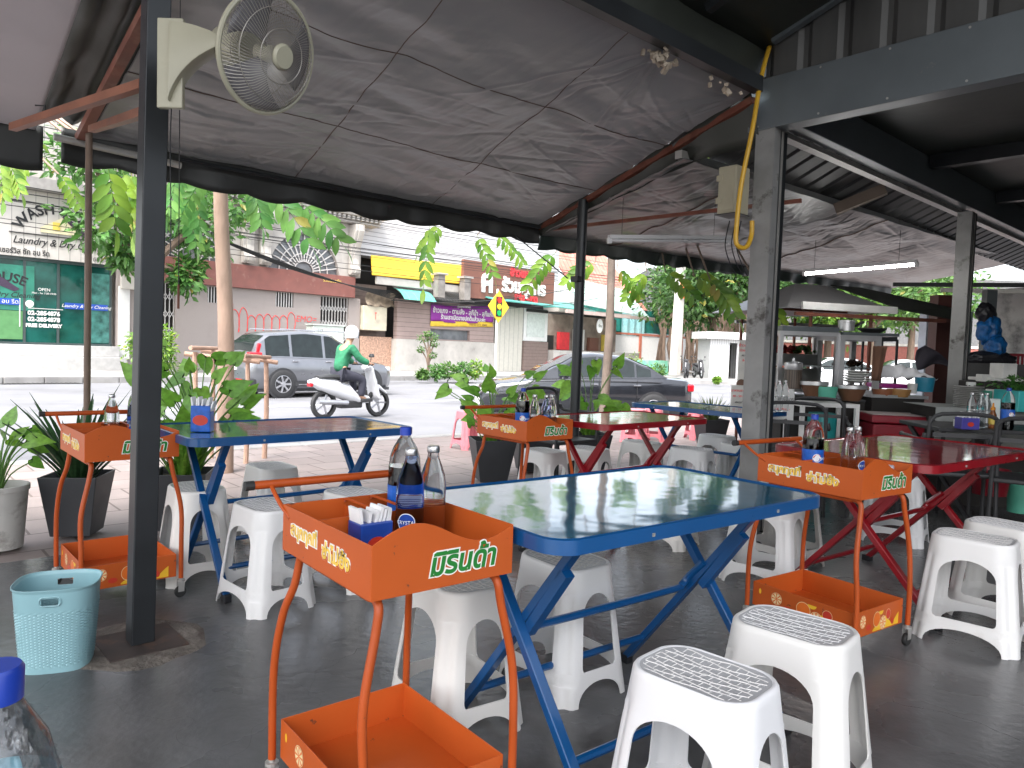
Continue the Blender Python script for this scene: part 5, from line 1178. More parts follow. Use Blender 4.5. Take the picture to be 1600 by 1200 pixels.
def bladeplant(loc, n, h, seed, label, m=None, w=.035, spread=.7):
    t = thing('spiky_plant', label, 'plant', loc); rnd = random.Random(seed); mb = MB()
    for i in range(n):
        a = rnd.uniform(0, 2*PI); s = rnd.uniform(.15, spread); L = h*rnd.uniform(.5, 1.05); r0_ = rnd.uniform(0, .07)
        d = Vector((math.cos(a)*s, math.sin(a)*s, 1)); leaf(mb, Vector((math.cos(a)*r0_, math.sin(a)*r0_, 0)), d, Vector((-math.cos(a), -math.sin(a), s)), L, w*rnd.uniform(.7, 1.2), .5, 5)
    mb.build('foliage', m or lf_dk, t, smooth='all', fix=False); return t
q = PZ(128, 838, 0); q = q+RW(0, .12); planter(q, RZ+R(-32), .22, .32, .36, 'charcoal tapered planter with dark spiky plant at left'); bladeplant(q+Vector((0, 0, .30)), 75, .62, 1, 'dark spiky snake plant in the charcoal planter at left', spread=.85)
q = PZ(296, 830, 0)+RW(0, .14); planter(q, RZ+R(-30), .23, .34, .36, 'charcoal planter behind the left blue table leg'); alocasia(q+Vector((.05, .1, .32)), 44, .30, .86, .145, 5, 'tall arrow-leaved plant behind the left blue table', .36); bladeplant(q+Vector((0, 0, .31)), 60, .45, 9, 'bright grassy leaves at the base of the tall arrow-leaved plant', leafmat('bright_blade', (.12, .3, .03), (.25, .45, .06)), .03)
q = PZ(778, 752, 0)+RW(0, .1); planter(q, RZ+R(-28), .25, .38, .38, 'charcoal planter behind the middle trolley'); alocasia(q+Vector((0, 0, .33)), 30, .2, .66, .15, 11, 'arrow-leaved plant rising left of the middle trolley', .5); bladeplant(q+Vector((0, 0, .32)), 40, .34, 19, 'short blades around the stems in the planter behind the middle trolley', MATS['bright_blade'], .03)
q = PZ(868, 742, 0)+RW(0, .35); planter(q, RZ+R(-28), .25, .38, .38, 'charcoal planter half hidden behind the middle trolley and pole'); bladeplant(q+Vector((0, 0, .32)), 50, .4, 23, 'green bladed plant behind the round black pole', lf_dk)
q = PZ(935, 738, 0)+RW(0, .15); planter(q, RZ+R(-28), .25, .38, .38, 'charcoal planter right of the round black pole'); alocasia(q+Vector((0, 0, .33)), 18, .25, .78, .2, 31, 'arrow-leaved plant right of the round black pole, before the dark car', .42); bladeplant(q+Vector((0, 0, .32)), 45, .34, 29, 'short blades in the planter right of the round black pole', MATS['bright_blade'], .03)
q = PZ(1140, 700, 0)+RW(0, .3); planter(q, RZ+R(-28), .25, .36, .36, 'charcoal planter partly behind the thick post'); bladeplant(q+Vector((0, 0, .31)), 110, .42, 37, 'fine grassy plant left of the thick post under the far blue table', leafmat('olive_blade', (.06, .11, .04), (.16, .2, .08)), .02, .9)
# white bucket pot
q = PZ(2, 862, 0)+RW(0, .12); t = thing('bucket_pot', 'dirty white paint bucket used as a plant pot at the left edge', 'bucket', q)
MB().lathe([(.12, 0), (.145, .32), (.152, .322), (.152, .35), (.143, .352), (.138, .30)], 28).build('bucket', pm('dirty_white_bucket', (.5, .49, .46), .6, var=.1, dirt=((.12, .1, .08), 5, .52, .7)), t, smooth=True)
MB().lathe([(.001, .305), (.136, .30)], 20).build('soil', m_soil, t); mb = MB()
for k in range(5): mb.lathe([(.006, 0), (.006, .002)], 8)
alocasia(q+Vector((0, 0, .3)), 22, .12, .42, .13, 41, 'leafy plant growing in the white bucket at the left edge', .22)
# ================================================================ VEHICLES
m_glc = pm('car_glass', (.012, .018, .018), .06, var=.3, spec=.4); m_tyre = pm('tyre_rubber', (.025, .025, .026), .7); m_alloy = pm('alloy', (.5, .5, .52), .3, metal=.8); m_chr = pm('chrome', (.7, .7, .72), .15, metal=1)
m_tail = pm('tail_lamp', (.55, .01, .02), .2, coat=.5); m_head = pm('head_lamp', (.6, .62, .65), .1, coat=.8); m_plas = pm('black_plastic', (.03, .03, .032), .5)
def interp(tab, x):
    for i in range(len(tab)-1):
        if x <= tab[i+1][0]:
            t = (x-tab[i][0])/(tab[i+1][0]-tab[i][0]); t = max(0, min(1, t)); t = t*t*(3-2*t)*.5+t*.5; return tab[i][1]+(tab[i+1][1]-tab[i][1])*t
    return tab[-1][1]
def car(name, label, loc, rz, L, Wd, paint, zbelt, zroof, wtab, wheels, wr, glassx, cat='car', pillars=(), roof_glass=None, bottom=.18):
    """x forward; zbelt(x) top of lower body, zroof(x) greenhouse top (None outside), wtab half width"""
    t = thing(name, label, cat, loc, rz); N = 56; xs = [-L/2+L*i/N for i in range(N+1)]
    mb = MB(); rings = []
    for x in xs:
        w = interp(wtab, x); zb = bottom+.0; zm = .55*(interp(zbelt, x)-zb)+zb; zt_ = interp(zbelt, x)
        for wx, wrr in wheels: pass
        rings.append([(x, -w*.88, zb), (x, -w*.97, zb+.12), (x, -w, zm), (x, -w*.985, zt_-.10), (x, -w*.93, zt_-.03), (x, -w*.80, zt_), (x, -w*.4, zt_+.025), (x, 0, zt_+.032),
                      (x, w*.4, zt_+.025), (x, w*.80, zt_), (x, w*.93, zt_-.03), (x, w*.985, zt_-.10), (x, w, zm), (x, w*.97, zb+.12), (x, w*.88, zb)])
    n = len(rings[0]); vs = [p for r_ in rings for p in r_]
    mb.add(vs, [(i*n+j, (i+1)*n+j, (i+1)*n+(j+1) % n, i*n+(j+1) % n) for i in range(N) for j in range(n)]+[tuple(range(n)), tuple(N*n+j for j in range(n))])
    mb.build('body', paint, t, smooth=True)
    # greenhouse
    gx = [x for x in [zroof[0][0]+(zroof[-1][0]-zroof[0][0])*i/40 for i in range(41)]]
    def gw(x, z, off=0):
        w = interp(wtab, x)*.90; zb = interp(zbelt, x)-.02; zr = interp(zroof, x); k = (z-zb)/max(.02, (1.0*max(z_[1] for z_ in zroof)-zb)); return w*(1-.20*max(0, min(1, k)))+off
    mb = MB(); rings = []
    for x in gx:
        zb = interp(zbelt, x)-.02; zr = max(interp(zroof, x), zb+.01); h = zr-zb
        wb, wtp = gw(x, zb), gw(x, zr-.05)
        rings.append([(x, -wb, zb), (x, -gw(x, zb+h*.5), zb+h*.5), (x, -gw(x, zb+h*.88), zb+h*.88), (x, -wtp*.86, zb+h*.98), (x, 0, zr+.02), (x, wtp*.86, zb+h*.98), (x, gw(x, zb+h*.88), zb+h*.88), (x, gw(x, zb+h*.5), zb+h*.5), (x, wb, zb)])
    n = 9; vs = [p for r_ in rings for p in r_]
    cb = mb.add(vs, [(i*n+j, (i+1)*n+j, (i+1)*n+j+1, i*n+j+1) for i in range(40) for j in range(n-1)]).build('cabin', paint, t, smooth=True)
    # side windows
    for s in (-1, 1):
        for (xa, xb) in glassx:
            mb = MB(); M = 14
            def gp(x, f):
                zb = interp(zbelt, x)+.015; zr = interp(zroof, x)-.075; zr = max(zr, zb+.005); z = zb+(zr-zb)*f
                zbb = interp(zbelt, x)-.02; zrr = max(interp(zroof, x), zbb+.01); 
                return (x, s*(gw(x, z)+.006), z)
            mb.grid(lambda a, c: gp(xa+(xb-xa)*a, c), M, 3).build('side_window', m_glc, t, smooth='all')
    # windscreens: follow the cabin surface fore and aft
    for (xa, xb), nm in roof_glass:
        mb = MB()
        def wp(a, c):
            x = xa+(xb-xa)*a; zr = interp(zroof, x); zb = interp(zbelt, x)-.02; h = max(.03, zr-zb); w = gw(x, zr-.05)*.84; y = w*(2*c-1)
            return (x, y, zb+h*(.98)+.02*(1-abs(2*c-1))*1.0+.012)
        mb.grid(wp, 10, 8).build(nm, m_glc, t, smooth='all')
    for wx, wrr in wheels:
        for s in (-1, 1):
            w = interp(wtab, wx)
            rotM = Matrix.Translation((wx, s*(w-.10), wrr)) @ Matrix.Rotation(PI/2*s, 4, 'X')
            MB().lathe([(wrr+.055, -.06), (wrr+.055, -.106)], 32, caps=False).lathe([(wrr+.055, -.106), (wrr*.4, -.104)], 32, caps=False).xf(rotM).build('wheel_arch', m_plas, t, smooth=True)
            wh = MB().lathe([(wrr*.62, -.125), (wrr*.9, -.13), (wrr, -.11), (wrr, .06)], 32, caps=False).xf(rotM).build('wheel', m_tyre, t, smooth=True)
            mb = MB().lathe([(wrr*.66, -.121), (wrr*.60, -.128), (wrr*.58, -.112)], 32, caps=False).lathe([(.06, -.112), (.05, -.132), (.001, -.134)], 16, caps=False)
            for k in range(7): a = 2*PI*k/7; mb.bar((.04*math.cos(a), .04*math.sin(a), -.120), (wrr*.6*math.cos(a), wrr*.6*math.sin(a), -.120), .045, .02, (0, 0, 1))
            mb.xf(rotM).build('rim', m_alloy, wh)
    return t
m_dkblue = pm('midnight_paint', (.022, .024, .03), .22, metal=.35, coat=1, var=.05); m_silver = pm('silver_paint', (.20, .205, .22), .3, metal=.7, coat=1, var=.04); m_wcar = pm('white_car_paint', (.7, .7, .7), .3, coat=.6)
# sedan heading to the left-near
def sedan(name, label, loc, rz, paint):
    L = 4.5
    zb = [(-2.25, .82), (-2.15, .93), (-1.55, .97), (-1.0, .95), (.5, .92), (1.0, .90), (1.9, .78), (2.2, .66), (2.25, .55)]
    zr = [(-1.65, .97), (-1.2, 1.22), (-.75, 1.385), (-.1, 1.43), (.25, 1.40), (.75, 1.16), (1.25, .87)]
    wt = [(-2.25, .66), (-2.05, .80), (-1.3, .86), (0, .87), (1.3, .86), (2.0, .76), (2.25, .58)]
    t = car(name, label, loc, rz, L, 1.72, paint, zb, zr, wt, ((-1.32, .31), (1.36, .31)), .31, ((-.10, .72), (-.92, -.16), (-1.28, -.97)), roof_glass=(((.30, 1.15), 'windscreen'), ((-1.6, -.85), 'rear_window')))
    for s in (-1, 1):
        MB().box((2.08, s*.55, .60), (.2, .32, .12), rz=-s*.25).build('headlight', m_head, t, bevel=.03); MB().box((-2.17, s*.6, .76), (.14, .34, .16), rz=s*.2).build('tail_light', m_tail, t, bevel=.03)
        MB().box((.62, s*.93, .95), (.12, .16, .11)).build('mirror', paint, t, bevel=.03)
        for x in (-.02, -.95): MB().box((x, s*.872, .79), (.16, .025, .03)).build('door_handle', m_chr, t, bevel=.006)
        mb = MB()
        for x in (-.13, .78, -.95): mb.bb(x-.004, x+.004, s*.862, s*.874, .3, .9)
        mb.bb(-1.5, 1.4, s*.862, s*.878, .86, .872); mb.build('door_gap', m_plas, t)
    MB().bb(2.16, 2.262, -.34, .34, .52, .64).build('grille', m_chr, t, bevel=.02); MB().bb(2.2, 2.27, -.25, .25, .30, .42).build('number_plate', m_wht, t)
    MB().bb(-2.2, 2.2, -.72, .72, .12, .178).build('underside', m_plas, t)
    return t
fwdN = math.atan2(-sR.y, -sR.x)
cS = Vector((1.50, 15.9, -.25))
q = PZ(915, 660, -.25)
sd1 = sedan('parked_car', 'dark blue-grey saloon car stopped at the near kerb behind the plants', (cS.x, cS.y, -.25), R(180+11), m_dkblue)
for x, y, lab in ((1300, 570, 'pale car parked far behind the food cabinets'), (1408, 578, 'white car parked behind the stall, right of the cabinets')):
    q = PY(x, y, 30); sedan('parked_car', lab, (q.x, q.y, -.1), PI*.95, m_wcar)
# SUV heading away to the right
def suv(label, loc, rz):
    zb = [(-2.25, .78), (-2.1, 1.02), (-1.4, 1.06), (.6, 1.02), (1.1, 1.0), (1.9, .90), (2.25, .72)]
    zr = [(-2.12, 1.02), (-1.95, 1.42), (-1.6, 1.66), (-.6, 1.74), (.1, 1.70), (.6, 1.45), (1.2, .99)]
    wt = [(-2.25, .74), (-2.0, .87), (-1.2, .91), (0, .92), (1.3, .90), (2.0, .80), (2.25, .62)]
    t = car('sport_utility_car', label, loc, rz, 4.5, 1.84, m_silver, zb, zr, wt, ((-1.33, .36), (1.36, .36)), .36, ((-.05, .66), (-1.02, -.13), (-1.75, -1.1)), roof_glass=(((.22, 1.1), 'windscreen'), ((-2.1, -1.72), 'rear_window')), bottom=.24)
    for s in (-1, 1):
        MB().box((-2.05, s*.78, 1.08), (.34, .20, .16), rz=s*.2).build('tail_light', m_tail, t, bevel=.03); MB().box((-1.93, s*.72, 1.24), (.1, .08, .3), M=Matrix.Rotation(.25, 3, 'Y')).build('tail_light', m_tail, t, bevel=.03)
        MB().box((.55, s*1.0, 1.08), (.14, .2, .15)).build('mirror', m_silver, t, bevel=.03); MB().box((2.02, s*.62, .76), (.25, .3, .12)).build('headlight', m_head, t, bevel=.03)
        MB().box((-.4, s*.80, 1.76), (2.0, .03, .03)).build('roof_rail', m_chr, t, bevel=.01)
        MB().bb(-1.0, 1.0, s*.90, s*.935, .30, .42).build('sill_trim', m_plas, t); MB().bb(-.9, .9, s*.915, s*.938, .34, .36).build('chrome_strip', m_chr, t)
        for x in (-.0, -.98): MB().box((x, s*.925, .95), (.18, .03, .03)).build('door_handle', m_chr, t, bevel=.006)
    MB().bb(-2.27, -2.0, -.85, .85, .26, .50).build('bumper', m_plas, t, bevel=.04); MB().bb(-2.29, -2.27, -.6, -.3, .42, .48).build('reflector', m_tail, t)
    MB().bb(-2.275, -2.25, -.25, .25, .70, .82).build('number_plate', m_wht, t); MB().bb(-2.1, 2.1, -.78, .78, .16, .238).build('underside', m_plas, t)
    return t
fwdS = math.atan2(sS.y, sS.x)
q = PZ(440, 622, -.25); c = q+sS*1.33+nS*.85
suv('silver sport utility car driving away to the right behind the scooter', (c.x, c.y, -.25), fwdS)
# scooters
m_scw = pm('scooter_white', (.7, .7, .72), .3, coat=.5, var=.05)
def scooter(label, loc, rz, paint, simple=False, lean=0):
    t = thing('scooter', label, 'scooter', loc, rz)
    for x in (-.62, .62):
        w_ = MB().lathe([(.20, -.04), (.26, -.045), (.285, 0), (.26, .045), (.20, .04)], 24, caps=False).xf(Matrix.Translation((x, 0, .285)) @ Matrix.Rotation(PI/2, 4, 'X')).build('wheel', m_tyre, t, smooth=True)
        mb = MB(); 
        for k in range(5): a = 2*PI*k/5; mb.bar((0, 0, 0), (.21*math.cos(a), .21*math.sin(a), 0), .03, .03)
        mb.xf(Matrix.Translation((x, 0, .285)) @ Matrix.Rotation(PI/2, 4, 'X')).build('rim', m_alloy, w_)
    def shell(pts, wd, name, m):
        mb = MB(); rings = []
        for (x, z, h, w) in pts:
            rings.append([(x, w*math.cos(a), z+h*math.sin(a)) for a in [2*PI*k/12 for k in range(12)]])
        vs = [p for r_ in rings for p in r_]; n = 12
        mb.add(vs, [(i*n+j, (i+1)*n+j, (i+1)*n+(j+1) % n, i*n+(j+1) % n) for i in range(len(pts)-1) for j in range(n)]+[tuple(range(n)), tuple((len(pts)-1)*n+j for j in range(n))])
        return mb.build(name, m, t, smooth=True)
    shell([(-.95, .72, .03, .05), (-.75, .68, .12, .12), (-.4, .60, .18, .16), (-.1, .50, .18, .15), (.1, .38, .10, .14), (.35, .36, .08, .13)], 0, 'rear_body', paint)
    shell([(-.78, .80, .03, .10), (-.5, .82, .05, .14), (-.15, .78, .05, .13), (.0, .74, .03, .08)], 0, 'seat', m_plas)
    MB().grid(lambda a, c: (.34+.18*(1-a)*.9+.10*abs(c-.5), (c-.5)*.40*(1-.3*a), .36+.62*a), 8, 8).build('front_shield', paint, t, smooth='all', solid=.03)
    shell([(.48, .60, .06, .05), (.62, .60, .05, .09), (.80, .48, .03, .06)], 0, 'mudguard', paint)
    MB().tube([(.30, 0, 1.02), (.42, 0, .85), (.60, 0, .30)], .03, 8).build('fork', m_alloy, t)
    MB().tube([(.22, -.34, 1.04), (.30, -.16, 1.05), (.32, 0, 1.02), (.30, .16, 1.05), (.22, .34, 1.04)], .014, 8).build('handlebar', m_plas, t)
    shell([(.26, 1.0, .05, .10), (.36, 1.0, .09, .14), (.44, .98, .05, .08)], 0, 'headlight_cowl', paint); MB().box((-.92, 0, .66), (.06, .14, .07)).build('tail_light', m_tail, t, bevel=.015)
    MB().tube([(-.2, -.17, .32), (-.85, -.2, .36)], .045, 10).build('exhaust', m_alloy, t); MB().bb(-.3, .2, -.1, .1, .2, .34).build('engine', m_plas, t, bevel=.03)
    for s in (-1, 1): MB().tube([(.26, s*.22, 1.05), (.24, s*.28, 1.2)], .006, 5).lathe([(.05, 1.2), (.055, 1.22), (.04, 1.27)], 10, (.24, s*.29, 0)).build('mirror', m_plas, t)
    return t
qa, qb = PZ(488, 654, -.25), PZ(606, 652, -.25); c = (qa+qb)/2; sc1 = scooter('white scooter ridden to the right along the near lane', (c.x, c.y, -.25), fwdS, m_scw)
# rider: one skinned body
def person(name, label, loc, rz, joints, edges, m_skin, clothes, head, hair=None):
    t = thing(name, label, 'person', loc, rz)
    def skin(nm, js, es, m):
        me = bpy.data.meshes.new(nm); me.from_pydata([j[0] for j in js], es, []); o = bpy.data.objects.new(nm, me); COL.objects.link(o)
        md = o.modifiers.new('sk', 'SKIN'); md.use_smooth_shade = True; 
        for i, j in enumerate(js): me.skin_vertices[0].data[i].radius = j[1] if isinstance(j[1], tuple) else (j[1], j[1]); me.skin_vertices[0].data[i].use_root = (i == 0)
        o.modifiers.new('ss', 'SUBSURF').levels = 2; bake(o); o.data.materials.clear(); o.data.materials.append(m); o.parent = t
        for p in o.data.polygons: p.use_smooth = True
        return o
    skin('body', joints, edges, m_skin)
    for nm, js, es, m in clothes: skin(nm, js, es, m)
    head(t); return t
m_skin = pm('skin', (.42, .24, .15), .5, sss=.1); m_jkt = pm('green_jacket', (.02, .16, .075), .8, bump=.8, bs=12, var=.25); m_jean = pm('dark_trousers', (.03, .03, .045), .8, bump=.2); m_helm = pm('white_helmet', (.7, .7, .7), .25, coat=.7)
J = [((-.30, 0, .88), (.13, .11)), ((-.24, 0, 1.10), (.12, .10)), ((-.16, 0, 1.32), (.14, .10)), ((-.10, 0, 1.45), .05), ((-.06, 0, 1.56), (.085, .08)), ((-.03, 0, 1.64), (.08, .075)),
     ((-.14, .19, 1.37), .05), ((.0, .25, 1.16), .04), ((.20, .27, 1.08), .03), ((.25, .28, 1.07), .03), ((-.14, -.19, 1.37), .05), ((.0, -.25, 1.16), .04), ((.20, -.27, 1.08), .03), ((.25, -.28, 1.07), .03),
     ((-.24, .1, .86), .08), ((.14, .17, .78), .06), ((.12, .15, .42), .042), ((.24, .15, .37), .035), ((-.24, -.1, .86), .08), ((.14, -.17, .78), .06), ((.12, -.15, .42), .042), ((.24, -.15, .37), .035)]
E_ = [(0, 1), (1, 2), (2, 3), (3, 4), (4, 5), (2, 6), (6, 7), (7, 8), (8, 9), (2, 10), (10, 11), (11, 12), (12, 13), (0, 14), (14, 15), (15, 16), (16, 17), (0, 18), (18, 19), (19, 20), (20, 21)]
def grow(js, k): return [(p, tuple(x+k for x in r_) if isinstance(r_, tuple) else r_+k) for p, r_ in js]
jk = grow([J[0], J[1], J[2], J[6], J[7], J[8], J[10], J[11], J[12]], .035); tr_ = grow([J[0], J[14], J[15], J[16], J[18], J[19], J[20]], .03)
def hd_f(t):
    h = MB().lathe([(.02, .17), (.07, .155), (.12, .10), (.14, .02), (.138, -.05), (.13, -.08)], 20, (-.03, 0, 1.64)).build('helmet', m_helm, t, smooth=True)
    MB().grid(lambda a, c: (-.03+.142*math.cos((c-.5)*1.9), .142*math.sin((c-.5)*1.9), 1.56+.12*a), 4, 10).build('visor', m_glc, t, smooth='all', solid=.004)
    mb = MB()
    for s in (-1, 1):
        for k in range(4): mb.tube([(.25, s*(.25+.02*k), 1.08), (.29, s*(.25+.02*k), 1.075-.002*k), (.285, s*(.25+.02*k), 1.045)], .009, 6)
        mb.tube([(.24, s*.245, 1.07), (.27, s*.225, 1.05), (.285, s*.24, 1.03)], .009, 6)
    mb.build('fingers', m_skin, t, smooth=True)
    for s in (-1, 1): MB().box((.25, s*.15, .355), (.25, .09, .07)).build('shoe', m_plas, t, bevel=.02)
person('person', 'rider in a green jacket and white helmet sitting on the white scooter', (c.x, c.y, -.25), fwdS, J, E_, m_skin, [('jacket', jk, [(0, 1), (1, 2), (2, 3), (3, 4), (4, 5), (2, 6), (6, 7), (7, 8)], m_jkt), ('trousers', tr_, [(0, 1), (1, 2), (2, 3), (0, 4), (4, 5), (5, 6)], m_jean)], hd_f)
for i, (x, y, lab) in enumerate(((1072, 590, 'dark scooter parked left of the guard booth'), (1090, 590, 'second dark scooter parked against the guard booth'))):
    q = PZ(x, y, -.05); scooter(lab, (q.x, q.y, -.08), R(250+25*i), m_plas)
# ================================================================ KITCHEN SIDE AT RIGHT
# k(px, py, Y): point on that depth; sizes are given by pixels at depth Y in the reference frame of the camera's optical axis
def S(px_, Y): return px_*Y/FPX
m_al = pm('aluminium_frame', (.55, .55, .56), .35, metal=.6, var=.08); m_clg = glass('cabinet_glass', (.95, .97, .97), .0, 1.02)
m_bw = pm('white_laminate', (.66, .66, .64), .5, dirt=((.4, .38, .35), 3, .6, .85)); m_brnp = pm('brown_clay', (.14, .065, .035), .45, var=.2); m_grb = pm('mint_plastic', (.10, .42, .30), .4); m_redc = pm('dark_red_plastic', (.25, .008, .02), .4, var=.08)
def at(px_, py_, Y, z=None):
    p = PY(px_, py_, Y); return Vector((p.x, p.y, p.z if z is None else z))
# --- stall canopy
Y = 8.2; a = at(1222, 478, Y); b_ = at(1492, 487, Y+.6)
t = thing('stall_canopy', 'small hipped grey cloth canopy over the food stall with pale fascia board', 'canopy', (a.x, a.y, 0), math.atan2(b_.y-a.y, b_.x-a.x)); Lc = (b_-a).length; z0 = a.z
zr = at(1300, 441, Y+.5).z
MB().add([(0, -.1, z0-.02), (Lc*.62, -.1, z0), (Lc*.62, 1.5, z0), (0, 1.5, z0-.02), (Lc*.28, .7, zr), (Lc*.46, .7, zr)], [(0, 1, 5, 4), (1, 2, 5), (2, 3, 4, 5), (3, 0, 4)]).build('cloth', m_tarp, t, solid=.01)
MB().add([(Lc*.47, .64, zr+.004), (Lc*.64, -.11, z0+.02), (Lc*1.0, -.13, z0-.07), (Lc*1.0, -.05, z0+.07), (Lc*.62, .5, zr-.02)], [(0, 1, 2, 3, 4)]).build('side_flap', m_tarpd, t, solid=.01)
MB().bb(Lc*.07, Lc*.60, -.14, -.11, z0-.03, z0+.05).build('fascia_board', m_bw, t); MB().bb(.1, Lc*.9, -.12, -.08, z0-.10, z0-.06).build('rail', m_rust, t); MB().bb(.3, Lc*.8, 1.4, 1.45, z0-.14, z0-.10).build('rail', m_al, t)
for f in (.16, .50): MB().tube([(Lc*f, 0, 0), (Lc*f, 0, z0-.04)], .02, 8).build('post', m_rust, t)
for f in (.16, .50): MB().tube([(Lc*f, 1.4, 0), (Lc*f, 1.4, z0-.04)], .02, 8).build('post', m_rust, t)
mb = MB().bar((.1, 0, z0+.0), (Lc*.4, .7, zr-.02), .03).bar((Lc*.6, 0, z0), (Lc*.4, .7, zr-.02), .03).bar((.1, .7, z0+.02), (Lc*.6, .7, z0+.02), .03); mb.build('truss', m_rust, t)
# --- bench under cabinets
def boxat(name, label, cat, x0, x1, y0, y1, Y, d, m, part='body', rz=R(2), bev=.006):
    """block whose front face spans those pixels at depth Y"""
    p0 = at(x0, y1, Y); p1 = at(x1, y0, Y); w = p1.x-p0.x; zb = at((x0+x1)/2, y1, Y).z; zt2 = at((x0+x1)/2, y0, Y).z
    t = thing(name, label, cat, ((p0.x+p1.x)/2, Y+d/2, zb), rz); MB().bb(-w/2, w/2, -d/2, d/2, 0, zt2-zb).build(part, m, t, bevel=bev); return t, w, zt2-zb
def frame_on(t, w, h, d, bar=.02, m=None, shelves=(), name='frame'):
    mb = MB()
    for sx in (-1, 1):
        for sy in (-1, 1): mb.bb(sx*w/2-bar/2, sx*w/2+bar/2, sy*d/2-bar/2, sy*d/2+bar/2, 0, h)
    for z in (bar/2, h-bar/2):
        for sy in (-1, 1): mb.bb(-w/2+bar/2, w/2-bar/2, sy*d/2-bar/2+.001, sy*d/2+bar/2-.001, z-bar/2, z+bar/2)
        for sx in (-1, 1): mb.bb(sx*w/2-bar/2+.001, sx*w/2+bar/2-.001, -d/2+bar/2, d/2-bar/2, z-bar/2, z+bar/2)
    return mb.build(name, m or m_al, t)
def openthing(name, label, cat, x0, x1, y0, y1, Y, d, m=None, bar=.025, rz=R(2)):
    p0 = at(x0, y1, Y); p1 = at(x1, y1, Y); w = p1.x-p0.x; zb = at((x0+x1)/2, y1, Y).z; h = at((x0+x1)/2, y0, Y).z-zb
    t = thing(name, label, cat, ((p0.x+p1.x)/2, Y+d/2, zb), rz); frame_on(t, w, h, d, bar, m); return t, w, h
Y = 7.4
t, w, h = openthing('food_cabinet', 'glass food cabinet with chillies and limes on its shelf', 'cabinet', 1214, 1303, 518, 612, Y, .5, bar=.04)
MB().bb(-w/2+.03, w/2-.03, -.23, .23, h*.42, h*.42+.012).build('shelf', m_al, t); MB().bb(-w/2+.02, w/2-.02, -.252, -.25, .05, h-.05).build('glass_pane', m_clg, t); MB().bb(-w/2, w/2, -.28, .26, h-.0, h+.05).build('top', m_steel2, t)
MB().bb(-w/2+.02, w/2-.02, .1, .24, .0+.02, h*.38).build('goods_tub', m_bw, t)
bk_ = thing('produce_basket', 'white basket heaped with red chillies and green limes inside the cabinet', 'basket', t.matrix_basis @ Vector((-.1, -.02, h*.42+.015)))
MB().bb(-.22, .25, -.14, .14, 0, .11).build('basket', m_bw, bk_, bevel=.01); rnd = random.Random(8)
for nm, m, x0, x1 in (('chillies', pm('chilli_red', (.45, .02, .015), .35), -.2, .02), ('limes', pm('lime_green', (.06, .16, .02), .4), .02, .24)):
    mb = MB()
    for i in range(45): mb.lathe([(.002, -.02), (.02, -.01), (.022, .005), (.002, .02)], 7, (rnd.uniform(x0, x1), rnd.uniform(-.12, .12), .12+rnd.uniform(0, .07)))
    mb.build(nm, m, bk_, smooth=True)
t, w, h = openthing('food_cabinet', 'tall glass cabinet in the middle of the stall with grilled meat tray', 'cabinet', 1309, 1366, 524, 618, Y, .5, bar=.05)
MB().bb(-w/2+.03, w/2-.03, -.23, .23, h*.45, h*.45+.012).build('shelf', m_al, t); MB().bb(-w/2+.02, w/2-.02, -.252, -.25, .05, h-.05).build('glass_pane', m_clg, t); MB().bb(-w/2, w/2+.2, -.28, .3, h, h+.03).build('top', m_steel2, t)
mb = MB()
for i in range(16): mb.lathe([(.002, -.03), (.03, -.01), (.03, .01), (.002, .03)], 7, (rnd.uniform(-w*.4, w*.3), rnd.uniform(-.15, .1), h*.45+.035+rnd.uniform(0, .03)))
mb.build('meat', m_brnp, t, smooth=True)
t, w, h = openthing('side_rack', 'thin metal rack behind the tall cabinet', 'rack', 1372, 1396, 530, 622, Y+.5, .4, m_steel, .02)
MB().bb(-w/2, w/2, -.2, .2, h, h+.04).build('top', m_steel, t)
rk = thing('hanging_cloth', 'brown cloth hanging from the side rack', 'cloth', at(1375, 560, 7.2)); MB().grid(lambda a, c: (-.07+.14*a*(1-.4*c), .02*math.sin(a*9), .12-.34*c), 8, 6).build('cloth', pm('brown_cloth', (.16, .08, .05), .9), rk, solid=.01, smooth='all')
def pot(name, label, x, y1, wpx, hpx, Y, m, rim=None, cat='pot', lid=False, taper=.7):
    p = at(x, y1, Y); r_ = S(wpx, Y)/2; h = S(hpx, Y); t = thing(name, label, cat, p)
    MB().lathe([(r_*taper, 0), (r_*(taper+1)/2, h*.4), (r_, h*.8), (r_, h), (r_*.93, h), (r_*.9, h*.7)], 24).build('body', m, t, smooth=True)
    if rim: MB().lathe([(r_*1.03, h*.78), (r_*1.06, h*.8), (r_*1.06, h*1.0), (r_*.9, h*1.02)], 24, caps=False).build('rim', rim, t, smooth=True)
    if lid: MB().lathe([(r_*1.05, h), (r_*1.0, h*1.06), (r_*.2, h*1.12), (r_*.15, h*1.25), (.001, h*1.26)], 20).build('lid', rim or m, t, smooth=True)
    return t
pot('cooking_pot', 'brown cooking pot with silver rim left of the mint basket', 1271, 622, 40, 26, 7.0, m_brnp, m_al, taper=.6); pot('cooking_pot', 'brown cooking pot with silver rim right of the mint basket', 1329, 626, 44, 24, 6.9, m_brnp, m_al, taper=.6)
pot('canister', 'tall dark ribbed canister with steel lid in front of the cabinet', 1238, 607, 26, 38, 7.1, pm('ribbed_brown', (.12, .09, .07), .5, stripe=('X', .02, .4, .5)), m_al, 'canister', True, 1)
pot('plastic_basket', 'mint green plastic basket between the two brown pots', 1292, 624, 30, 20, 6.9, m_grb, None, 'basket', False, .82)
pot('saucepan', 'steel saucepan on top of the tall cabinet', 1322, 517, 24, 16, 7.5, m_al, m_al, 'saucepan', False, 1)
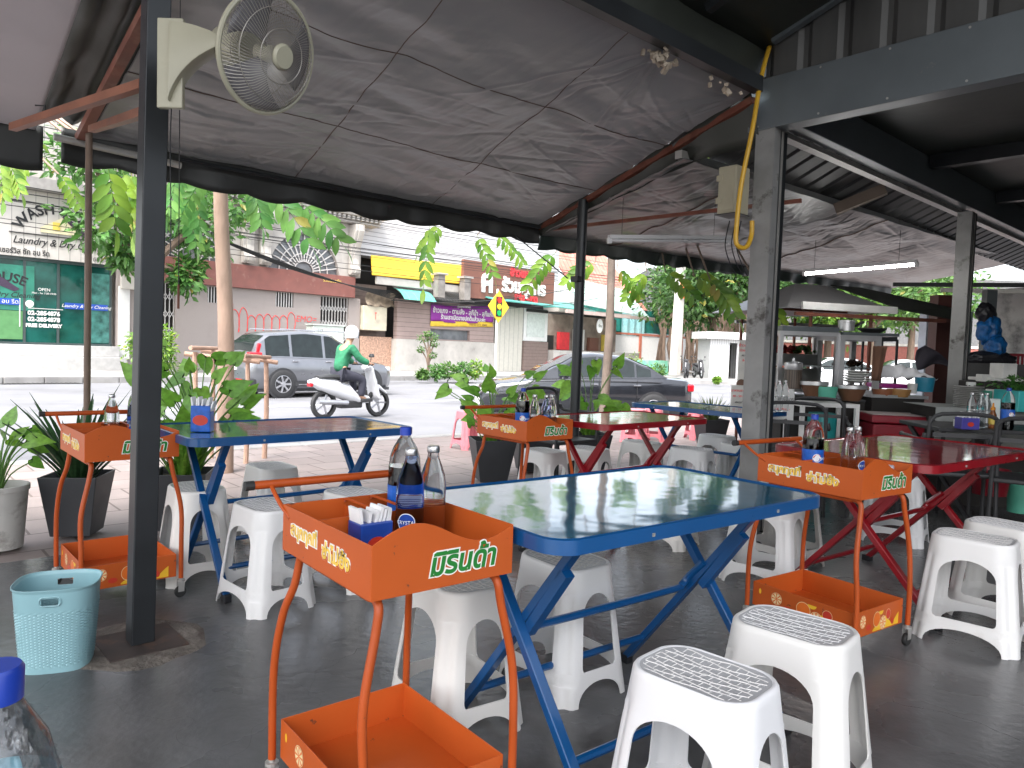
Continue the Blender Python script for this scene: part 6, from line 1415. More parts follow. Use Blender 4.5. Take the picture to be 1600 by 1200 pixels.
tag(MB().bar(at(1335, 510, 7.5), at(1350, 503, 7.4), .02).build('pan_handle', m_plas), 'black pan handle sticking out above the tall cabinet', 'handle')
pot('frying_pan', 'dark wok lying on top of the stall rack', 1362, 521, 42, 8, 7.5, m_plas, None, 'wok', False, .5)
t = thing('plate_stack', 'stack of pale plates and lids on the right brown pot', 'plates', at(1336, 598, 6.9)); mb = MB()
for i in range(5): mb.lathe([(.05, 0), (.125-.005*i, .02), (.125-.005*i, .025), (.05, .008)], 24, (.004*i, 0, .022*i))
mb.build('plate', m_bw, t, smooth=True)
# counters
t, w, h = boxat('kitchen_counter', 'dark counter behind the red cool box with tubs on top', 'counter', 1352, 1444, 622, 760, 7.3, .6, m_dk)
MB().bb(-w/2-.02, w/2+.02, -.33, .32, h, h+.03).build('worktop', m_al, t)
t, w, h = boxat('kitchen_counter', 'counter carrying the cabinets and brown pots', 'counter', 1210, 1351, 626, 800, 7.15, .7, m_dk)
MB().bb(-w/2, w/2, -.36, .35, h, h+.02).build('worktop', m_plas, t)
t, w, h = openthing('white_frame_table', 'white framed stand before the counter with dark shade beneath', 'stand', 1244, 1330, 630, 790, 6.7, .35, m_wht, .035)
tl = thing('teal_drum', 'teal plastic drum under the counter behind the white framed stand', 'drum', at(1280, 735, 6.95)); MB().lathe([(.12, 0), (.13, .5), (.12, .55)], 20).build('drum', pm('teal_drum', (.02, .28, .28), .4), tl, smooth=True)
t, w, h = boxat('menu_box', 'white box printed with small writing beside the thick post', 'box', 1206, 1242, 608, 660, 6.4, .2, m_bw); text('lettering', 'เมนู อาหาร', .04, m_blk, t, (0, -.105, h*.7)); text('lettering', 'ราคา 40.-', .03, m_rl, t, (0, -.105, h*.4))
for i, (x, lab) in enumerate(((1207, 'left'), (1216, 'middle'), (1225, 'right'))): bot_glass('glass_bottle', 'clear water bottle, %s of three beside the thick post' % lab, at(x, 643, 6.1), 0, H=.26)
# little crate table under them and black armchairs
def blackchair(label, loc, rz):
    t = thing('armchair', label, 'chair', loc, rz); m = m_plas
    MB().bb(-.23, .23, -.22, .22, .42, .45).build('seat', m, t, bevel=.01)
    for sx in (-1, 1):
        MB().tube(smoothpath([(sx*.25, -.2, 0), (sx*.25, -.2, .62), (sx*.25, -.15, .67), (sx*.25, .2, .67), (sx*.24, .24, .72)], 3), .014, 8).build('arm', m, t, smooth=True)
        MB().tube([(sx*.24, .25, 0), (sx*.23, .24, .5), (sx*.22, .27, .84)], .014, 8).build('leg', m, t)
    MB().tube(smoothpath([(-.22, .27, .80), (-.15, .275, .86), (.15, .275, .86), (.22, .27, .80)], 3), .014, 8).bb(-.2, .2, .262, .272, .70, .73).build('backrest', m, t)
    return t
def gnd(x, y, z=0): return PZ(x, y, z)
c0 = blackchair('black armchair between the thick post and the white framed stand', at(1238, 700, 5.9, 0), R(160)); 
dup(c0, at(1275, 700, 6.2, 0), R(-20), 'black armchair tucked in front of the white framed stand'); dup(c0, at(1480, 700, 5.3, 0), R(170), 'black armchair left of the bottle table'); dup(c0, at(1610, 720, 5.0, 0), R(150), 'black armchair at the right edge by the bottle table')
dup(c0, PZ(915, 790, 0)+RW(.3, .6), RZ, 'black metal armchair behind the middle red table')
# red cool box
q0 = at(1408, 716, 6.6); t = thing('cool_box', 'dark red cool box with lid in front of the kitchen counter', 'cool box', (q0.x, q0.y+.2, q0.z-.12), R(-8)); wC = S(86, 6.6)
MB().bb(-wC/2+.02, wC/2-.02, -.2, .2, 0, .42).build('body', m_redc, t, bevel=.02); MB().bb(-wC/2, wC/2, -.22, .22, .43, .50).build('lid', m_redc, t, bevel=.012); MB().bb(-wC/2+.01, wC/2-.01, -.21, .21, .503, .508).build('lid_top', pm('pale_pink_lid', (.42, .36, .35), .5), t)
st_, w, h = boxat('low_stand', 'dark low stand under the red cool box', 'stand', 1362, 1452, 728, 800, 6.55, .5, m_plas)
# tubs and bags on the counter
for i, (x, y1, wp, hp, m, lab) in enumerate(((1378, 620, 30, 12, pm('rust_tub', (.3, .11, .05), .5), 'rust coloured tub on the kitchen counter'), (1404, 620, 34, 12, pm('ochre_tub', (.38, .2, .07), .5), 'ochre tub right of the rust coloured tub'), (1425, 615, 14, 16, m_bw, 'small white tub on the kitchen counter'), (1444, 612, 28, 22, pm('blue_tub', (.02, .22, .34), .4), 'blue tub at the right end of the kitchen counter'))):
    pot('plastic_tub', lab, x, y1, wp, hp, 7.35, m, None, 'tub', False, .85)
t, w, h = boxat('tray', 'flat magenta tray behind the tubs', 'tray', 1375, 1420, 600, 607, 7.7, .3, pm('magenta_plastic', (.4, .03, .25), .4), bev=.01)
rnd = random.Random(4); t = thing('plastic_bags', 'heap of thin white plastic bags behind the magenta tray', 'plastic bags', at(1402, 592, 7.9)); mb = MB()
mb.grid(lambda a, c: (-.35+.7*a, -.15+.3*c, .02+.13*max(0, math.sin(PI*a))*math.sin(PI*c)+.05*noise.noise(Vector((a*7, c*5, 1)))), 40, 20); mb.build('bag', pm('thin_white_plastic', (.75, .75, .78), .3, bump=.5, bs=15), t, smooth='all', solid=.003)
# columns and walls to the right
def wallpx(name, label, x0, x1, y0, y1, Y0, Y1, m, cat='wall', th=.06):
    """upright slab between two depths"""
    a0, a1 = at(x0, y1, Y0), at(x1, y1, Y1); zb = min(0, a0.z); zt2 = at(x0, y0, Y0).z; t = thing(name, label, cat, (a0.x, a0.y, 0), math.atan2(a1.y-a0.y, a1.x-a0.x)); w = Vector((a1.x-a0.x, a1.y-a0.y)).length
    MB().bb(0, w, 0, th, 0, zt2).build('panel', m, t); return t, w, zt2
m_stain = pm('stained_plaster', (.55, .55, .53), .85, var=.15, vs=1.5, dirt=((.12, .12, .12), 1.6, .50, .66), bump=.2, bs=20)
wallpx('plaster_wall', 'stained white plaster wall at the right edge', 1535, 1720, 452, 700, 10.5, 9.0, m_stain)
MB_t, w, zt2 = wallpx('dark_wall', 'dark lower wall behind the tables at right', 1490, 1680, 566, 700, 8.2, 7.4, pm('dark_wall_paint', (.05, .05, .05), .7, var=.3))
wallpx('brown_column', 'red-brown steel column behind the stall', 1452, 1478, 460, 700, 9.5, 9.5, pm('maroon_steel', (.10, .035, .03), .5), 'column', .2)
wallpx('glazed_panel', 'pale aqua panel between the brown column and a steel post', 1476, 1500, 488, 700, 9.6, 9.3, pm('aqua_panel', (.32, .42, .40), .4), 'panel')
wallpx('white_column', 'bluish white column behind the stall canopy', 1436, 1452, 480, 700, 11, 11, pm('blueish_white', (.5, .54, .6), .6), 'column', .2)
wallpx('steel_column', 'dark slender column just right of the second post', 1527, 1543, 452, 700, 8.6, 8.6, m_steel2, 'column', .1)
# beams outside at right top
t = thing('roof_rail', 'pale rail crossing above the plaster wall', 'rail', at(1470, 453, 9.4)); e = at(1700, 458, 8.8)-at(1470, 453, 9.4)
MB().bar((0, 0, 0), tuple(e), .07, .05).build('rail', m_galv, t)
t = thing('roof_rail', 'dark rail just above the pale one', 'rail', at(1395, 452, 9.4)); MB().bar((0, 0, .06), tuple(at(1700, 446, 8.8)-at(1395, 452, 9.4)), .05, .05).build('rail', m_steel, t)
# hanging bags
rnd = random.Random(6)
def blob(name, label, cat, p, rad, m, seed):
    t = thing(name, label, cat, p); mb = MB()
    def f(a, c):
        th, ph = 2*PI*a, PI*c; q_ = Vector((math.sin(ph)*math.cos(th), math.sin(ph)*math.sin(th), math.cos(ph))); k = 1+.28*noise.noise(q_*2.6+Vector((seed, 0, 0)))+.10*abs(noise.noise(q_*7+Vector((seed, 5, 0)))); return (q_.x*rad[0]*k, q_.y*rad[1]*k, q_.z*rad[2]*k)
    mb.grid(f, 40, 24).build('bag', m, t, smooth='all', bevel=0); return t
m_bbag = pm('blue_bag', (.01, .12, .36), .35, var=.5, vs=14, bump=.6, bs=18); m_kbag = pm('black_bag', (.02, .02, .025), .35, bump=.6, bs=18)
blob('hanging_bag', 'blue plastic bag hanging against the plaster wall', 'bag', at(1545, 515, 8.3), (.12, .1, .17), m_bbag, 1); blob('hanging_bag', 'blue bag drooping lower right of the other blue bag', 'bag', at(1556, 542, 8.2), (.10, .1, .12), m_bbag, 2)
blob('hanging_bag', 'black bag tied above the blue plastic bag', 'bag', at(1541, 490, 8.3), (.10, .08, .11), m_kbag, 3); blob('hanging_bag', 'black bundle below the blue bags', 'bag', at(1545, 562, 8.2), (.28, .12, .09), m_kbag, 4)
t = thing('red_tassels', 'row of dark red cloth strips hanging under the plaster wall', 'cloth', at(1572, 556, 8.9)); mb = MB()
for i in range(26): x = i*.045; mb.grid(lambda a, c: (x+.03*a, .01*math.sin(a*6+i), -.28*c*(1-.2*math.sin(i*2.3))), 3, 3)
mb.bb(0, 1.2, -.01, .01, 0, .03); mb.build('strip', pm('dark_red_cloth', (.28, .03, .04), .8, var=.4), t, smooth=False, solid=.004)
t = thing('draped_cloth', 'dark cloth draped over the bar beside the aqua panel', 'cloth', at(1432, 560, 8.8)); MB().grid(lambda a, c: (.42*a, .03*math.sin(a*8+c*4), .16*(1-abs(a-.25)*1.6)*(1-c)-.14*c*(.7+.3*math.cos(a*5))), 20, 8).build('cloth', pm('dark_grey_cloth', (.05, .045, .06), .9), t, smooth='all', solid=.01)
# table with bottles
q = at(1545, 668, 5.55); zT = q.z
t = thing('bottle_table', 'dark table carrying bottles and tissue boxes behind the right red table', 'table', (q.x+.1, q.y+.1, 0), R(-4)); MB().bb(-.55, .85, -.3, .35, zT-.03, zT).build('tabletop', m_plas, t, bevel=.006)
for sx in (-.5, .8):
    for sy in (-1, 1): MB().bar((sx, sy*.27, zT-.032), (sx+.25*(1 if sx < 0 else -1), -sy*.27, .01), .028).build('leg', m_plas, t)
bot_glass('glass_bottle', 'clear bottle behind the purple tissue box', at(1516, 672, 5.5, zT), 0, H=.26); bot_glass('glass_bottle', 'clear bottle left of the sauce bottle', at(1531, 672, 5.5, zT), 0, H=.26, m=g_frost); bot_glass('glass_bottle', 'clear bottle touching the sauce bottle', at(1539, 670, 5.6, zT), 0, H=.26, m=g_frost)
sb = thing('sauce_bottle', 'small brown sauce bottle with orange cap', 'sauce bottle', at(1549, 680, 5.5, zT)); MB().lathe([(.024, 0), (.026, .01), (.026, .10), (.015, .125), (.013, .135)], 20).build('body', pm('sauce_brown', (.25, .08, .02), .2), sb, smooth=True); MB().lathe([(.016, .136), (.016, .155), (.008, .16), (.005, .19)], 14).build('cap', pm('orange_cap', (.8, .3, .02), .4), sb, smooth=True); MB().lathe([(.0265, .03), (.0265, .085)], 20, caps=False).build('label', m_yel, sb)
bot_pet('cola bottle with round emblem on the dark bottle table', at(1572, 680, 5.4, zT), .0, H=.31)
m_pur = pm('purple_blue_box', (.07, .06, .34), .4); tissue('purple-blue tissue box with white top, left on the bottle table', at(1510, 676, 5.35, zT), 0, w=.13, d=.09, h=.085, m=m_pur, papers=True)
dd = boxat('paper_block', 'white block of papers standing on the purple-blue tissue box', 'paper', 1499, 1523, 657, 668, 5.36, .08, m_wht, bev=.002)
# cloth covered table behind with plates
t = thing('cloth_table', 'table under a grey cloth left of the bottle table', 'table', at(1506, 640, 6.5, 0), R(-6)); zc = at(1492, 637, 6.3).z; MB().bb(-.3, .8, -.25, .35, 0, zc-.01).build('body', m_dk, t)
MB().grid(lambda a, c: (-.36+1.2*a, -.28-.02*math.sin(a*23)*c-.0*c, zc-.30*c*(1+.25*math.sin(a*14))), 60, 5).grid(lambda a, c: (-.36+1.2*a, -.28+.66*c, zc+.001), 6, 3).build('cloth', pm('grey_tablecloth', (.30, .31, .30), .8, bump=.3, bs=10), t, smooth=True, solid=.004)
t = thing('plate_stack', 'tall stack of grey plates on the cloth covered table', 'plates', at(1512, 640, 6.4)); mb = MB()
for i in range(13): mb.lathe([(.06, 0), (.115, .014), (.115, .018), (.05, .006)], 24, (.002*math.sin(i), 0, .0155*i))
mb.build('plate', pm('grey_melamine', (.42, .41, .39), .4), t, smooth=True)
t = thing('spray_bottle', 'white trigger spray bottle behind the grey plates', 'spray bottle', at(1518, 612, 6.9)); MB().lathe([(.035, -.12), (.035, 0), (.015, .04), (.013, .06)], 16).build('body', m_wht, t, smooth=True); MB().bb(-.05, .03, -.015, .015, .06, .09).bb(-.045, -.03, -.008, .008, .02, .06).build('trigger', m_wht, t, bevel=.005)
for nm, lab, c_, args, m in (('carton', 'cream carton on the rear shelf', 'carton', (1533, 1549, 585, 612, 7.2, .1), m_bw), ('carton', 'pale open carton on the rear shelf, right', 'carton', (1566, 1590, 568, 592, 7.2, .2), m_bw), ('crate', 'mint crate with packets behind the bottles', 'crate', (1532, 1562, 611, 628, 6.6, .2), m_grb), ('notice_board', 'white notice propped behind the sauce bottle', 'notice', (1531, 1570, 623, 668, 6.2, .03), m_wht), ('crate', 'turquoise crate at the right edge', 'crate', (1588, 1660, 612, 645, 6.0, .3), pm('turquoise_plastic', (.05, .42, .42), .4)), ('carton', 'white box under the green leaves at right', 'carton', (1561, 1590, 610, 630, 6.5, .2), m_wht), ('white_shelf', 'white shelf top under the cartons at right', 'shelf', (1552, 1640, 592, 597, 7.1, .4), m_bw), ('shelf_unit', 'dark shelf unit holding cartons at right', 'shelf', (1530, 1640, 598, 700, 7.1, .4), m_dk)):
    boxat(nm, lab, c_, *args, m)
lf_h = leafmat('herb_leaf', (.03, .12, .02), (.08, .22, .04)); mb = MB(); leafcloud(mb, (0, 0, 0), (.3, .12, .06), 220, .05, 3, .1)
t = thing('herb_bunch', 'bunch of green herbs lying above the turquoise crate', 'herbs', at(1595, 600, 6.1)); mb.build('foliage', lf_h, t, fix=False)
# tubs under right table
pot('plastic_tub', 'red plastic tub on the floor behind the right red table', 1545, 772, 56, 40, 5.6, m_redc, None, 'tub', False, .85); pot('plastic_tub', 'mint plastic tub on the floor at the right edge', 1592, 800, 36, 60, 5.6, m_grb, None, 'tub', False, .9)
# menu signs left of the thick post
m_sgn = pm('white_sign_board', (.68, .66, .62), .5)
def signpx(label, x0, x1, y0, y1, Y, lines):
    t, w, h = boxat('menu_sign', label, 'sign', x0, x1, y0, y1, Y, .03, m_sgn, bev=.002); 
    for k, (s, f, m, sz) in enumerate(lines): text('lettering', s, sz, m, t, (0, -.018, h*f))
    return t, w, h
signpx('tall white menu sign with red writing left of the thick post', 1152, 1176, 532, 610, 7.6, (('ข้าวมันไก่', .9, m_rl, .04), ('ก๋วยเตี๋ยว', .8, m_rl, .035), ('ผัดไทย', .7, m_blk, .03), ('ส้มตำ', .6, m_rl, .03)))
signpx('low white price sign with red writing left of the thick post', 1142, 1170, 602, 640, 7.2, (('อาหารตามสั่ง', .78, m_rl, .035), ('40 - 50 บาท', .55, m_rl, .03), ('เปิดทุกวัน', .3, m_blk, .025)))
t = thing('food_bowl_print', 'round food picture at the foot of the tall menu sign', 'picture', at(1158, 600, 7.55)); MB().lathe([(.05, 0), (.05, .01)], 20).xf(Matrix.Rotation(PI/2, 4, 'X')).build('disc', m_brnp, t)
# ================================================================ VEGETATION
m_bark = pm('brown_bark', (.16, .11, .08), .9, var=.3, vs=8, bump=.5, bs=25, stretch=(1, 1, .3)); m_barkp = pm('pale_bark', (.34, .235, .18), .85, var=.2, vs=6, bump=.4, bs=20, stretch=(1, 1, .4), dirt=((.2, .14, .1), 5, .55, .8))
lf_a = leafmat('bright_leaflet', (.08, .26, .06), (.22, .44, .10)); lf_b = leafmat('mature_leaflet', (.06, .17, .04), (.13, .28, .06)); lf_c = leafmat('far_leaf', (.05, .14, .03), (.14, .26, .05)); lf_y = leafmat('yellow_green_leaf', (.08, .22, .03), (.30, .46, .06))  # leaf tints per tree, the first a brighter green
def wpt(p): return Vector(p)
def ptree(label, px_, pyb, Yb, topz, trunk_r, crown, nfr, seed, specials, m1, leafL=.13, name='roadside_tree', lean=(0, 0), bark=None):
    """pinnate-leaved street tree; specials = sprays given by their world root and direction"""
    b0 = PZ(px_, pyb, -.02) if Yb is None else PY(px_, pyb, Yb); b0 = Vector((b0.x, b0.y, -.02)); t = thing(name, label, 'tree', b0); rnd = random.Random(seed)
    H = topz; pts = [Vector((0, 0, 0)), Vector((lean[0]*.3+.02, lean[1]*.3, H*.3)), Vector((lean[0]*.6-.02, lean[1]*.6, H*.6)), Vector((lean[0], lean[1], H))]
    sp_ = smoothpath(pts, 6); MB().tube(sp_, [trunk_r*(1.15-.35*i/(len(sp_)-1)) for i in range(len(sp_))], 12).build('trunk', bark or m_barkp, t, smooth=True)
    limbs = MB(); lf = MB(); tops = []
    for i in range(11):
        a = rnd.uniform(0, 2*PI); e = Vector((math.cos(a)*crown[0]*rnd.uniform(.5, 1), math.sin(a)*crown[0]*rnd.uniform(.5, 1), rnd.uniform(-.1, 1)*crown[1])); r1 = pts[-1]+Vector((0, 0, rnd.uniform(-.8, 0))); e = r1+e
        mid = (r1+e)/2+Vector((0, 0, .25)); pth = smoothpath([r1, mid, e], 5); limbs.tube(pth, [trunk_r*.5*(1-.8*k/(len(pth)-1)) for k in range(len(pth))], 6); tops += [pth[k] for k in range(3, len(pth))]
    for i in range(nfr):
        p = rnd.choice(tops)+Vector((rnd.gauss(0, .25), rnd.gauss(0, .25), rnd.gauss(0, .2))); a = rnd.uniform(0, 2*PI)
        frond(lf, p, (math.cos(a), math.sin(a), rnd.uniform(-.5, .4)), rnd.uniform(.4, .7), leafL*rnd.uniform(.8, 1.1), leafL*.42, rnd.choice((5, 6, 7)), .5, rnd)
    for (p, d, L, ll, n) in specials:
        p = wpt(p)-b0; tw = smoothpath([pts[-1]-Vector((0, 0, .4)), (pts[-1]+p)/2+Vector((0, 0, .1)), p], 5); limbs.tube(tw, [.012]*(len(tw)-1)+[.006], 5)
        frond(lf, p, d, L, ll, ll*.40, n+1, .35, rnd, True)
    limbs.build('branch', bark or m_barkp, t, smooth=True); lf.build('foliage', m1, t, fix=False, smooth='all'); return t
rt2 = Vector((rt.x, rt.y, 0)); dn = Vector((0, 0, -1))
# sprays seen under the eave: (pixel of the root, depth, direction across, length px)
def spray(px_, py_, Y, dx, dz, Lp, n, llp): 
    return (PY(px_, py_, Y), rt*dx+Vector((0, 0, dz)), Lp*Y/FPX, llp*Y/FPX, n)
spA = [spray(418, 292, 5.9, .8, -.7, 95, 5, 36), spray(470, 318, 5.9, .9, -.5, 75, 5, 34), spray(395, 288, 6.4, .3, -.9, 50, 5, 30),
       spray(300, 262, 6.2, .2, -1, 70, 6, 26), spray(325, 268, 6.0, -.6, -.7, 70, 6, 24), spray(280, 265, 5.8, -.3, -.9, 55, 5, 28), spray(290, 310, 6.6, .3, -.9, 60, 6, 24)]
ptree('young street tree with pale trunk inside the pole guard, sprays hanging past the eave', 351, 738, None, 4.3, .068, (2.4, 1.3), 250, 21, spA, lf_a, .15, lean=(-.1, 0))
spB = [spray(690, 352, 8.2, -.6, -.5, 45, 5, 20), spray(672, 350, 8.0, -.1, -1, 75, 6, 24), spray(745, 368, 8.4, .5, -.8, 55, 6, 20), spray(775, 366, 8.4, .8, -.5, 55, 6, 20), spray(868, 395, 8.0, -.7, -.6, 60, 6, 22),
       spray(930, 410, 8.8, -.8, -.3, 50, 6, 22), spray(965, 420, 8.6, .7, -.5, 50, 6, 22), spray(1010, 425, 8.6, -.6, -.6, 45, 6, 20), spray(1040, 425, 8.4, .8, -.4, 55, 6, 22), spray(1085, 430, 8.2, .9, -.3, 65, 6, 26), spray(1110, 438, 8.0, .7, -.6, 60, 5, 26), spray(1190, 455, 8.4, .6, -.6, 50, 5, 24)]
ptree('young street tree in front of the dark saloon car, its sprays along the eave', 938, 690, 9.2, 4.5, .052, (2.4, 1.3), 200, 33, spB, lf_y, .14, lean=(.12, 0), bark=pm('grey_bark', (.22, .17, .14), .9, var=.25, vs=6, bump=.4))
spC = [spray(168, 258, 4.9, .2, -1, 75, 4, 40), spray(190, 262, 5.0, .3, -.9, 85, 5, 44), spray(205, 265, 5.2, .1, -1, 70, 5, 40), spray(10, 248, 5.4, .5, -.8, 45, 6, 22), spray(92, 272, 6.0, .6, -.6, 50, 6, 20), spray(45, 258, 5.8, -.6, -.5, 45, 6, 20), spray(0, 245, 5.0, .1, -1, 50, 5, 24)]
ptree('street tree beyond the left frame edge whose sprays dangle over the laundry', -260, 700, 6.6, 4.1, .07, (1.8, 1.0), 70, 55, spC, lf_y, .15)
# log guard
t = thing('tree_guard', 'pole guard of stripped logs round the pale young tree', 'tree guard', PZ(381, 722, -.02)); m_log = pm('stripped_log', (.42, .27, .2), .8, var=.2, vs=8, bump=.4); o0 = t.location
def lg(p, q, r_, nm): MB().tube([Vector(p)-o0, (Vector(p)+Vector(q))/2-o0+Vector((.01, .01, 0)), Vector(q)-o0], [r_, r_*.9, r_*.85], 8).build(nm, m_log, t, smooth=True)
a_ = PZ(384, 724, -.02); b_ = PZ(413, 716, -.02); c_ = PZ(302, 724, -.02); d_ = PZ(330, 716, -.02)
def upz(p, py_): return Vector((p.x, p.y, CAMH-(py_-600-(-54)-(p.x/p.y*FPX)*.035)*p.y/FPX))
A1, B1, C1, D1 = upz(a_, 562), upz(b_, 566), upz(c_, 550), upz(d_, 552)
lg(a_, A1, .026, 'leg'); lg(b_, B1, .028, 'leg'); lg(c_, C1, .028, 'leg'); lg(d_, D1, .024, 'leg')
lg(C1+Vector((-.1, 0, -.02)), A1+Vector((.12, 0, -.02)), .024, 'rail'); lg(D1+Vector((-.12, 0, .03)), B1+Vector((.12, 0, .0)), .026, 'rail'); lg(C1+Vector((0, -.1, .04)), D1+Vector((0, .12, .05)), .022, 'rail'); lg(A1+Vector((0, -.1, .04)), B1+Vector((0, .12, .05)), .022, 'rail')
# far side tree left with big crown, over the bush
def tree(label, base, H, tr, crowns, m, n, size, seed, name='leafy_tree', bark=None):
    t = thing(name, label, 'tree', base); rnd = random.Random(seed); mb = MB(); lf = MB()
    top = Vector((rnd.uniform(-.1, .1), 0, H)); mb.tube(smoothpath([(0, 0, 0), (.06, 0, H*.5), top], 5), [tr*(1.2-.4*i/10) for i in range(11)], 10); mb.build('trunk', bark or m_bark, t, smooth=True)
    lb = MB()
    for i, (c, r_) in enumerate(crowns):
        c = Vector(c); lb.tube(smoothpath([top*.85, (top*.85+c)/2+Vector((0, 0, .2)), c], 4), [tr*.5*(1-.09*k) for k in range(9)], 6); leafcloud(lf, c, r_, n, size, seed*7+i, .25)
    lb.build('branch', bark or m_bark, t); lf.build('foliage', m, t, fix=False); return t
bs = SW(9.9, 27.6, -.08)
t = tree('tall leafy tree before the pier right of the laundry', bs, 4.2, .34, [((-1.4*sS.x+0, -1.4*sS.y, 5.0), (1.6, 1.6, 1.1)), ((.2, .2, 6.3), (2.2, 2.2, 1.5)), ((1.3, 1.6, 5.4), (1.8, 1.8, 1.3)), ((2.2, 2.2, 6.6), (2.0, 2.0, 1.3)), ((-.4, -.4, 4.2), (.9, .9, .8)), ((1.0, 1.0, 3.6), (.7, .7, .8)), ((-1.3, -1.3, 7.2), (2, 2, 1.3))], lf_b, 420, .34, 3)
# clipped bush
t = thing('bush', 'round yellow-green clipped bush on the far pavement below the leafy tree', 'bush', SW(9.6, 26.2, -.08)); mb = MB(); leafcloud(mb, (0, 0, .95), (.95, .95, .95), 1500, .14, 12, .6); leafcloud(mb, (.1, .2, .35), (.95, .95, .5), 500, .13, 13, .6); mb.build('foliage', lf_y, t, fix=False); MB().tube([(0, 0, 0), (0, 0, .8)], .06, 6).build('stem', m_bark, t)
for (px_, py_, r_, lab, sd_, m) in ((330, 560, .55, 'low green weeds against the beige wall foot', 4, lf_a), (200, 548, .5, 'leafy weeds at the right of the clipped bush', 5, lf_b)):
    q = PZ(px_, py_+22, -.08); t = thing('weeds', lab, 'plant', q); mb = MB(); leafcloud(mb, (0, 0, .3), (r_*1.3, r_, .4), 260, .12, sd_, .2); mb.build('foliage', m, t, fix=False)
# shrubs in front of the curry restaurant
for i, (px_, wpx, hpx, lab, m) in enumerate(((700, 26, 26, 'green shrub below the purple banner, left', lf_c), (722, 24, 28, 'fuller green shrub below the purple banner', lf_b), (742, 24, 30, 'rightmost shrub below the purple banner', lf_y), (682, 22, 24, 'low dark shrub beside the cloud pruned tree', lf_b), (660, 18, 14, 'trailing plant at the left end of the flower bed', lf_c))):
    q = PZ(px_, 592, -.08); k = q.y/FPX; t = thing('shrub', lab, 'shrub', q); mb = MB(); leafcloud(mb, (0, 0, hpx*k*.5), (wpx*k*.6, wpx*k*.6, hpx*k*.55), 380, .15, 60+i, .3); mb.build('foliage', m, t, fix=False)
q = PZ(668, 590, -.08); t = thing('cloud_pruned_tree', 'small cloud pruned tree with round leaf pads before the mauve wall', 'tree', q); k = q.y/FPX; mb = MB(); tb = MB()
for (dx, dz, r_) in ((-.25, 62, .26), (.15, 66, .3), (.25, 54, .22), (-.3, 44, .22), (.2, 36, .2), (-.05, 70, .2)): c = Vector((dx, 0, dz*k*.98)); leafcloud(mb, c, (r_, r_, r_*.65), 120, .09, int(dz), .5); tb.tube(smoothpath([(0, 0, dz*k*.4), (dx*.3, 0, dz*k*.7), c], 3), .03, 5)
tb.tube([(0, 0, 0), (.05, 0, 1.2)], .06, 6); tb.build('trunk', m_bark, t); mb.build('foliage', lf_c, t, fix=False)
for (px_, wpx, hpx, lab, m) in ((985, 36, 44, 'pale round shrub before the orange posts of the garden wall', leafmat('grey_green_leaf', (.16, .22, .08), (.3, .38, .15))), (1028, 24, 26, 'clipped green bush left of the utility pole', lf_c), (1012, 20, 22, 'small yellow-green bush near the kerb', lf_y), (1120, 9, 9, 'small potted plant by the guard booth door', lf_y)):
    q = PZ(px_, 594, -.08) if px_ < 1100 else PZ(px_, 598, -.08); q = Vector((q.x, q.y, -.08)); k = q.y/FPX; t = thing('shrub', lab, 'shrub', q); mb = MB(); leafcloud(mb, (0, 0, hpx*k*.5), (wpx*k*.6, wpx*k*.6, hpx*k*.52), 420, .16, px_, .3); mb.build('foliage', m, t, fix=False)
tb = thing('bed_edge', 'mint green low planter edge before the garden wall', 'planter', PZ(985, 586, -.08), SZ); MB().bb(-4, 4, -.1, .4, 0, .9).build('edge', pm('mint_paint', (.2, .55, .38), .6, dirt=((.5, .5, .45), 2, .5, .7)), tb)
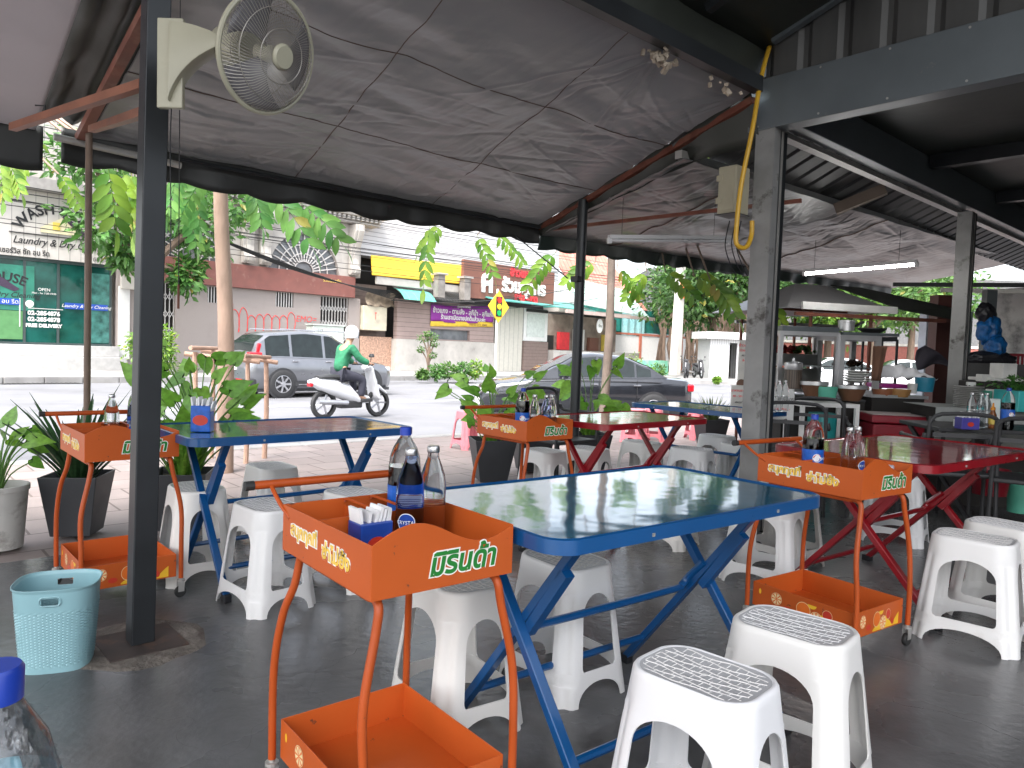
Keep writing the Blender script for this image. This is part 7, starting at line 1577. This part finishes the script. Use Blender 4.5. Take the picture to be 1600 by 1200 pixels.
# big dark trees behind the booth and along the right
def bigtree(px_, Y, H, cr, lab, seed, m, sz=.42, n=420):
    p = PY(px_, 580, Y); rnd = random.Random(seed); cs = [((rnd.uniform(-.7, .7)*cr, rnd.uniform(-.5, .5)*cr, H*rnd.uniform(.62, 1.0)), (cr*.62, cr*.6, cr*.46)) for _ in range(7)]
    tree(lab, (p.x, p.y, -.1), H*.6, .24, cs, m, n, sz, seed, 'broad_tree')
lf_dd = leafmat('deep_green_leaf', (.03, .085, .02), (.09, .19, .04))
bigtree(1110, 48, 7.2, 4.6, 'big dark tree overhanging the guard booth', 71, lf_dd); bigtree(1165, 46, 7.4, 4.4, 'big dark tree right of the guard booth', 72, lf_dd); bigtree(1075, 58, 8.2, 5, 'dark tree behind the utility pole', 73, lf_dd, .5)
bigtree(1215, 50, 8.0, 5, 'broad tree behind the stall canopy, left', 74, lf_c, .45); bigtree(1290, 52, 7.4, 5.2, 'yellow-green broad tree behind the food cabinets', 75, lf_y, .45); bigtree(1360, 50, 7.0, 5, 'green broad tree behind the stall rack', 76, lf_c, .45); bigtree(1420, 54, 7.8, 5, 'green broad tree behind the concrete pole', 77, lf_c, .45)
q = PY(1102, 583, 54); t = thing('aerial_roots', 'hanging aerial roots and dark trunk under the big trees', 'roots', (q.x-2, q.y, -.1)); mb = MB(); rnd = random.Random(9)
for i in range(70): x = rnd.uniform(-1.5, 5); mb.tube([(x, rnd.uniform(-1, 1), 0), (x+rnd.uniform(-.3, .3), 0, 2), (x+rnd.uniform(-.5, .5), 0, 4.6)], rnd.uniform(.04, .16), 5)
mb.build('root', m_bark, t, smooth=True)
w_ = thing('boundary_wall', 'long red-brown boundary wall far behind the stall', 'wall', PY(1200, 580, 58)); w_.location.z = -.1; MB().bb(-2, 40, 0, .3, 0, 2.6).build('panel', pm('dusky_red_wall', (.30, .10, .08), .8, var=.2), w_); MB().bb(-2, 40, -.05, .35, 2.61, 2.8).build('cap', m_pale, w_)
for i in range(9): MB().bb(-1+i*4.4, -.6+i*4.4, -.06, .36, 0, 3.0).build('pillar', m_pale, w_)
b = thing('far_building', 'dark building far behind the trees at right', 'building', PY(1130, 580, 75)); b.location.z = -.1; MB().bb(-8, 30, 0, 8, 0, 10).build('wall', pm('dull_building', (.12, .12, .12), .8, var=.3), b)
for k in range(8): MB().bb(-6+k*4.4, -3.5+k*4.4, -.03, 0, 6.5, 8.4).build('window', m_glsg, b)
